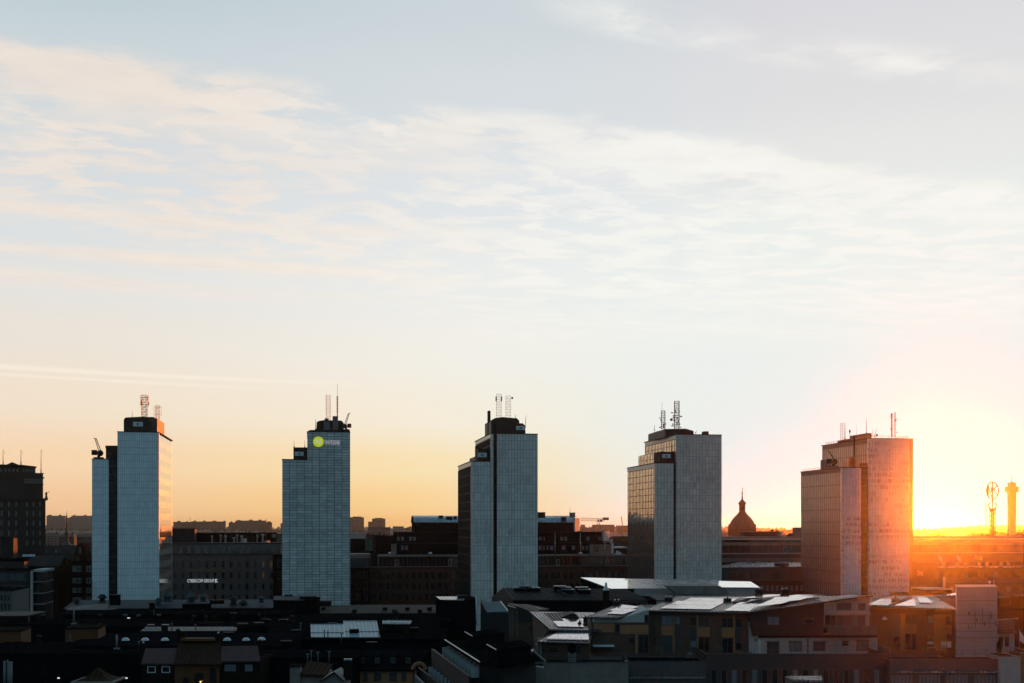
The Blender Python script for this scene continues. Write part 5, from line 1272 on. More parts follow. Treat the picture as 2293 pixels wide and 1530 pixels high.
for (a, b, c, d, gl) in ((1717,1745,1438,1466,'glass_blue'),(1767,1795,1437.5,1459,'glass_blind'),(1821,1848.5,1437.5,1458.5,'glass_blue'),(1918,1945.5,1435.5,1457.5,'glass_blind')):
    pwin(Fw, a, b, c, d, -.002, root, glass=gl, bars=1, ft=.12); pbox(Fw, a-2, b+3, c-2, c-.6, -.25, -.06, 'window_hood', 'mullion_dark', root)
pwin(Fw, 1886, 1900, 1435.5, 1447, -.002, root, glass='glass_dark', bars=0); pwin(Fw, 1690, 1694, 1431, 1435.5, -.002, root, bars=0)
pbox(Fw, 1699, 1703, 1433, 1465, -.04, -.002, 'door', 'panel_white', root)
MB().tube(Fw.p(Fw.u(1808.5),-.12,Fw.z(1430)), Fw.p(Fw.u(1808.5),-.12,Fw.z(1463)), .09, n=6).build('downpipe', 'rail_steel', root)
# balcony bay
wallpoly('bay_wall', 'clad_panel_pale', [(1845.3,1404),(1947,1404),(1947,1339),(1845.3,1351)], YF-.8, 9, root)
Fb = Fr(CX, YF-.8, 0)
for a, b in ((1874,1890),(1890.6,1907),(1922,1938)):
    pbox(Fb, a, b, 1377.5, 1402, -.05, -.002, 'infill_panel', 'clad_panel', root); pbox(Fb, a, b, 1351, 1367, -.05, -.002, 'infill_panel', 'clad_panel', root)
for a, b, c, d, gl in ((1846.5,1873,1377,1402,'glass_dark'),(1907.5,1921.5,1377,1402,'glass_blind')): pwin(Fb, a, b, c, d, -.004, root, glass=gl, bars=1 if b-a > 20 else 0, ft=.12)
mb = MB(); n_ = 30; x0, x1 = Fb.u(1845.5), Fb.u(1946); zt_ = Fb.z(1368)
mb.box(Fb, x0, x1, -.35, -.05, zt_-.25, zt_).prism([Fb.p(x0,-.36,zt_-.1), Fb.p(x1,-.36,zt_-.1), Fb.p(x1,-.9,zt_-.4), Fb.p(x0,-.9,zt_-.4)], (0,0,.03))
for k in range(n_):
    a, b = x0+(x1-x0)*k/n_, x0+(x1-x0)*(k+1)/n_; mb.prism([Fb.p(a,-.92,zt_-.38), Fb.p(b,-.92,zt_-.38), Fb.p(b,-.92,zt_-.55), Fb.p((a+b)/2,-.92,zt_-.66), Fb.p(a,-.92,zt_-.55)], (0,.02,0))
mb.build('awning', 'awning_cloth', root)
Fc = Fr(CX, YF-2.8, 0)
MB().box(Fc, Fc.u(1850), Fc.u(1965), 0, 2.2, Fc.z(1423.5), Fc.z(1420.5)).build('balcony_slab', 'mullion_dark', root)
for k in range(6): a = 1855.5+k*18.3; pbox(Fc, a, a+17.6, 1402.5, 1420.3, -.06, 0, 'balustrade_panel', 'clad_panel', root)
mb = rail(MB(), Fc, [Fc.p(Fc.u(1852),.05,Fc.z(1421)), Fc.p(Fc.u(1965),.05,Fc.z(1421))], 1.25, 1.2, .03); mb.build('handrail', 'rail_steel', root)
# right wing
Yr = 180.0; Fq = Fr(CX, Yr, 0)
root = thing('apartment_house', 'brown brick wing with ochre panels left of the white dish covered tower', 'apartment house', Fq.p(Fq.u(2045), 7, 0))
wallpoly('wall', 'brick_brown', [(1947.3,1470),(2141,1470),(2141,1363),(1947.3,1357.5)], Yr, 12, root)
R3 = [(1935,1358.5,Yr-.6),(2143,1364.5,Yr-.6),(2088,1334.5,Yr+14),(1990,1334.5,Yr+14)]
rf = pq('roof', 'roof_tin_mid', R3, .25, .62, root)
pq('roof_hip', 'roof_tin_dark', [(2143,1364.5,Yr-.6),(2146,1352,Yr+8),(2143,1340,Yr+16),(2088,1334.5,Yr+14)], .2, .8, root)
MB().tube(at(1935,1359.5,Yr-.7), at(2143,1365.5,Yr-.7), .13, n=6).build('gutter', 'rail_steel', rf)
solar(R3, 7, 2, .02, .56, .06, .62, rf, skip=((4,1),)); solar(R3, 3, 1, .62, .80, .34, .9, rf)
for (a, b, c, d, gl) in ((2027,2052,1375.5,1397,'glass_warm'),(2027,2052,1419,1455,'glass_dark'),(2000,2015.5,1425,1444,'glass_dark'),(2119,2131.5,1378,1399,'glass_dark'),(2106,2131.5,1422,1452,'glass_dark'),
                         (2076,2091,1378,1397,'glass_blind'),(2076,2091,1424,1449,'glass_dark')): pwin(Fq, a, b, c, d, -.002, root, glass=gl, bars=1 if b-a > 20 else 0, ft=.11)
for (a, b, c, d) in ((2027,2052,1397.6,1418.4),(2092,2118.5,1377,1458),(2119,2131.5,1400,1421)): pbox(Fq, a, b, c, d, -.06, -.003, 'infill_panel', 'render_ochre', root)
pbox(Fq, 2016.3, 2026.4, 1375, 1458, -.12, -.003, 'pier', 'render_ochre', root)
for (a, b, c, d) in ((2000,2015.5,1375,1424.5),(2076,2091,1397.6,1423.4)): pbox(Fq, a, b, c, d, -.05, -.003, 'infill_panel', 'clad_panel', root)
for (a, b) in ((2077,2090),(2107.5,2118),(2119.8,2130)): pbox(Fq, a, b, 1437, 1443 if a < 2100 else 1450, -.09, -.055, 'window_screen', 'panel_white', root)
MB().tube(Fq.p(Fq.u(2073.5),-.1,Fq.z(1366)), Fq.p(Fq.u(2073.5),-.1,Fq.z(1457)), .08, n=6).build('downpipe', 'rail_steel', root)
MB().tube(Fq.p(Fq.u(2137.5),-.1,Fq.z(1366)), Fq.p(Fq.u(2137.5),-.1,Fq.z(1460)), .08, n=6).build('downpipe', 'rail_steel', root)
c = Fq.p(Fq.u(1979.5), -.35, Fq.z(1388)); root = thing('wall_lamp', 'white half globe lamp on the brown brick wing', 'lamp', c)
MB().lathe(c, [(.39,0),(.39,.08),(.34,.28),(.2,.42),(0,.48)], 16).build('shade', 'panel_white', root); MB().tube(c+Vector((0,0,.45)), c+Vector((0,.34,.62)), .07, n=6).build('bracket', 'rail_steel', root)
# left gabled wing
Yl = 176.0; Fl = Fr(CX, Yl, 0)
root = thing('apartment_house', 'low brown wing with peach panels and a pale half gable', 'apartment house', Fl.p(Fl.u(1387), 7, 0))
wallpoly('wall', 'brick_brown', [(1320,1470),(1452.7,1470),(1452.7,1394.5),(1320,1394.5)], Yl, 12, root)
wallpoly('gable', 'concrete_pale', [(1330,1394),(1442,1394),(1452.7,1394),(1452.7,1366),(1440,1369),(1385,1387),(1330,1388)], Yl-.05, 11, root)
pbox(Fl, 1320, 1327, 1384, 1470, -.15, -.06, 'pier', 'render_ochre', root)
RL = [(1315,1381.5,Yl-.7),(1386,1383,Yl-.7),(1455,1361,Yl+7),(1388,1352.5,Yl+11)]
rf = pq('roof', 'roof_tin_mid', RL, .3, .62, root); solar(RL, 4, 3, .22, .92, .2, .9, rf, skip=((3,2),(0,0)))
MB().tube(at(1386,1384.5,Yl-.75), at(1455,1363,Yl+6.9), .16, n=6).build('verge', 'mullion_dark', rf)
for (a, b, c, d) in ((1329,1376,1395.5,1416.5),(1388,1452.5,1400,1420.5)): pbox(Fl, a, b, c, d, -.12, -.06, 'infill_panel', 'render_ochre', root)
for (a, b, c, d) in ((1377.5,1388,1396,1417),(1443,1452.5,1377,1396),(1430,1452.5,1422,1464),(1408,1422,1428,1442)): pwin(Fl, a, b, c, d, -.055, root, bars=1 if b-a > 20 else 0)
pbox(Fl, 1422.5, 1428.5, 1421, 1465, -.2, -.06, 'pier', 'render_ochre', root)
pbox(Fl, 1328, 1376, 1446, 1449, -1.6, -.06, 'canopy', 'panel_white', root)
MB().tube(Fl.p(Fl.u(1325.5),-.2,Fl.z(1383)), Fl.p(Fl.u(1325.5),-.2,Fl.z(1462)), .08, n=6).build('downpipe', 'rail_steel', root)
# lower left house with two solar roofs
Ya = 168.0; Fa = Fr(CX, Ya, 0)
root = thing('apartment_house', 'low brick house with an angled ribbed roof and loose solar panels', 'apartment house', Fa.p(Fa.u(1262), 8, 0))
wallpoly('wall', 'brick_brown', [(1205,1478),(1320,1478),(1320,1440),(1205,1440)], Ya, 8, root)
MB().prism([at(1192,1374,Ya+20), at(1231,1406,Ya+8.5), at(1229,1424,Ya+8.5), at(1201,1445,Ya+8.5), at(1196,1445,Ya+20)], (6,3,0)).build('side_wall', 'brick_brown', root)
RA = [(1231,1409,Ya+7),(1345,1412,Ya+7),(1330,1372,Ya+26),(1186,1370,Ya+21)]
rf = pq('roof', 'roof_tin_mid', RA, .25, .62, root); solar(RA, 6, 3, .20, .80, .10, .55, rf, skip=((0,2),(5,0),(1,2)))
RB = [(1203,1437,Ya-.6),(1319,1440,Ya-.6),(1330,1411.5,Ya+9.5),(1254,1411,Ya+9.5)]
rf = pq('roof', 'roof_tin_mid', RB, .22, .62, root); solar(RB, 6, 4, .10, .97, .12, .9, rf)
MB().tube(at(1203,1438.5,Ya-.65), at(1319,1441.5,Ya-.65), .13, n=6).build('gutter', 'rail_steel', rf)
wallpoly('dormer_cheek', 'roof_tin_dark', [(1250,1386),(1280,1374),(1290,1376),(1303,1392)], Ya+17, 5, root)
for (a, b, c, d) in ((1227,1250,1448,1462),(1291,1301,1446,1464),(1214,1224,1446,1464)): pwin(Fa, a, b, c, d, -.002, root, bars=1)
pbox(Fa, 1208, 1212.5, 1441, 1472, -.14, -.003, 'pier', 'concrete', root)
# conduits, hatches, snow rails, chimneys on the solar roofs
def roof_chimney(px, py, Y, w, h, lab, mat='roof_plant', flues=3):
    c = at(px, py, Y); root = thing('chimney', lab, 'chimney', c); f = Fr(px, Y)
    MB().box(f, -w/2, w/2, -.45, .45, c.z-.6, c.z+h).box(f, -w/2-.08, w/2+.08, -.53, .53, c.z+h+.003, c.z+h+.1).build('stack', mat, root)
    for k in range(flues):
        x = -w/2+w*(k+.5)/flues; MB().tube(f.p(x,0,c.z+h+.1), f.p(x,0,c.z+h+.45), .12, n=8).build('flue', 'galvanised', root)
    return root
for px, py, Y, w, h, lab, n_ in ((1497,1352,188,1.2,.8,'dark chimney at the left end of the wide solar roof',2),(1629,1353,188,1.1,.8,'dark chimney between the two solar fields of the wide roof',1),
        (1699,1334,197,1.1,.9,'left of two dark chimneys with three lit flues behind the solar roof',3),(1757,1336,197,1.2,1.0,'right of two dark chimneys with three lit flues behind the solar roof',3),
        (1826,1347,186,.7,.5,'small box chimney on the ribbed roof over the dark cladding',1),(2005,1352,186,1.0,.7,'square chimney on the right wing solar roof',1),
        (1381,1360,186,1.1,.8,'dark chimney on the left wing roof',2),(1311,1392,182,.6,.5,'small dark pipe on the angled ribbed roof',1),(1298,1403,180,.4,.5,'thin pipe before the dormer cheek',1)):
    roof_chimney(px, py, Y, w, h, lab, flues=n_)
for a, b, lab in (((1500,1338,193),(1700,1335,193),'long snow rail along the top of the wide solar roof'),((1668,1343,190),(1840,1345,186),'snow rail across the second solar field'),
                  ((1960,1338.5,192),(2090,1338.5,192),'snow rail on the right wing roof'),((1380,1352,187),(1450,1354,187),'snow rail on the left wing roof'),((1800,1334,190),(1945,1337,184),'snow rail on the ribbed roof ridge'),
                  ((1205,1435,168.3),(1316,1438,168.3),'snow rail above the lowest gutter'),((1268,1386,185),(1338,1388,184),'snow rail on the angled ribbed roof')):
    p, q = at(*a), at(*b); mb = MB(); n_ = int((q-p).length/1.3); up = Vector((0,0,.35))
    mb.tube(p+up, q+up, .035, n=4).tube(p+up*.6, q+up*.6, .03, n=4)
    for k in range(n_+1): c = p.lerp(q, k/n_); mb.tube(c-up*.3, c+up, .04, n=4)
    tag(mb.build('snow_rail', 'rail_steel', None, p), lab, 'snow rail')
for (a, b, w_, lab) in (((1640,1353,186),(1698,1338,194),.9,'dark roof ladder left of the second solar field'),((1790,1349,186),(1825,1337,191),.8,'dark sloping duct on the ribbed roof'),((1990,1358,181),(2032,1341,190),.8,'dark sloping duct between the right wing solar fields')):
    p, q = at(*a), at(*b); mb = MB(); mb.prism([p, p+Vector((w_,0,0)), q+Vector((w_,0,0)), q], (0,0,.3)); tag(mb.build('roof_duct', 'roof_tin_dark', None, p), lab, 'roof duct')

# ---------------- white dish tower
Yw = 170.0; Fz = Fr(2143, Yw, 1.5); root = thing('stair_tower', 'pale panelled stair tower carrying satellite dishes at the right', 'stair tower', Fz.p(3, 3, 0))
uw = Fz.u(2233); zt_ = Fz.z(1314)
def skew(z0, z1, o=0.0, v0=0.0, v1=6.0): return MB().prism([Fz.p(-o+v0*.37,v0,z0), Fz.p(uw+o+v0*.37,v0,z0), Fz.p(uw+o+v1*.37,v1,z0), Fz.p(-o+v1*.37,v1,z0)], (0,0,z1-z0))
skew(0, zt_-.12).build('wall', 'clad_panel_pale', root); skew(zt_-.12+.003, zt_, .06, -.06, 6.06).build('coping', 'concrete_pale', root)
for y in (1345.5, 1378, 1396, 1414, 1428): skew(Fz.z(y+.8), Fz.z(y-.8), .05, -.07, 6.05).build('dark_band', 'steel', root)
dishes = [(2171,1372.5,'topmost left dish on the pale stair tower'),(2189,1387.5,'middle dish between two aerials on the pale stair tower'),(2206,1396,'right of centre dish on the pale stair tower'),(2170.5,1403,'lower left pale dish on the pale stair tower'),
          (2220,1379,'small dish near the right edge of the pale stair tower'),(2231,1396.5,'dish hanging over the right edge of the pale stair tower')]
for px, py, lab in dishes:
    p = at(px, py, Yw-.75); root = thing('satellite_dish', lab, 'satellite dish', p)
    MB().ball(p, .22, .12, .38, 14, 8).build('reflector', 'steel' if px not in (2170.5, 2231) else 'concrete', root)
    MB().tube(p+Vector((.05,.05,0)), Vector((p.x+.15, Yw-.02, p.z+.1)), .04, n=5).tube(p+Vector((0,-.1,-.3)), p+Vector((-.35,-.25,-.1)), .02, n=4).build('arm', 'rail_steel', root)
for px, a, b, lab in ((2184.5,1369,1406,'left thin aerial among the dishes'),(2200,1362,1400,'tall thin aerial among the dishes'),(2217.5,1369,1406,'right aerial among the dishes')):
    c = at(px, b, Yw-.4); m_ = MB().tube(c, at(px,a,Yw-.4), .035, n=5)
    for k in range(4): z_ = at(px, a+2+k*2, Yw-.4); m_.tube(z_+Vector((-.16,0,0)), z_+Vector((.16,0,0)), .015, n=3)
    tag(m_.build('aerial', 'rail_steel', None, c), lab, 'aerial')
mb = MB(); 
for k in range(9): mb.tube(at(2160+k*5,1430.5,Yw-.3), at(2160+k*5,1436.5,Yw-.3), .035, n=4)
for y in (1431, 1436.5): mb.tube(at(2157,y,Yw-.3), at(2204,y,Yw-.3), .04, n=4)
tag(mb.build('wall_ladder', 'steel_rust', None, at(2157,1436.5,Yw-.3)), 'rusty ladder hung sideways on the pale stair tower', 'ladder')
# curved penthouse right of it
Yv = 176; f = Fr(2233, Yv, -6); r = block('penthouse', 'pale penthouse with a curved balcony at the right edge', 'penthouse', f, 2226, 2272, 1415, None, 0, 8, 'render_white', 'mullion_dark', rows=[(1426,1448)], cols=[(2236,2246),(2250,2259)], ov=.3)
pbox(f, 2226, 2273, 1388, 1411, -1.5, -1.4, 'balustrade_panel', 'clad_panel', r); pbox(f, 2226, 2273, 1411, 1415, -1.6, 3, 'balcony_slab', 'mullion_dark', r)
MB().tube(f.p(f.u(2226),-1.5,f.z(1388)+.1), f.p(f.u(2273),-1.5,f.z(1388)+.35), .05, n=5).build('handrail', 'cornice_white', r)
c = at(2283, 1452, 172); root = thing('flagpole', 'white drooping flag on a pole at the right edge', 'flagpole', c)
MB().tube(c, at(2283,1409,172), .05, n=6).build('pole', 'galvanised', root)
mb = MB(); a = at(2283,1412,172)
for i in range(5):
    x0_, x1_ = .14*i, .14*(i+1); mb.poly([a+Vector((x0_,.08*math.sin(i),-.2*i)), a+Vector((x1_,.08*math.sin(i+1),-.2*(i+1))), a+Vector((x1_,.08*math.sin(i+1),-1.6-.1*i)), a+Vector((x0_,.08*math.sin(i),-1.4-.1*i))], True)
mb.build('flag', 'cloth_flag', root)
for px0, px1, a, b, Y, mat, lab in ((2238,2262,1338,1366,230,'black_clad','black plant cube right of the pale stair tower'),(2284,2320,1334,1368,225,'black_clad','black plant cube at the very right edge')):
    ventbox(px0, px1, a, b, Y, mat, lab, 'plant box', 'dark_metal', 3)
block('flat_roof_house', 'dark block with pipes on its roof behind the curved penthouse', 'house', Fr(2225, 228, 3), 2226, 2330, 1366, None, -6, 12, 'brick_dark', 'roof_felt')
block('flat_roof_house', 'low brown flat roofs behind the right wing and the stair tower', 'house', Fr(2075, 260, 3), 2040, 2150, 1333, None, 0, 12, 'brick_dark', 'roof_felt')
for k in range(6):
    c = at(2091+k*9, 1343-k*.3, 196); m_ = MB().lathe(c-Vector((0,0,1.2)), [(.18,0),(.18,1.5),(.32,1.55),(.3,1.8),(0,1.95)], 8); tag(m_.build('roof_pipe', 'galvanised', None, c-Vector((0,0,1.2))), 'small capped pipe in the row behind the right wing', 'vent pipe', 'capped pipes behind the right wing')
m_ = MB(); m_.slab([at(2118,1333,236), at(2160,1335,236), at(2160,1326,246), at(2140,1327,246)], .3); tag(m_.build('glass_skylight', 'glass_clear_roof', None, at(2140,1334,236)), 'blinding bright sliver of glass roof left of the stair tower', 'glass roof')
root = block('roof_house', 'flat topped roof house with a pole before the sunlit annexe', 'roof house', Fr(2072, 300, 4), 2074, 2131, 1319, None, 0, 9, 'brick_dark', 'concrete_pale')
m_ = MB().tube(at(2114,1319,299), at(2114,1292,299), .35, n=8).tube(at(2114,1322,299), at(2114,1318,299), .2, n=6); tag(m_.build('roof_pole', 'concrete_pale', None, at(2114,1322,299)), 'thick pale pole on the flat topped roof house', 'pole')
c = at(2216, 1314, Yw+2); m_ = MB().tube(c, c+Vector((0,0,.5)), .05, n=5).ball(c+Vector((0,0,.65)), .22, .12, .22).tube(c+Vector((.6,0,0)), c+Vector((.6,0,1.0)), .03, n=4)
tag(m_.build('satellite_dish', 'panel_white', None, c), 'tiny round dish on top of the pale stair tower', 'satellite dish')

# ---------------- terraces and the lower buildings along the bottom right
def lowblock(px0, px1, pt, Y, d, wall, label, rows=(), cols=(), glassf=None, bars=0, drop=.6):
    f = Fr(px0, Y, 0); r = block('terrace_building', label, 'building', f, px0, px1, pt, None, 0, d, wall, 'roof_felt', rows=rows, cols=cols, bars=bars, glassf=glassf, cop=drop+.3, ov=-.02)
    for o in r.children:
        if o.name.startswith('roof'): o.location.z = -drop
    u0, u1 = f.u(px0), f.u(px1); z = f.z(pt)
    MB().box(f, u0, u1, .002, .25, z-drop-.4, z-.08).box(f, u0, u0+.25, .252, d-.3, z-drop-.4, z-.08).box(f, u1-.25, u1, .252, d-.3, z-drop-.4, z-.08).build('parapet', wall, r)
    MB().box(f, u0-.04, u1+.04, -.06, .3, z-.08+.003, z).build('coping', 'rail_steel', r)
    return r
r = lowblock(1220, 1407, 1483, 164, 3.6, 'concrete', 'plain pale concrete block under the left end of the terrace', drop=.1)
r = lowblock(1407.5, 1581, 1481, 168, 9, 'clad_panel', 'grey panelled block with a row of small spotlights under the terrace', drop=.45)
ff = Fr(1407.5, 168)
pbox(ff, 1409, 1580, 1517, 1519.5, -.4, -.01, 'ledge', 'galvanised', r)
for k in range(5): a = 1412+k*34.5; MB().tube(ff.p(ff.u(a),-.4,ff.z(1510)), ff.p(ff.u(a)+.1,0,ff.z(1509)), .12, n=6).tube(ff.p(ff.u(a)-.1,-.45,ff.z(1510)), ff.p(ff.u(a)+.4,-.45,ff.z(1510)), .07, n=5).build('spotlight', 'rail_steel', r)
r = lowblock(1582, 1990, 1464.5, 168, 9.2, 'clad_panel_dark', 'long dark clad block with a row of tall narrow windows below the white storey', rows=[(1499,1545)], cols=[(1592+k*22.8, 1605+k*22.8) for k in range(17)], glassf=lambda k: ['glass_dark','glass_dark','glass_blind','glass_dark','glass_blind','glass_dark'][k % 6], drop=1.0)
r = lowblock(1992, 2240, 1476, 166, 3.9, 'clad_panel', 'grey panelled block with spotlights and a strip of big panes below the dish tower', drop=.15)
ff = Fr(1992, 166)
pbox(ff, 1994, 2238, 1504.5, 1507, -.4, -.01, 'ledge', 'galvanised', r)
for k in range(8): a = 2014+k*32; MB().tube(ff.p(ff.u(a),-.4,ff.z(1500)), ff.p(ff.u(a)+.1,0,ff.z(1499)), .12, n=6).tube(ff.p(ff.u(a)-.1,-.45,ff.z(1500)), ff.p(ff.u(a)+.5,-.45,ff.z(1500)), .07, n=5).build('spotlight', 'rail_steel', r)
for k in range(4): a = 1994+k*62; pwin(ff, a, a+51, 1510, 1550, -.002, r, glass='glass_blind', bars=5)
f_ = Fr(1992, 170.2); r2 = thing('terrace_deck', 'planted brown terrace strip before the brown brick wing', 'terrace', f_.p(5, 5, 0)); z_ = at(0,1471,176).z
MB().box(f_, f_.u(1992), f_.u(2142), 0, 9.6, 0, z_).build('base', 'clad_panel_dark', r2)
lowblock(2240.5, 2285, 1470, 165, 8, 'concrete_pale', 'plain cream block in the lower right corner', drop=.1)
r = lowblock(2285.5, 2330, 1462, 172, 9, 'render_ochre', 'narrow ochre house cut by the photo edge', drop=.1)
def railing(a, b, lab, h=1.15, mat='rail_steel', step=1.5):
    p, q = at(*a), at(*b); m_ = rail(MB(), None, [p, q], h, step, .025); m_.tube(p+Vector((0,0,h*.75)), q+Vector((0,0,h*.75)), .015, n=3)
    tag(m_.build('railing', mat, None, p), lab, 'railing')
railing((1225,1483,164.5),(1405,1480,165), 'thin railing over the plain pale concrete block'); railing((1330,1481,168.5),(1580,1480,168.3), 'thin railing before the brown flats terrace')
railing((1700,1465,168.5),(1990,1464.5,168.5), 'thin railing before the white ground storey'); railing((1995,1475,166.5),(2235,1474,166.5), 'thin railing along the right terrace'); railing((2236,1470,165.5),(2290,1468,166), 'railing before the curved penthouse', step=.4)
railing((1455,1474,173),(1690,1472,173), 'second railing close to the tall brown flats windows')
def terrace_set(px, py, Y, lab, n=2):
    c = at(px, py, Y); root = thing('garden_table', lab, 'table', c); f = Fr(px, Y)
    MB().box(f, -.7, .7, -.4, .4, c.z+.7, c.z+.74).build('tabletop', 'steel', root)
    for a in (-.6, .6): MB().box(f, a-.03, a+.03, -.3, .3, c.z, c.z+.7).build('leg', 'steel', root)
def shrub(px, py, Y, s, lab, mat='plant_leaf'):
    c = at(px, py, Y); root = thing('potted_plant', lab, 'plant', c); MB().lathe(c, [(.2*s,0),(.28*s,.35*s),(.22*s,.34*s),(0,.3*s)], 10).build('pot', 'brick_brown', root)
    mb = MB()
    for k in range(90):
        p = c+Vector((rr.gauss(0,.28)*s, rr.gauss(0,.28)*s, (.75+rr.gauss(0,.25))*s)); d = Vector((rr.uniform(-1,1), rr.uniform(-1,1), rr.uniform(-1,1))).normalized(); e = d.orthogonal().normalized()
        mb.poly([p, p+d*.12*s+e*.05*s, p+d*.24*s, p+d*.12*s-e*.05*s])
    for k in range(5): mb.tube(c+Vector((0,0,.3*s)), c+Vector((rr.gauss(0,.2)*s, rr.gauss(0,.2)*s, .9*s)), .015*s, n=3)
    mb.build('foliage', mat, root)
terrace_set(1983, 1462, 172, 'small table on the terrace below the half globe lamp'); terrace_set(2085, 1462, 172, 'dark table on the terrace of the right wing')
shrub(1988, 1462, 174, 1.3, 'potted shrub beside the table on the right terrace'); shrub(2113, 1466, 170, 1.2, 'bushy potted plant by the ochre panels'); shrub(1470, 1466, 172, 1.0, 'potted plant left on the brown flats terrace'); shrub(1480, 1466, 171, 1.0, 'smaller potted plant left on the brown flats terrace')
shrub(1610, 1466, 172, 1.1, 'potted plant near the middle of the brown flats terrace')
c = at(1545, 1473, 173); root = thing('garden_cover', 'pale hump of a covered grill on the brown flats terrace', 'covered grill', c); MB().lathe(c, [(.55,0),(.6,.45),(.4,.75),(0,.85)], 9).build('cloth', 'clad_panel', root); MB().box(Fr(1545,173), -.7, .7, -.5, .5, c.z, c.z+.1).build('tray', 'steel', root)
c = at(2238, 1463, 168); root = thing('garden_cover', 'dark covered parasol standing before the curved penthouse', 'covered parasol', c); MB().lathe(c, [(.3,0),(.42,.5),(.4,1.4),(.1,2.0),(0,2.1)], 10).build('cover', 'black_clad', root); MB().box(Fr(2238,168), -.4, .4, -.4, .4, c.z, c.z+.1).build('foot', 'concrete', root)
for px in (1655, 1664, 1672): terrace_set(px*1.0, 1472, 173+(px-1655)*.05, {1655:'first',1664:'second',1672:'third'}[px]+' of three small dark tables near the dark clad block')
m_ = MB().slab([at(1776,1521.5,140), at(1841,1523,140), at(1838,1514,146), at(1771,1514,146)], .25, .6); root = thing('stair_hood', 'small tin roofed hood at the bottom edge', 'roof house', at(1800,1540,142)); m_.build('roof', 'roof_tin_pale', root)
MB().prism([at(1775,1524,141), at(1838,1525,141), at(1838,1560,141), at(1775,1560,141)], (0,4,0)).build('wall', 'clad_panel', root)
# black octagonal vent on the left terrace block
c = at(1281, 1480, 165.5); root = thing('roof_vent', 'tall grey shaft with a black octagonal hood on the pale concrete block', 'vent', c); f = Fr(1281, 165.5)
MB().box(f, -.55, .55, -.5, .5, c.z-.4, c.z+1.1).build('shaft', 'concrete', root)
P = [f.p(.62*math.cos(R(22.5+45*k)), -.55, c.z+1.75+.75*math.sin(R(22.5+45*k))) for k in range(8)]; MB().prism(P, (0,1.1,0)).build('hood', 'black_clad', root)
mb = MB(); rail(mb, f, [f.p(-1.0,-.8,c.z-.4), f.p(1.0,-.8,c.z-.4)], 1.0, .8, .03); mb.tube(f.p(-1.6,-.8,c.z-.4), f.p(-1.0,-.8,c.z+.6), .03).tube(f.p(1.6,-.8,c.z-.4), f.p(1.0,-.8,c.z+.6), .03).build('guard', 'rail_steel', root)

# ---------------- big black roof behind, chimney, glass roofs
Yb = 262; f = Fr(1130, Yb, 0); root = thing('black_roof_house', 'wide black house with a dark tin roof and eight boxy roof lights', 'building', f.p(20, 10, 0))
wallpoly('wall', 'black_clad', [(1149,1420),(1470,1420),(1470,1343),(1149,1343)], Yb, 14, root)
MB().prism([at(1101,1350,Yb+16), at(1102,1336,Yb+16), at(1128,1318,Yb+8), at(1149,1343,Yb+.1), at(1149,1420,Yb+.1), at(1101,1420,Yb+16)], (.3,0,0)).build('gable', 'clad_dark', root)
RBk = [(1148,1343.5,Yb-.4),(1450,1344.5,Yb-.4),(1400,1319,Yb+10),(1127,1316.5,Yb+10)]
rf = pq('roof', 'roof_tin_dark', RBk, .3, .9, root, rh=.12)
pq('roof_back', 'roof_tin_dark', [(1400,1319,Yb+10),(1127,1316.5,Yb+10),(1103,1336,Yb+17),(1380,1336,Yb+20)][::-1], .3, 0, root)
for k, (px, py) in enumerate(((1164,1321),(1196,1321),(1265,1320),(1271,1325),(1303,1320),(1309,1325),(1176,1317.5),(1254,1317.5))):
    c = at(px, py, Yb+ (7 if py < 1323 else 5)); ff = Fr(px, Yb+(7 if py < 1323 else 5)); root2 = thing('roof_light', 'boxy roof light with a pale lid on the black tin roof', 'roof light', c, 'boxy roof lights on the black roof')
    MB().box(ff, -1.35, 1.35, 0, 1.8, c.z-.7, c.z+.35).build('kerb', 'black_clad', root2); MB().box(ff, -1.45, 1.45, -.1, 1.9, c.z+.353, c.z+.5).build('lid', 'glass_blind', root2)
p, q = at(1152,1336,Yb+2), at(1430,1337,Yb+2); m_ = rail(MB(), None, [p, q], .5, 1.4, .05); tag(m_.build('snow_rail', 'rail_steel', None, p), 'snow rail low on the black tin roof', 'snow rail')
p, q = at(1236,1318.5,Yb+9), at(1262,1334,Yb+3); m_ = MB().prism([p, p+Vector((.8,0,0)), q+Vector((.8,0,0)), q], (0,0,.35)); tag(m_.build('roof_duct', 'roof_tin_dark', None, p), 'black duct crossing the black tin roof', 'roof duct')
Yc = 235; c = at(1357, 1342, Yc); root = thing('chimney', 'conical metal chimney cowl on a dark stack before the bright glass roof', 'chimney', Vector((c.x,c.y,at(0,1372,Yc).z))); f = Fr(1357, Yc); zz = lambda py: CAMZ+(HY-py)*Yc/FPX
MB().box(f, -.6, .6, -.6, .6, zz(1372), zz(1322)).build('stack', 'brick_dark', root)
MB().lathe((c.x,c.y,0), [(.62,zz(1322)),(.55,zz(1320)),(.27,zz(1313.5)),(.22,zz(1305)),(0,zz(1304.8))], 14).build('cowl', 'galvanised', root)
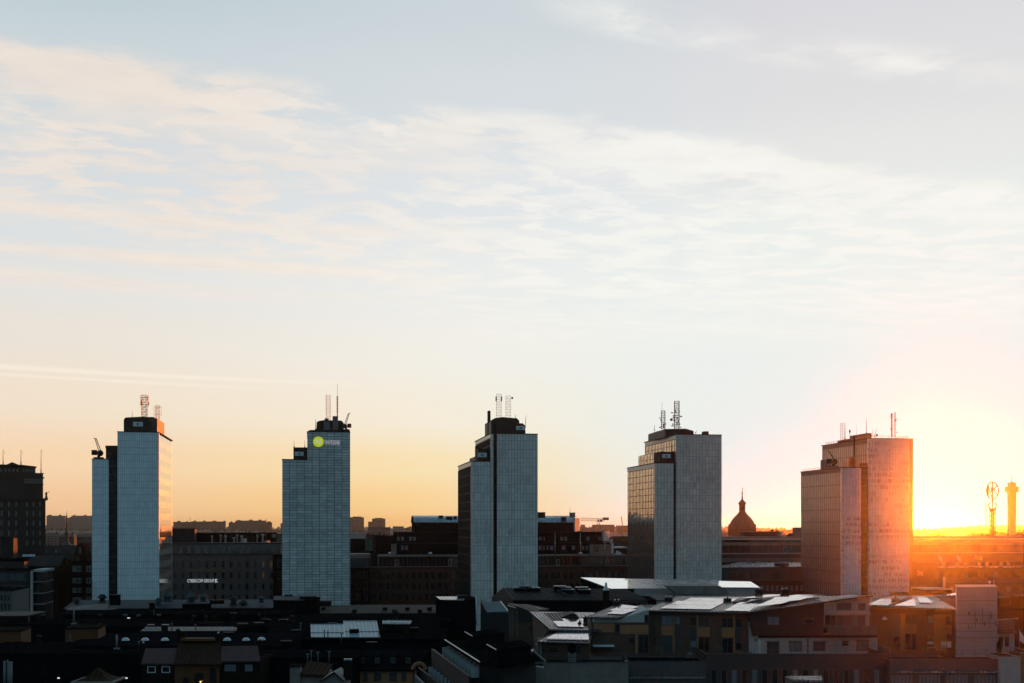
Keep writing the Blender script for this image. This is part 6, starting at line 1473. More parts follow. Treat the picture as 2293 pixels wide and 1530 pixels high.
# glass roofed hall
Yg = 330; f = Fr(1300, Yg, 0); root = thing('glass_roof_hall', 'grey hall with two mirror bright glass roofs between the right high rises', 'hall', f.p(22, 10, 0))
ev4 = lambda q: MB().slab([at(*p) for p in q], .25)
MB().prism([at(1300.5,1294.5,Yg+22), at(1300.5,1310,Yg+22), at(1368,1345,Yg), at(1368,1319.5,Yg)], (.3,0,0)).build('side_wall', 'black_clad', root)
ev4([(1368,1318.5,Yg),(1420,1318,Yg),(1408,1296,Yg+21),(1300,1293.3,Yg+22)]).build('glass_roof', 'glass_clear_roof', root)
wallpoly('wall', 'black_clad', [(1368,1345),(1420,1345),(1420,1318.8),(1368,1318.8)], Yg, 4, root)
pq('tin_roof', 'galvanised_matt' if 'galvanised_matt' in M else 'roof_tin_pale', [(1420.3,1318,Yg),(1520,1318,Yg),(1512,1297,Yg+20),(1408.5,1296.3,Yg+20)], .2, 2.0, root)
wallpoly('wall', 'clad_panel_pale', [(1420.3,1345),(1606,1345),(1606,1318.5),(1420.3,1318.5)], Yg, 4, root)
pq('tin_roof', 'roof_tin_pale', [(1520.5,1316,Yg+2),(1604,1314,Yg+2),(1606,1299,Yg+16),(1513,1297.5,Yg+19)], .2, 2.0, root)
ev4([(1604.5,1315.2,Yg-1),(1702,1315.8,Yg-1),(1681,1302.5,Yg+12),(1606,1301,Yg+12)]).build('glass_roof', 'glass_clear_roof', root)
wallpoly('wall', 'clad_panel_pale', [(1606.3,1345),(1706,1345),(1706,1316.6),(1606.3,1316.2)], Yg-.8, 4, root)
MB().prism([at(1491,1312,Yg-12), at(1500,1318,Yg-12), at(1519,1334,Yg-12), at(1635,1334,Yg-12), at(1627,1321,Yg-12), at(1612,1312.5,Yg-12)], (0,9,0)).build('barrel_hood', 'concrete', root)
pq('lower_roof', 'roof_tin', [(1440,1345,Yg-30),(1760,1340,Yg-30),(1760,1330,Yg-12),(1440,1330,Yg-12)], .3, 1.2, root)
MB().prism([at(1440,1347,Yg-30), at(1760,1342,Yg-30), at(1760,1390,Yg-30), at(1440,1390,Yg-30)], (0,10,0)).build('wall', 'clad_panel_pale', root)

# ---------------- centre: stepped terrace house with white partitions
AT = -52.0
def tf(px, py, Y): return at(px, py, Y)
root = thing('terrace_house', 'dark stepped terrace house with two flat roof boxes in the bottom middle', 'building', at(1080, 1530, 150))
def flat(name, mat, pts, Y4, t, parent, down=0):
    P = [at(px, py, Y) for (px, py), Y in zip(pts, Y4)]; return MB().prism([p-Vector((0,0,t)) for p in P], (0,0,t)).build(name, mat, parent)
# main deck: from front-left edge line (997,1434)->(1075,1484)
zr = at(997,1434,172).z; Yk = lambda py, z: (CAMZ-z)*FPX/(py-HY)
def deck(pts, z, t, mat, name, parent): 
    P = [at(px, py, Yk(py, z)) for px, py in pts]; return MB().prism([p-Vector((0,0,t)) for p in P][::-1], (0,0,t)).build(name, mat, parent)
deck([(997,1434),(1074,1484),(1128,1490),(1205,1474),(1185,1452),(1110,1433)], zr, .35, 'roof_felt', 'roof_deck', root)
deck([(1003,1437),(1074,1483),(1128,1489),(1200,1473),(1180,1452),(1108,1436)], zr-.36, zr-.4, 'clad_dark', 'wall', root)
p, q = at(997,1433.6,Yk(1434,zr)), at(1075,1483.6,Yk(1484,zr)); MB().tube(p+Vector((-.05,-.05,.05)), q+Vector((-.05,-.05,.05)), .09, n=5).build('edge_strip', 'cornice_white', root)
for pts, lab in (([(1041,1415.5),(1058,1425),(1131,1418),(1108,1409)],'left'),([(1090,1443.5),(1111,1455.5),(1192,1446),(1166,1433)],'right')):
    z1 = zr+1.9; r2 = thing('roof_box', lab+' flat topped box on the dark terrace house roof', 'roof house', at(pts[0][0], pts[0][1], Yk(pts[0][1], z1))-Vector((0,0,2)))
    deck(pts, z1, .2, 'roof_felt', 'roof', r2); 
    P = [at(px, py, Yk(py, z1)) for px, py in pts]; c = sum(P, Vector())/4; P = [c+(p-c)*.94-Vector((0,0,.21)) for p in P]; MB().prism([p-Vector((0,0,1.9)) for p in P][::-1], (0,0,1.9)).build('wall', 'black_clad', r2)
    a, b = at(pts[0][0], pts[0][1]-.3, Yk(pts[0][1], z1)), at(pts[1][0], pts[1][1]-.3, Yk(pts[1][1], z1)); MB().tube(a, b, .06, n=5).build('edge_strip', 'cornice_white', r2)
p = at(1127,1434,Yk(1434,zr)); 
# balcony row below the deck edge: parapet and white partitions
def balcony_row(a, b, zb, n, lab, w=1.5, h=1.9):
    """a, b = pixel ends of the partition tops; zb = level of the balcony floor"""
    for k in range(n):
        t_ = k/(n-1); px, py = a[0]+(b[0]-a[0])*t_, a[1]+(b[1]-a[1])*t_; Y = Yk(py, zb+h)
        c = at(px, py, Y); dx_ = w
        m_ = MB().prism([c, c+Vector((dx_,.5,.02)), c+Vector((dx_,.5,-h)), c+Vector((0,0,-h))], (.0,.08,0))
        tag(m_.build('balcony_screen', 'white_partition', None, c-Vector((0,0,h))), lab, 'balcony screen', lab)
balcony_row((990,1450),(1054,1494), zr-2.25, 8, 'white balcony partition in the upper row of the terrace house', 1.0, 1.35)
balcony_row((959,1494),(1012,1530), zr-5.2, 7, 'white balcony partition in the lower row of the terrace house', 1.0, 1.3)
for pts, lab in (([(966,1455),(1046,1513),(1055,1514),(976,1456)], zr-3.0),([(932,1495),(985,1532),(996,1532),(941,1494)], zr-6.2)):
    pass
def parapet(a, b, z, h, lab, mat='clad_dark'):
    p, q = at(a[0], a[1], Yk(a[1], z)), at(b[0], b[1], Yk(b[1], z)); m_ = MB().prism([p, q, q-Vector((0,0,h)), p-Vector((0,0,h))], (.25,.15,0)); m_.prism([p+Vector((-.05,-.05,.003)), q+Vector((-.05,-.05,.003)), q+Vector((.3,.2,.003)), p+Vector((.3,.2,.003))], (0,0,.06))
    tag(m_.build('parapet', mat, None, p-Vector((0,0,h))), lab, 'parapet')
parapet((966,1454),(1050,1516), zr-1.6, 5, 'upper slanting dark parapet of the terrace house balconies'); parapet((932,1493),(1000,1545), zr-4.6, 5, 'lower slanting dark parapet of the terrace house balconies')
parapet((922,1507),(960,1545), zr-5.4, 4, 'pale slanting parapet at the foot of the terrace house', 'concrete')
parapet((1063,1512),(1110,1545), zr-3.0, 3, 'slanting parapet with a bright edge left of the plain concrete wall', 'concrete')
# ribbed skew roof and small buildings beside it
root = thing('ribbed_roof_house', 'small house with a skewed ribbed tin roof beside the plain concrete block', 'house', at(1165,1500,160))
pq('roof', 'roof_tin_pale', [(1150,1486.5,160),(1190,1478,160),(1196,1455,168),(1124,1459,168)], .2, .45, root)
MB().prism([at(1124,1461,168.2), at(1150,1489,160.2), at(1215,1486,160.2), at(1215,1540,160.2), at(1130,1540,168.2)], (0,2,0)).build('wall', 'clad_dark', root)
MB().prism([at(1195,1460,150), at(1222,1483,150), at(1222,1487,150), at(1160,1484,156), at(1161,1482,156)], (0,0,.25)).build('awning', 'concrete_pale', root)
wallpoly('front_wall', 'concrete', [(1157,1545),(1219,1545),(1219,1496),(1160,1487)], 157, 1.5, root)
c = at(1117,1500,150); root = thing('roof_vent', 'small round hooded vent in the courtyard of the terrace house', 'vent', c); MB().lathe(c, [(.3,0),(.3,.4),(.34,.45),(.3,.7),(.15,.85),(0,.9)], 12).build('hood', 'galvanised', root); MB().box(Fr(1117,150), -.4, .4, -.4, .4, c.z-.2, c.z).build('base', 'black_clad', root)
# house between: upper brick with lit slanted edge
Yx = 200; root = thing('skew_roof_house', 'brown house with slanting pale lit roof edges in the middle of the roofs', 'house', at(1150,1430,Yx))
wallpoly('wall', 'brick_brown', [(1140,1440),(1196,1452),(1201,1400),(1196,1372),(1160,1358),(1137,1356)], Yx, 6, root)
wallpoly('side', 'clad_dark', [(1160,1390),(1195,1390),(1195,1374),(1160,1359)], Yx-.3, .25, root)
MB().prism([at(1137,1355.5,Yx-.5), at(1155,1361.5,Yx-.5), at(1196,1372,Yx+2), at(1230,1366,Yx+14), at(1180,1356,Yx+12)], (0,0,.22)).build('roof', 'roof_tin_dark', root)
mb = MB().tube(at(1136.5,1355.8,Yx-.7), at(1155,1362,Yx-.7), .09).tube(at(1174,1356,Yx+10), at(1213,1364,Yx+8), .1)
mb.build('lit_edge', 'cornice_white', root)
Fx = Fr(CX, Yx, 0)
for a, b, c, d in ((1186,1191,1400,1418),(1157,1159.5,1392,1405)): pwin(Fx, a, b, c, d, -.002, root, bars=0)
for px in (1143, 1148, 1157.5): pbox(Fx, px, px+1.4, 1362, 1428, -.12, -.003, 'downpipe', 'concrete', root)
Yx = 225; root = thing('glazed_stair_house', 'pointed house with a big tilted pane at the foot of the middle high rise', 'house', at(1110,1400,Yx))
wallpoly('wall', 'clad_dark', [(1076,1400),(1076,1346),(1090,1372),(1140,1372),(1140,1440),(1076,1425)], Yx, 8, root)
MB().prism([at(1077,1349,Yx+6), at(1119,1349,Yx+6), at(1139,1371,Yx), at(1091,1373,Yx)], (0,0,.15)).build('pane', 'tile_glass', root)
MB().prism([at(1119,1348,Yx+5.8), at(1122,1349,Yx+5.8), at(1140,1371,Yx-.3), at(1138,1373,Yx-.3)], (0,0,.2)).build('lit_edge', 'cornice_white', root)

# ---------------- left of centre: dark blocks, skylights
def darkblock(px0, px1, pt, Y, d, label, wall='black_clad', roof='roof_felt', ang=ANG*0.5, **k):
    return block('flat_roof_house', label, 'building', Fr(px0, Y, ang), px0, px1, pt, None, 0, d, wall, roof, **k)
# long tin roofed house at the feet of the towers
Y = 300; f = Fr(150, Y, 3.0)
root = thing('tin_roof_house', 'long black house with a blue shining tin roof below the left high rises', 'building', f.p(20, 8, 0)); u0, u1 = f.u(146), f.u(614)
ze = f.z(1363, 20); MB().box(f, u0, u1, 0, 16, 0, ze).build('wall', 'black_clad', root)
mb = MB().slab([f.p(u0-.3,-.4,ze+.1), f.p(u1+.3,-.4,ze+.1), f.p(u1+.3,9,ze+2.0-.35), f.p(u0-.3,9,ze+2.0-.35)], .15, .7); mb.slab([f.p(u1+.3,17,ze), f.p(u0-.3,17,ze), f.p(u0-.3,9,ze+1.66), f.p(u1+.3,9,ze+1.66)], .15, 0)
mb.build('roof', 'roof_tin', root)
for k, (px, py, s_) in enumerate(((171,1346,1.0),(229,1340,1.3),(355,1345,1.0),(375,1338,1.6),(428,1340,1.5),(455,1338,1.2),(523,1344,1.2),(545,1352,1.2),(585,1340,1.0))):
    c = at(px, py+6, Y+5); root = thing('mushroom_vent', ['leftmost low','squat stepped','small sloping','large sunlit','broad flat topped','second broad','dark wide','dark round shouldered','rightmost pale'][k]+' roof cowl along the blue tin roof', 'vent', c)
    MB().lathe(c, [(.55*s_,-.3),(.55*s_,.5*s_),(1.0*s_,.55*s_),(1.0*s_,.7*s_),(.55*s_,1.15*s_),(.5*s_,1.3*s_),(0,1.35*s_)], 4 if k in (1, 4) else 12, smooth=False).build('cowl', 'roof_tin_dark' if k in (0,1,6,7) else 'roof_tin', root)
    MB().box(Fr(px, Y+5, 3), -.7*s_, .7*s_, -.5*s_, .5*s_, c.z-.4, c.z-.2).build('kerb', 'dark_metal', root)
for px0, px1, a, b, lab in ((408,472,1352,1362,'low long dark hatch on the blue tin roof'),(470,501,1344,1349,'dark slab box on the blue tin roof edge'),(245,268,1332,1352,'dark upright box between two cowls below the leftmost high rise'),(334,345,1350,1362,'small dark stack on the blue tin roof')):
    ventbox(px0, px1, a, b+4, Y-.5, 'black_clad', lab, 'vent', 'dark_metal', 1.6)
r = darkblock(612, 708, 1344, 285, 12, 'tall black block in front of the second high rise', rows=[(1385,1394),(1396,1406)], cols=[(638,650)])
pq('lean_roof', 'roof_tin', [(613,1344,285),(680,1344,285),(690,1335,290),(613,1335,290)], .2, .8, r)
ventbox(638,654,1332,1342,290,'roof_plant','dark round vent on the tall black block','vent','roof_tin_dark',2); ventbox(672,708,1336,1346,286,'black_clad','dark flat box at the right of the tall black block','vent','dark_metal',6)
Y = 300; f = Fr(708, Y, 3); root = thing('tin_roof_house', 'black house with a low grey tin roof right below the second high rise', 'building', f.p(15, 8, 0)); u0, u1 = f.u(708), f.u(985); ze = f.z(1374, 15)
MB().box(f, u0, u1, 0, 14, 0, ze).build('wall', 'black_clad', root); MB().slab([f.p(u0,-.3,ze+.1), f.p(u1,-.3,ze+.1), f.p(u1,10,ze+1.5), f.p(u0,10,ze+1.5)], .2, 1.2).build('roof', 'roof_tin_dark', root)
for k, px in enumerate((724,793,862,883,912,940,962)): ventbox(px-4, px+5, 1360+(k % 2)*5, 1372, Y+4-(k % 2)*3, 'black_clad', ['first','second','third','fourth','fifth','sixth','seventh'][k]+' low box from the left on the grey tin roof', 'vent', 'dark_metal', 1)
ventbox(708,742,1346,1359,296,'roof_tin_dark','slanting grey box at the foot of the second high rise','vent','roof_tin',4)
r = darkblock(978, 1066, 1343, 262, 12, 'black block with a slanting tin lid before the middle high rise')
pq('lean_roof', 'roof_tin_pale', [(985,1343,262),(1040,1343,262),(1034,1336,268),(976,1336,268)], .2, .8, r); ventbox(1026,1046,1334,1343,264,'roof_plant','dark hump vent on the black block before the middle high rise','vent','roof_plant',2)
MB().tube(at(1066,1338,262), at(1067,1400,262), .1).build('downpipe', 'panel_white', r)
# body of dark houses filling the centre-left, with skylights
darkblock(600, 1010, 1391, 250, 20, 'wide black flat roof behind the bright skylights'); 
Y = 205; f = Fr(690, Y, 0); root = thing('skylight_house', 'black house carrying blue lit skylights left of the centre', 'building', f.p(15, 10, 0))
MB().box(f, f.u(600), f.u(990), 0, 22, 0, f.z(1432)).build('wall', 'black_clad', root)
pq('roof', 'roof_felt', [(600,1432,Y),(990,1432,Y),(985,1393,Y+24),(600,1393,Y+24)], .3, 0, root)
def skylight(pts, ribs, lab, mat='glass_blind'):
    P = [at(*p) for p in pts]; root = thing('skylight', lab, 'skylight', P[0]-Vector((0,0,.5)))
    MB().prism([p-Vector((0,0,.6)) for p in P][::-1], (0,0,.55)).build('kerb', 'black_clad', root)
    MB().slab(P, .04).build('glazing', mat, root)
    mb = MB(); 
    for i in range(ribs+1): mb.tube(P[0].lerp(P[1], i/ribs)+Vector((0,0,.03)), P[3].lerp(P[2], i/ribs)+Vector((0,0,.03)), .035, n=4)
    for t_ in (0, .35, 1): mb.tube(P[0].lerp(P[3], t_)+Vector((0,0,.05)), P[1].lerp(P[2], t_)+Vector((0,0,.05)), .07, n=4)
    mb.build('glazing_bar', 'galvanised', root)
skylight([(697,1428,Y+2),(772,1428,Y+2),(769,1398,Y+11),(696,1398,Y+11)], 7, 'left blue skylight with three pale cross rails', 'skylight_glass')
skylight([(773,1428,Y+2),(851,1428,Y+2),(843,1391,Y+13),(769,1391,Y+13)], 9, 'largest blue skylight leaning toward the viewer', 'skylight_glass')
skylight([(857,1398,Y+8),(918,1398,Y+8),(922,1390.5,Y+11),(857,1390.5,Y+11)], 5, 'small flat blue skylight right of the largest one', 'skylight_glass')
# dome skylights on a flat roof
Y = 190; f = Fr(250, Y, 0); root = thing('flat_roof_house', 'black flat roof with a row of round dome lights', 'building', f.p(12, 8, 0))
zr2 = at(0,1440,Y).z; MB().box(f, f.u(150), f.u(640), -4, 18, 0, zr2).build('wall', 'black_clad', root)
for k, px in enumerate((281,325,369.5,416,462,508.5,551,585.5)):
    c = at(px, 1436.5, Y-.6+(.0 if k < 7 else 1)); c.z = zr2+.45; root = thing('dome_light', 'pale blue plastic dome light on the black flat roof', 'dome light', c-Vector((0,0,.45)), 'row of dome lights')
    MB().lathe(c-Vector((0,0,.45)), [(.56,0),(.56,.42),(.62,.45)], 16).build('kerb', 'black_clad', root)
    MB().lathe(c, [(.62,0),(.57,.16),(.44,.32),(.24,.42),(0,.45)], 18).build('dome', 'plastic_dome', root)
# brick-patterned glass tile strip and black storey behind
f = Fr(318, 215, 0); pts = [(314,1414,212),(530,1413,212),(531,1404,219),(326,1404,219)]; P = [at(*p) for p in pts]
root = thing('glass_tile_skylight', 'strip of blue glass tiles on a dark roof', 'roof light', P[0]-Vector((0,0,.3))); MB().slab(P, .25).build('base', 'roof_tin_dark', root)
for r_ in range(3):
    for k in range(16):
        a0, a1 = (k+.06+(r_ % 2)*.4)/16.5, (k+.94+(r_ % 2)*.4)/16.5; b0, b1 = (r_+.1)/3, (r_+.85)/3
        g_ = lambda a, b: P[0].lerp(P[1], a).lerp(P[3].lerp(P[2], a), b)+Vector((0,0,.05)); MB().poly([g_(a0,b0), g_(a1,b0), g_(a1,b1), g_(a0,b1)]).build('glass_tile', 'tile_glass', root)
darkblock(140, 640, 1402, 222, 12, 'black roof carrying the blue glass tiles', ang=0)
for px, py in ((309,1379),(354,1378),(582,1377),(279,1378)): 
    m_ = MB().box(Fr(px-4,262,0), 0, .8, 0, .8, at(0,py+2,262).z, at(0,py-2,262).z); tag(m_.build('skylight_hatch', 'tile_glass', None, at(px,py+2,262)), 'tiny pale blue roof window on the black house wall', 'skylight', 'tiny roof windows below the tin roof')
darkblock(140, 640, 1376, 263, 14, 'plain black house wall under the long blue tin roof', ang=0)
for a, b, y in ((330,346,1399),(362,379,1399)): m_ = MB().slab([at(a,y+1,224), at(b,y+1,224), at(b,y-1.2,226), at(a,y-1.2,226)], .1); tag(m_.build('skylight_hatch', 'tile_glass', None, at(a,y,224)), ('left' if a < 350 else 'right')+' thin flat roof window above the blue glass tiles', 'skylight')
ventbox(443,497,1396,1404,226,'render_yellow','low yellow wall box above the blue glass tiles','roof house','brick_dark',3)
ventbox(570,588,1395,1410,225,'dark_metal','grey slatted box right of the blue glass tiles','vent','dark_metal',2); ventbox(532,552,1397,1404,226,'black_clad','dark box with a lid right of the yellow box','vent','dark_metal',2)
# the yellow and dark houses at the bottom
Y = 165; F5 = Fr(320, Y, 0)
def zz5(py): return CAMZ+(HY-py)/FPX*Y
root = thing('town_house', 'dark house with a plum tiled roof and two white framed square windows', 'house', at(355,1500,Y+2))
MB().box(F5, F5.u(318), F5.u(393), 0, 9, 0, zz5(1485)).build('wall', 'brick_dark', root); pq('roof', 'tile_red_roof', [(316,1486,Y-.5),(398,1486,Y-.5),(399,1451,Y+5),(326,1452,Y+5)], .2, 0, root)
for a in (330, 362): pwin(F5, a, a+19, 1492, 1507, -.002, root, frame='window_frame_white', bars=0, ft=.12)
root = thing('town_house', 'yellow house with arched openings and a brown hipped roof', 'house', at(443,1500,Y+2))
MB().box(F5, F5.u(393.3), F5.u(493), -.5, 9, 0, zz5(1486)).build('wall', 'render_yellow', root)
pq('roof', 'roof_copper', [(390,1487,Y-1),(497,1487,Y-1),(492,1435,Y+7),(401,1435,Y+7)], .2, .7, root)
pbox(F5, 404, 482, 1430, 1436, 6, 7.4, 'ridge_wall', 'render_yellow', root)
def arch(fr, a, b, top, bot, v, parent):
    u0, u1 = fr.u(a, v), fr.u(b, v); z0, z1 = fr.z(bot, u0, v), fr.z(top, u0, v); r_ = (u1-u0)/2; n_ = 8
    pts = [fr.p(u0,v,z0), fr.p(u1,v,z0)]+[fr.p((u0+u1)/2+r_*math.cos(math.pi*k/n_), v, z1-r_*.7+r_*.7*math.sin(math.pi*k/n_)) for k in range(n_+1)]
    MB().prism([p-fr.V*.06 for p in pts], fr.V*.055).build('arched_window', 'glass_dark', parent)
arch(F5, 409.5, 423, 1517, 1545, -.5, root); arch(F5, 436, 456, 1507, 1545, -.5, root); arch(F5, 469.5, 484, 1495, 1528, -.5, root)
m_ = MB().ball(at(449,1527,Y-1), .1, .1, .1); tag(m_.build('wall_lamp', 'lamp_glow', None, at(449,1527,Y-1)), 'tiny glowing lamp in the arched opening of the yellow house', 'lamp')
root = thing('town_house', 'dark house with a plum tiled roof and two wide blue panes', 'house', at(538,1500,Y+2))
MB().box(F5, F5.u(493.3), F5.u(583), 0, 9, 0, zz5(1480)).build('wall', 'brick_dark', root); pq('roof', 'tile_red_roof', [(495,1481,Y-.5),(583,1480,Y-.5),(577,1446,Y+5),(496,1447,Y+5)], .2, 0, root)
for a, b in ((501,530),(547,567.5)): pwin(F5, a, b, 1486.5, 1505, -.002, root, glass='glass_blind', frame='brick_dark', bars=0)
for px, py, h, lab in ((321,1452,1.4,'brick chimney with a lit cap at the left plum roof'),(406,1418,1.0,'left brown chimney above the brown hipped roof'),(489,1424,1.0,'right brown chimney above the brown hipped roof'),(581,1447,1.6,'brick chimney at the right plum roof')):
    roof_chimney(px, py+14, 172, .9, h, lab, 'brick_dark', 1)
root = thing('courtyard_house', 'cream house with dark windows under a black mansard roof at the bottom', 'house', at(860,1520,175)); f = Fr(800, 175, 0)
MB().box(f, f.u(795), f.u(925), 0, 10, 0, f.z(1499)).build('wall', 'render_ochre', root)
pq('mansard', 'black_clad', [(600,1499,174.6),(930,1499,174.6),(960,1455,181),(590,1455,181)], .3, 0, root)
for a, b in ((813,823),(837,854),(872,889),(899,909)): pwin(f, a, b, 1506, 1526, -.002, root, glass='glass_blue', bars=1)
for k, a in enumerate((765,804,838,873,907)):
    c = at(a+6, 1487, 176); r2 = thing('dormer', ['first','second','third','fourth','fifth'][k]+' dormer window from the left in the black mansard roof', 'dormer', c); ff = Fr(a, 176, 0)
    MB().box(ff, 0, ff.u(a+14), 0, 3.5, ff.z(1488), ff.z(1469)).build('cheek', 'black_clad', r2); pwin(ff, a+1, a+13, 1472, 1486, 0, r2, glass='glass_blue', bars=1)
m_ = MB(); P = [at(939+14*math.cos(a*.3142), 1500-14*math.sin(a*.3142), 168) for a in range(11)]
for a, b in zip(P, P[1:]): m_.tube(a, b, .32, n=6)
tag(m_.build('arch_trim', 'render_ochre', None, P[0]), 'ochre arched trim left of the terrace house balconies', 'arch')
# brown gabled pieces and vents near 650-780, 1480-1530
root = thing('town_house', 'small house with a brown roof and grey walls at the bottom left of centre', 'house', at(690,1520,150)); f = Fr(640, 150, 0)
MB().box(f, f.u(650), f.u(722), 0, 8, 0, f.z(1516)).build('wall', 'concrete', root); pq('roof', 'roof_copper', [(672,1510,149.5),(728,1512,149.5),(745,1487,156),(690,1480,156)], .25, .6, root)
pbox(f, 649, 672, 1494, 1545, -.3, 1.0, 'chimney_stack', 'concrete', root); pbox(f, 647, 674, 1490, 1494, -.5, 1.2, 'chimney_cap', 'brick_dark', root)
root = thing('town_house', 'pale gabled house end at the bottom edge left of centre', 'house', at(745,1530,146))
wallpoly('wall', 'concrete', [(720,1560),(720,1522),(748,1507),(770,1524),(770,1560)], 146, 6, root)
pq('roof', 'roof_copper', [(770,1525,145.6),(772,1528,152),(751,1506,152),(748,1504.5,145.6)], .2, 0, root); pq('roof', 'roof_copper', [(716,1525,145.6),(748,1504.5,145.6),(751,1506,152),(719,1523,152)], .2, 0, root)
roof_chimney(779, 1512, 148, 1.0, 1.6, 'dark chimney with several pipes right of the pale gabled end', 'brick_dark', 4)
for k, (px, py) in enumerate(((689,1474),(697,1466),(712,1470),(737,1468))):
    c = at(px, py, 170); m_ = MB().tube(c-Vector((0,0,1)), c+Vector((0,0,.6)), .06).tube(c+Vector((-.3,0,.6)), c+Vector((.3,0,.6)), .05, n=4); 
    tag(m_.build('roof_pipe', 'pipe_grey', None, c-Vector((0,0,1))), 'thin pale hooked pipe on the dark roofs left of centre', 'pipe', 'hooked pipes on the dark roofs')
darkblock(585, 800, 1472, 172, 8, 'black roof with hooked pipes left of the mansard', ang=0)
# far left bottom
ventbox(146,220,1406,1466,196,'render_yellow','brown yellow plastered roof block in the lower left','roof house','brick_dark',7); ventbox(-30,47,1412,1460,192,'render_yellow','dim yellow plastered block at the lower left edge','roof house','brick_dark',7)
darkblock(-60, 150, 1455, 180, 12, 'black flat roof at the lower left edge', ang=0); darkblock(-60, 316, 1464, 172, 6, 'lowest black roof at the bottom left', ang=0)
root = thing('slate_roof_house', 'grey slanting metal front left under the blue tin roof', 'building', at(190,1390,280)); pq('roof', 'roof_tin', [(148,1366,280),(240,1366,280),(243,1352,290),(160,1358,290)], .2, .8, root)
wallpoly('wall', 'clad_dark', [(146,1420),(242,1420),(242,1366.5),(146,1366.5)], 280.5, 8, root)
f = Fr(0, 240, 4); r = block('flat_roof_house', 'low brown house with a pale roof edge at the left', 'building', f, -40, 60, 1379, None, 0, 12, 'brick_dark', 'dark_metal', cop=.3)
darkblock(-60, 330, 1398, 236, 14, 'black flat roofs filling the lower left', ang=0)
for px, a, b, Y, lab in ((165.5,1354,1396,225,'tall pale pipe with a boxy foot in the lower left'),(261.5,1422,1452,184,'short pale pipe standing on the lower left roofs')):
    c = at(px, b, Y); root = thing('vent_pipe', lab, 'vent pipe', c); MB().tube(c, at(px,a,Y), .16, n=8).build('pipe', 'pipe_grey', root); MB().box(Fr(px,Y), -.42, .42, -.3, .3, c.z-.6, c.z+.05).build('foot_box', 'pipe_grey', root)
for k, (px, w_) in enumerate(((10,.16),(17,.1),(23,.3))):
    c = at(px, 1526, 158); m_ = MB().tube(c-Vector((0,0,1)), at(px, (1482,1479,1484)[k], 158), w_, n=8).tube(at(px,(1482,1479,1484)[k],158), at(px,(1482,1479,1484)[k]-1,158), w_*1.3, n=8)
    tag(m_.build('flue_pipe', 'pipe_grey', None, c-Vector((0,0,1))), ['left','thin middle','thick right'][k]+' upright pale flue at the bottom left corner', 'flue')
c = at(218,1528,152); root = thing('roof_turret', 'dark pyramid turret roof with pale eaves at the bottom left', 'roof turret', c-Vector((0,0,1)))
f = Fr(218,152,0); z0 = f.z(1522); a = f.p(-2.4,-2,z0); b = f.p(2.4,-2,z0); d = f.p(2.4,2.8,z0); e = f.p(-2.4,2.8,z0); t_ = f.p(0,.4,f.z(1494)); m1 = lambda p, k: p+(t_-p)*k+Vector((0,0,-.35*math.sin(k*math.pi)))
mb = MB()
for p, q in ((a,b),(b,d),(d,e),(e,a)):
    for k in range(5): mb.poly([m1(p,k/5), m1(q,k/5), m1(q,(k+1)/5), m1(p,(k+1)/5)])
mb.build('roof', 'roof_copper', root); MB().box(f, -2.6, 2.6, -2.2, 3, z0-.25, z0-.003).build('eaves', 'concrete', root); MB().box(f, -2.2, 2.2, -1.8, 2.6, z0-3, z0-.253).build('wall', 'brick_dark', root)
for px, py, Y, w_, lab in ((47,1452,185,.5,'small bright lamp glint on the lower left roofs'),(160,1457,186,.45,'small bright strip lamp under the yellow plastered block'),(131,1520,156,.25,'tiny bright lamp at the bottom left'),(283,1520,158,.25,'tiny bright lamp right of the pyramid turret'),(288,1385,240,.5,'bright lamp on the black roofs below the leftmost high rise')):
    c = at(px, py, Y); root = thing('roof_lamp', lab, 'lamp', c); MB().box(Fr(px,Y), -w_/2, w_/2, -.1, .1, c.z, c.z+.16).build('tube', 'lamp_white', root); MB().box(Fr(px,Y), -w_/2-.05, w_/2+.05, -.05, .2, c.z-.7, c.z-.01).build('bracket', 'black_clad', root)
for k, px in enumerate((54,61,68,75)): 
    c = at(px, 1245, 460); m_ = MB().lathe(c, [(.6,-.3),(.55,.3),(.3,.55),(0,.62)], 10); tag(m_.build('dome_light', 'plastic_dome', None, c), 'small pale dome light before the old tower', 'dome light', 'dome lights before the old tower')

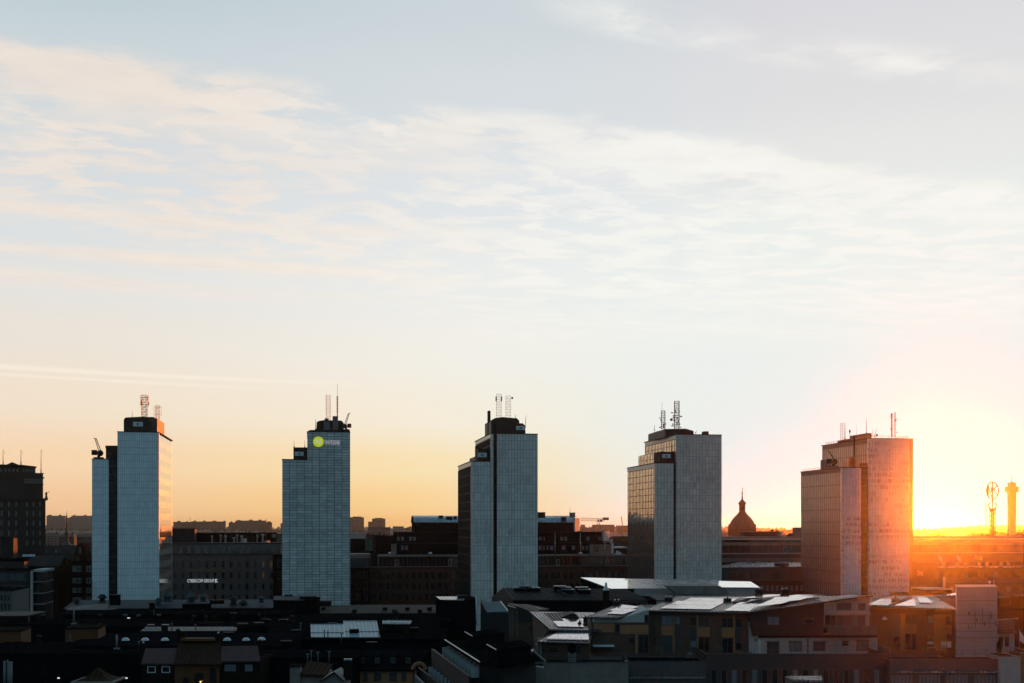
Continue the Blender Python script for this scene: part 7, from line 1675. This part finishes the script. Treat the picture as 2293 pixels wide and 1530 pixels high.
# small clutter on the dark roofs
rr = random.Random(99)
kinds = ['squat dark vent','short capped pipe','low dark hatch','small dark stack']
for i in range(46):
    Y = rr.uniform(176, 262); px = rr.uniform(20, 960); k = i % 4
    zt_ = CAMZ-(1440-HY)/FPX*195
    py = None
    if Y > 236: z0 = at(0,1398,236).z
    elif Y > 222: z0 = at(0,1402,222).z
    elif Y > 186: z0 = zr2
    else: z0 = at(0,1455,180).z
    c = Vector(((px-CX)/FPX*Y, Y, z0-.3))
    f = Fr(px, Y, 4); h = rr.uniform(.7, 1.7)
    root = thing('roof_vent', kinds[k]+' among others on the dark roofs', 'vent', c, kinds[k]+'s on the dark roofs')
    if k == 0: MB().lathe(c, [(.3,0),(.3,h),(.5,h+.05),(.45,h+.3),(0,h+.45)], 10).build('cowl', 'dark_metal', root)
    elif k == 1: MB().tube(c, c+Vector((0,0,h+.4)), .09, n=6).lathe(c, [(.16,h+.4),(.16,h+.52),(0,h+.6)], 8).build('pipe', 'rail_steel', root)
    elif k == 2: MB().box(f, -.8, .8, -.6, .6, c.z, c.z+.65).build('kerb', 'black_clad', root); MB().box(f, -.86, .86, -.66, .66, c.z+.653, c.z+.75).build('lid', 'dark_metal', root)
    else: MB().box(f, -.5, .5, -.4, .4, c.z, c.z+h+.3).box(f, -.58, .58, -.48, .48, c.z+h+.303, c.z+h+.42).build('stack', 'brick_dark', root)

# ================================================================== air
hz = bpy.data.materials.new('haze'); hz.use_nodes = True
t = hz.node_tree; t.nodes.clear()
pv_ = t.nodes.new('ShaderNodeVolumePrincipled'); mo_ = t.nodes.new('ShaderNodeOutputMaterial'); t.links.new(pv_.outputs[0], mo_.inputs['Volume'])
pv_.inputs['Color'].default_value = (.95, .80, .68, 1); pv_.inputs['Density'].default_value = 3.5e-5; pv_.inputs['Anisotropy'].default_value = 0.95
M['haze'] = hz
mb = MB().box(Fr(CX, 0), -9200, 9200, -700, 12100, -2.0, 97)
o = mb.build('haze', 'haze'); tag(o, 'warm evening haze over the city', None, kind='stuff')
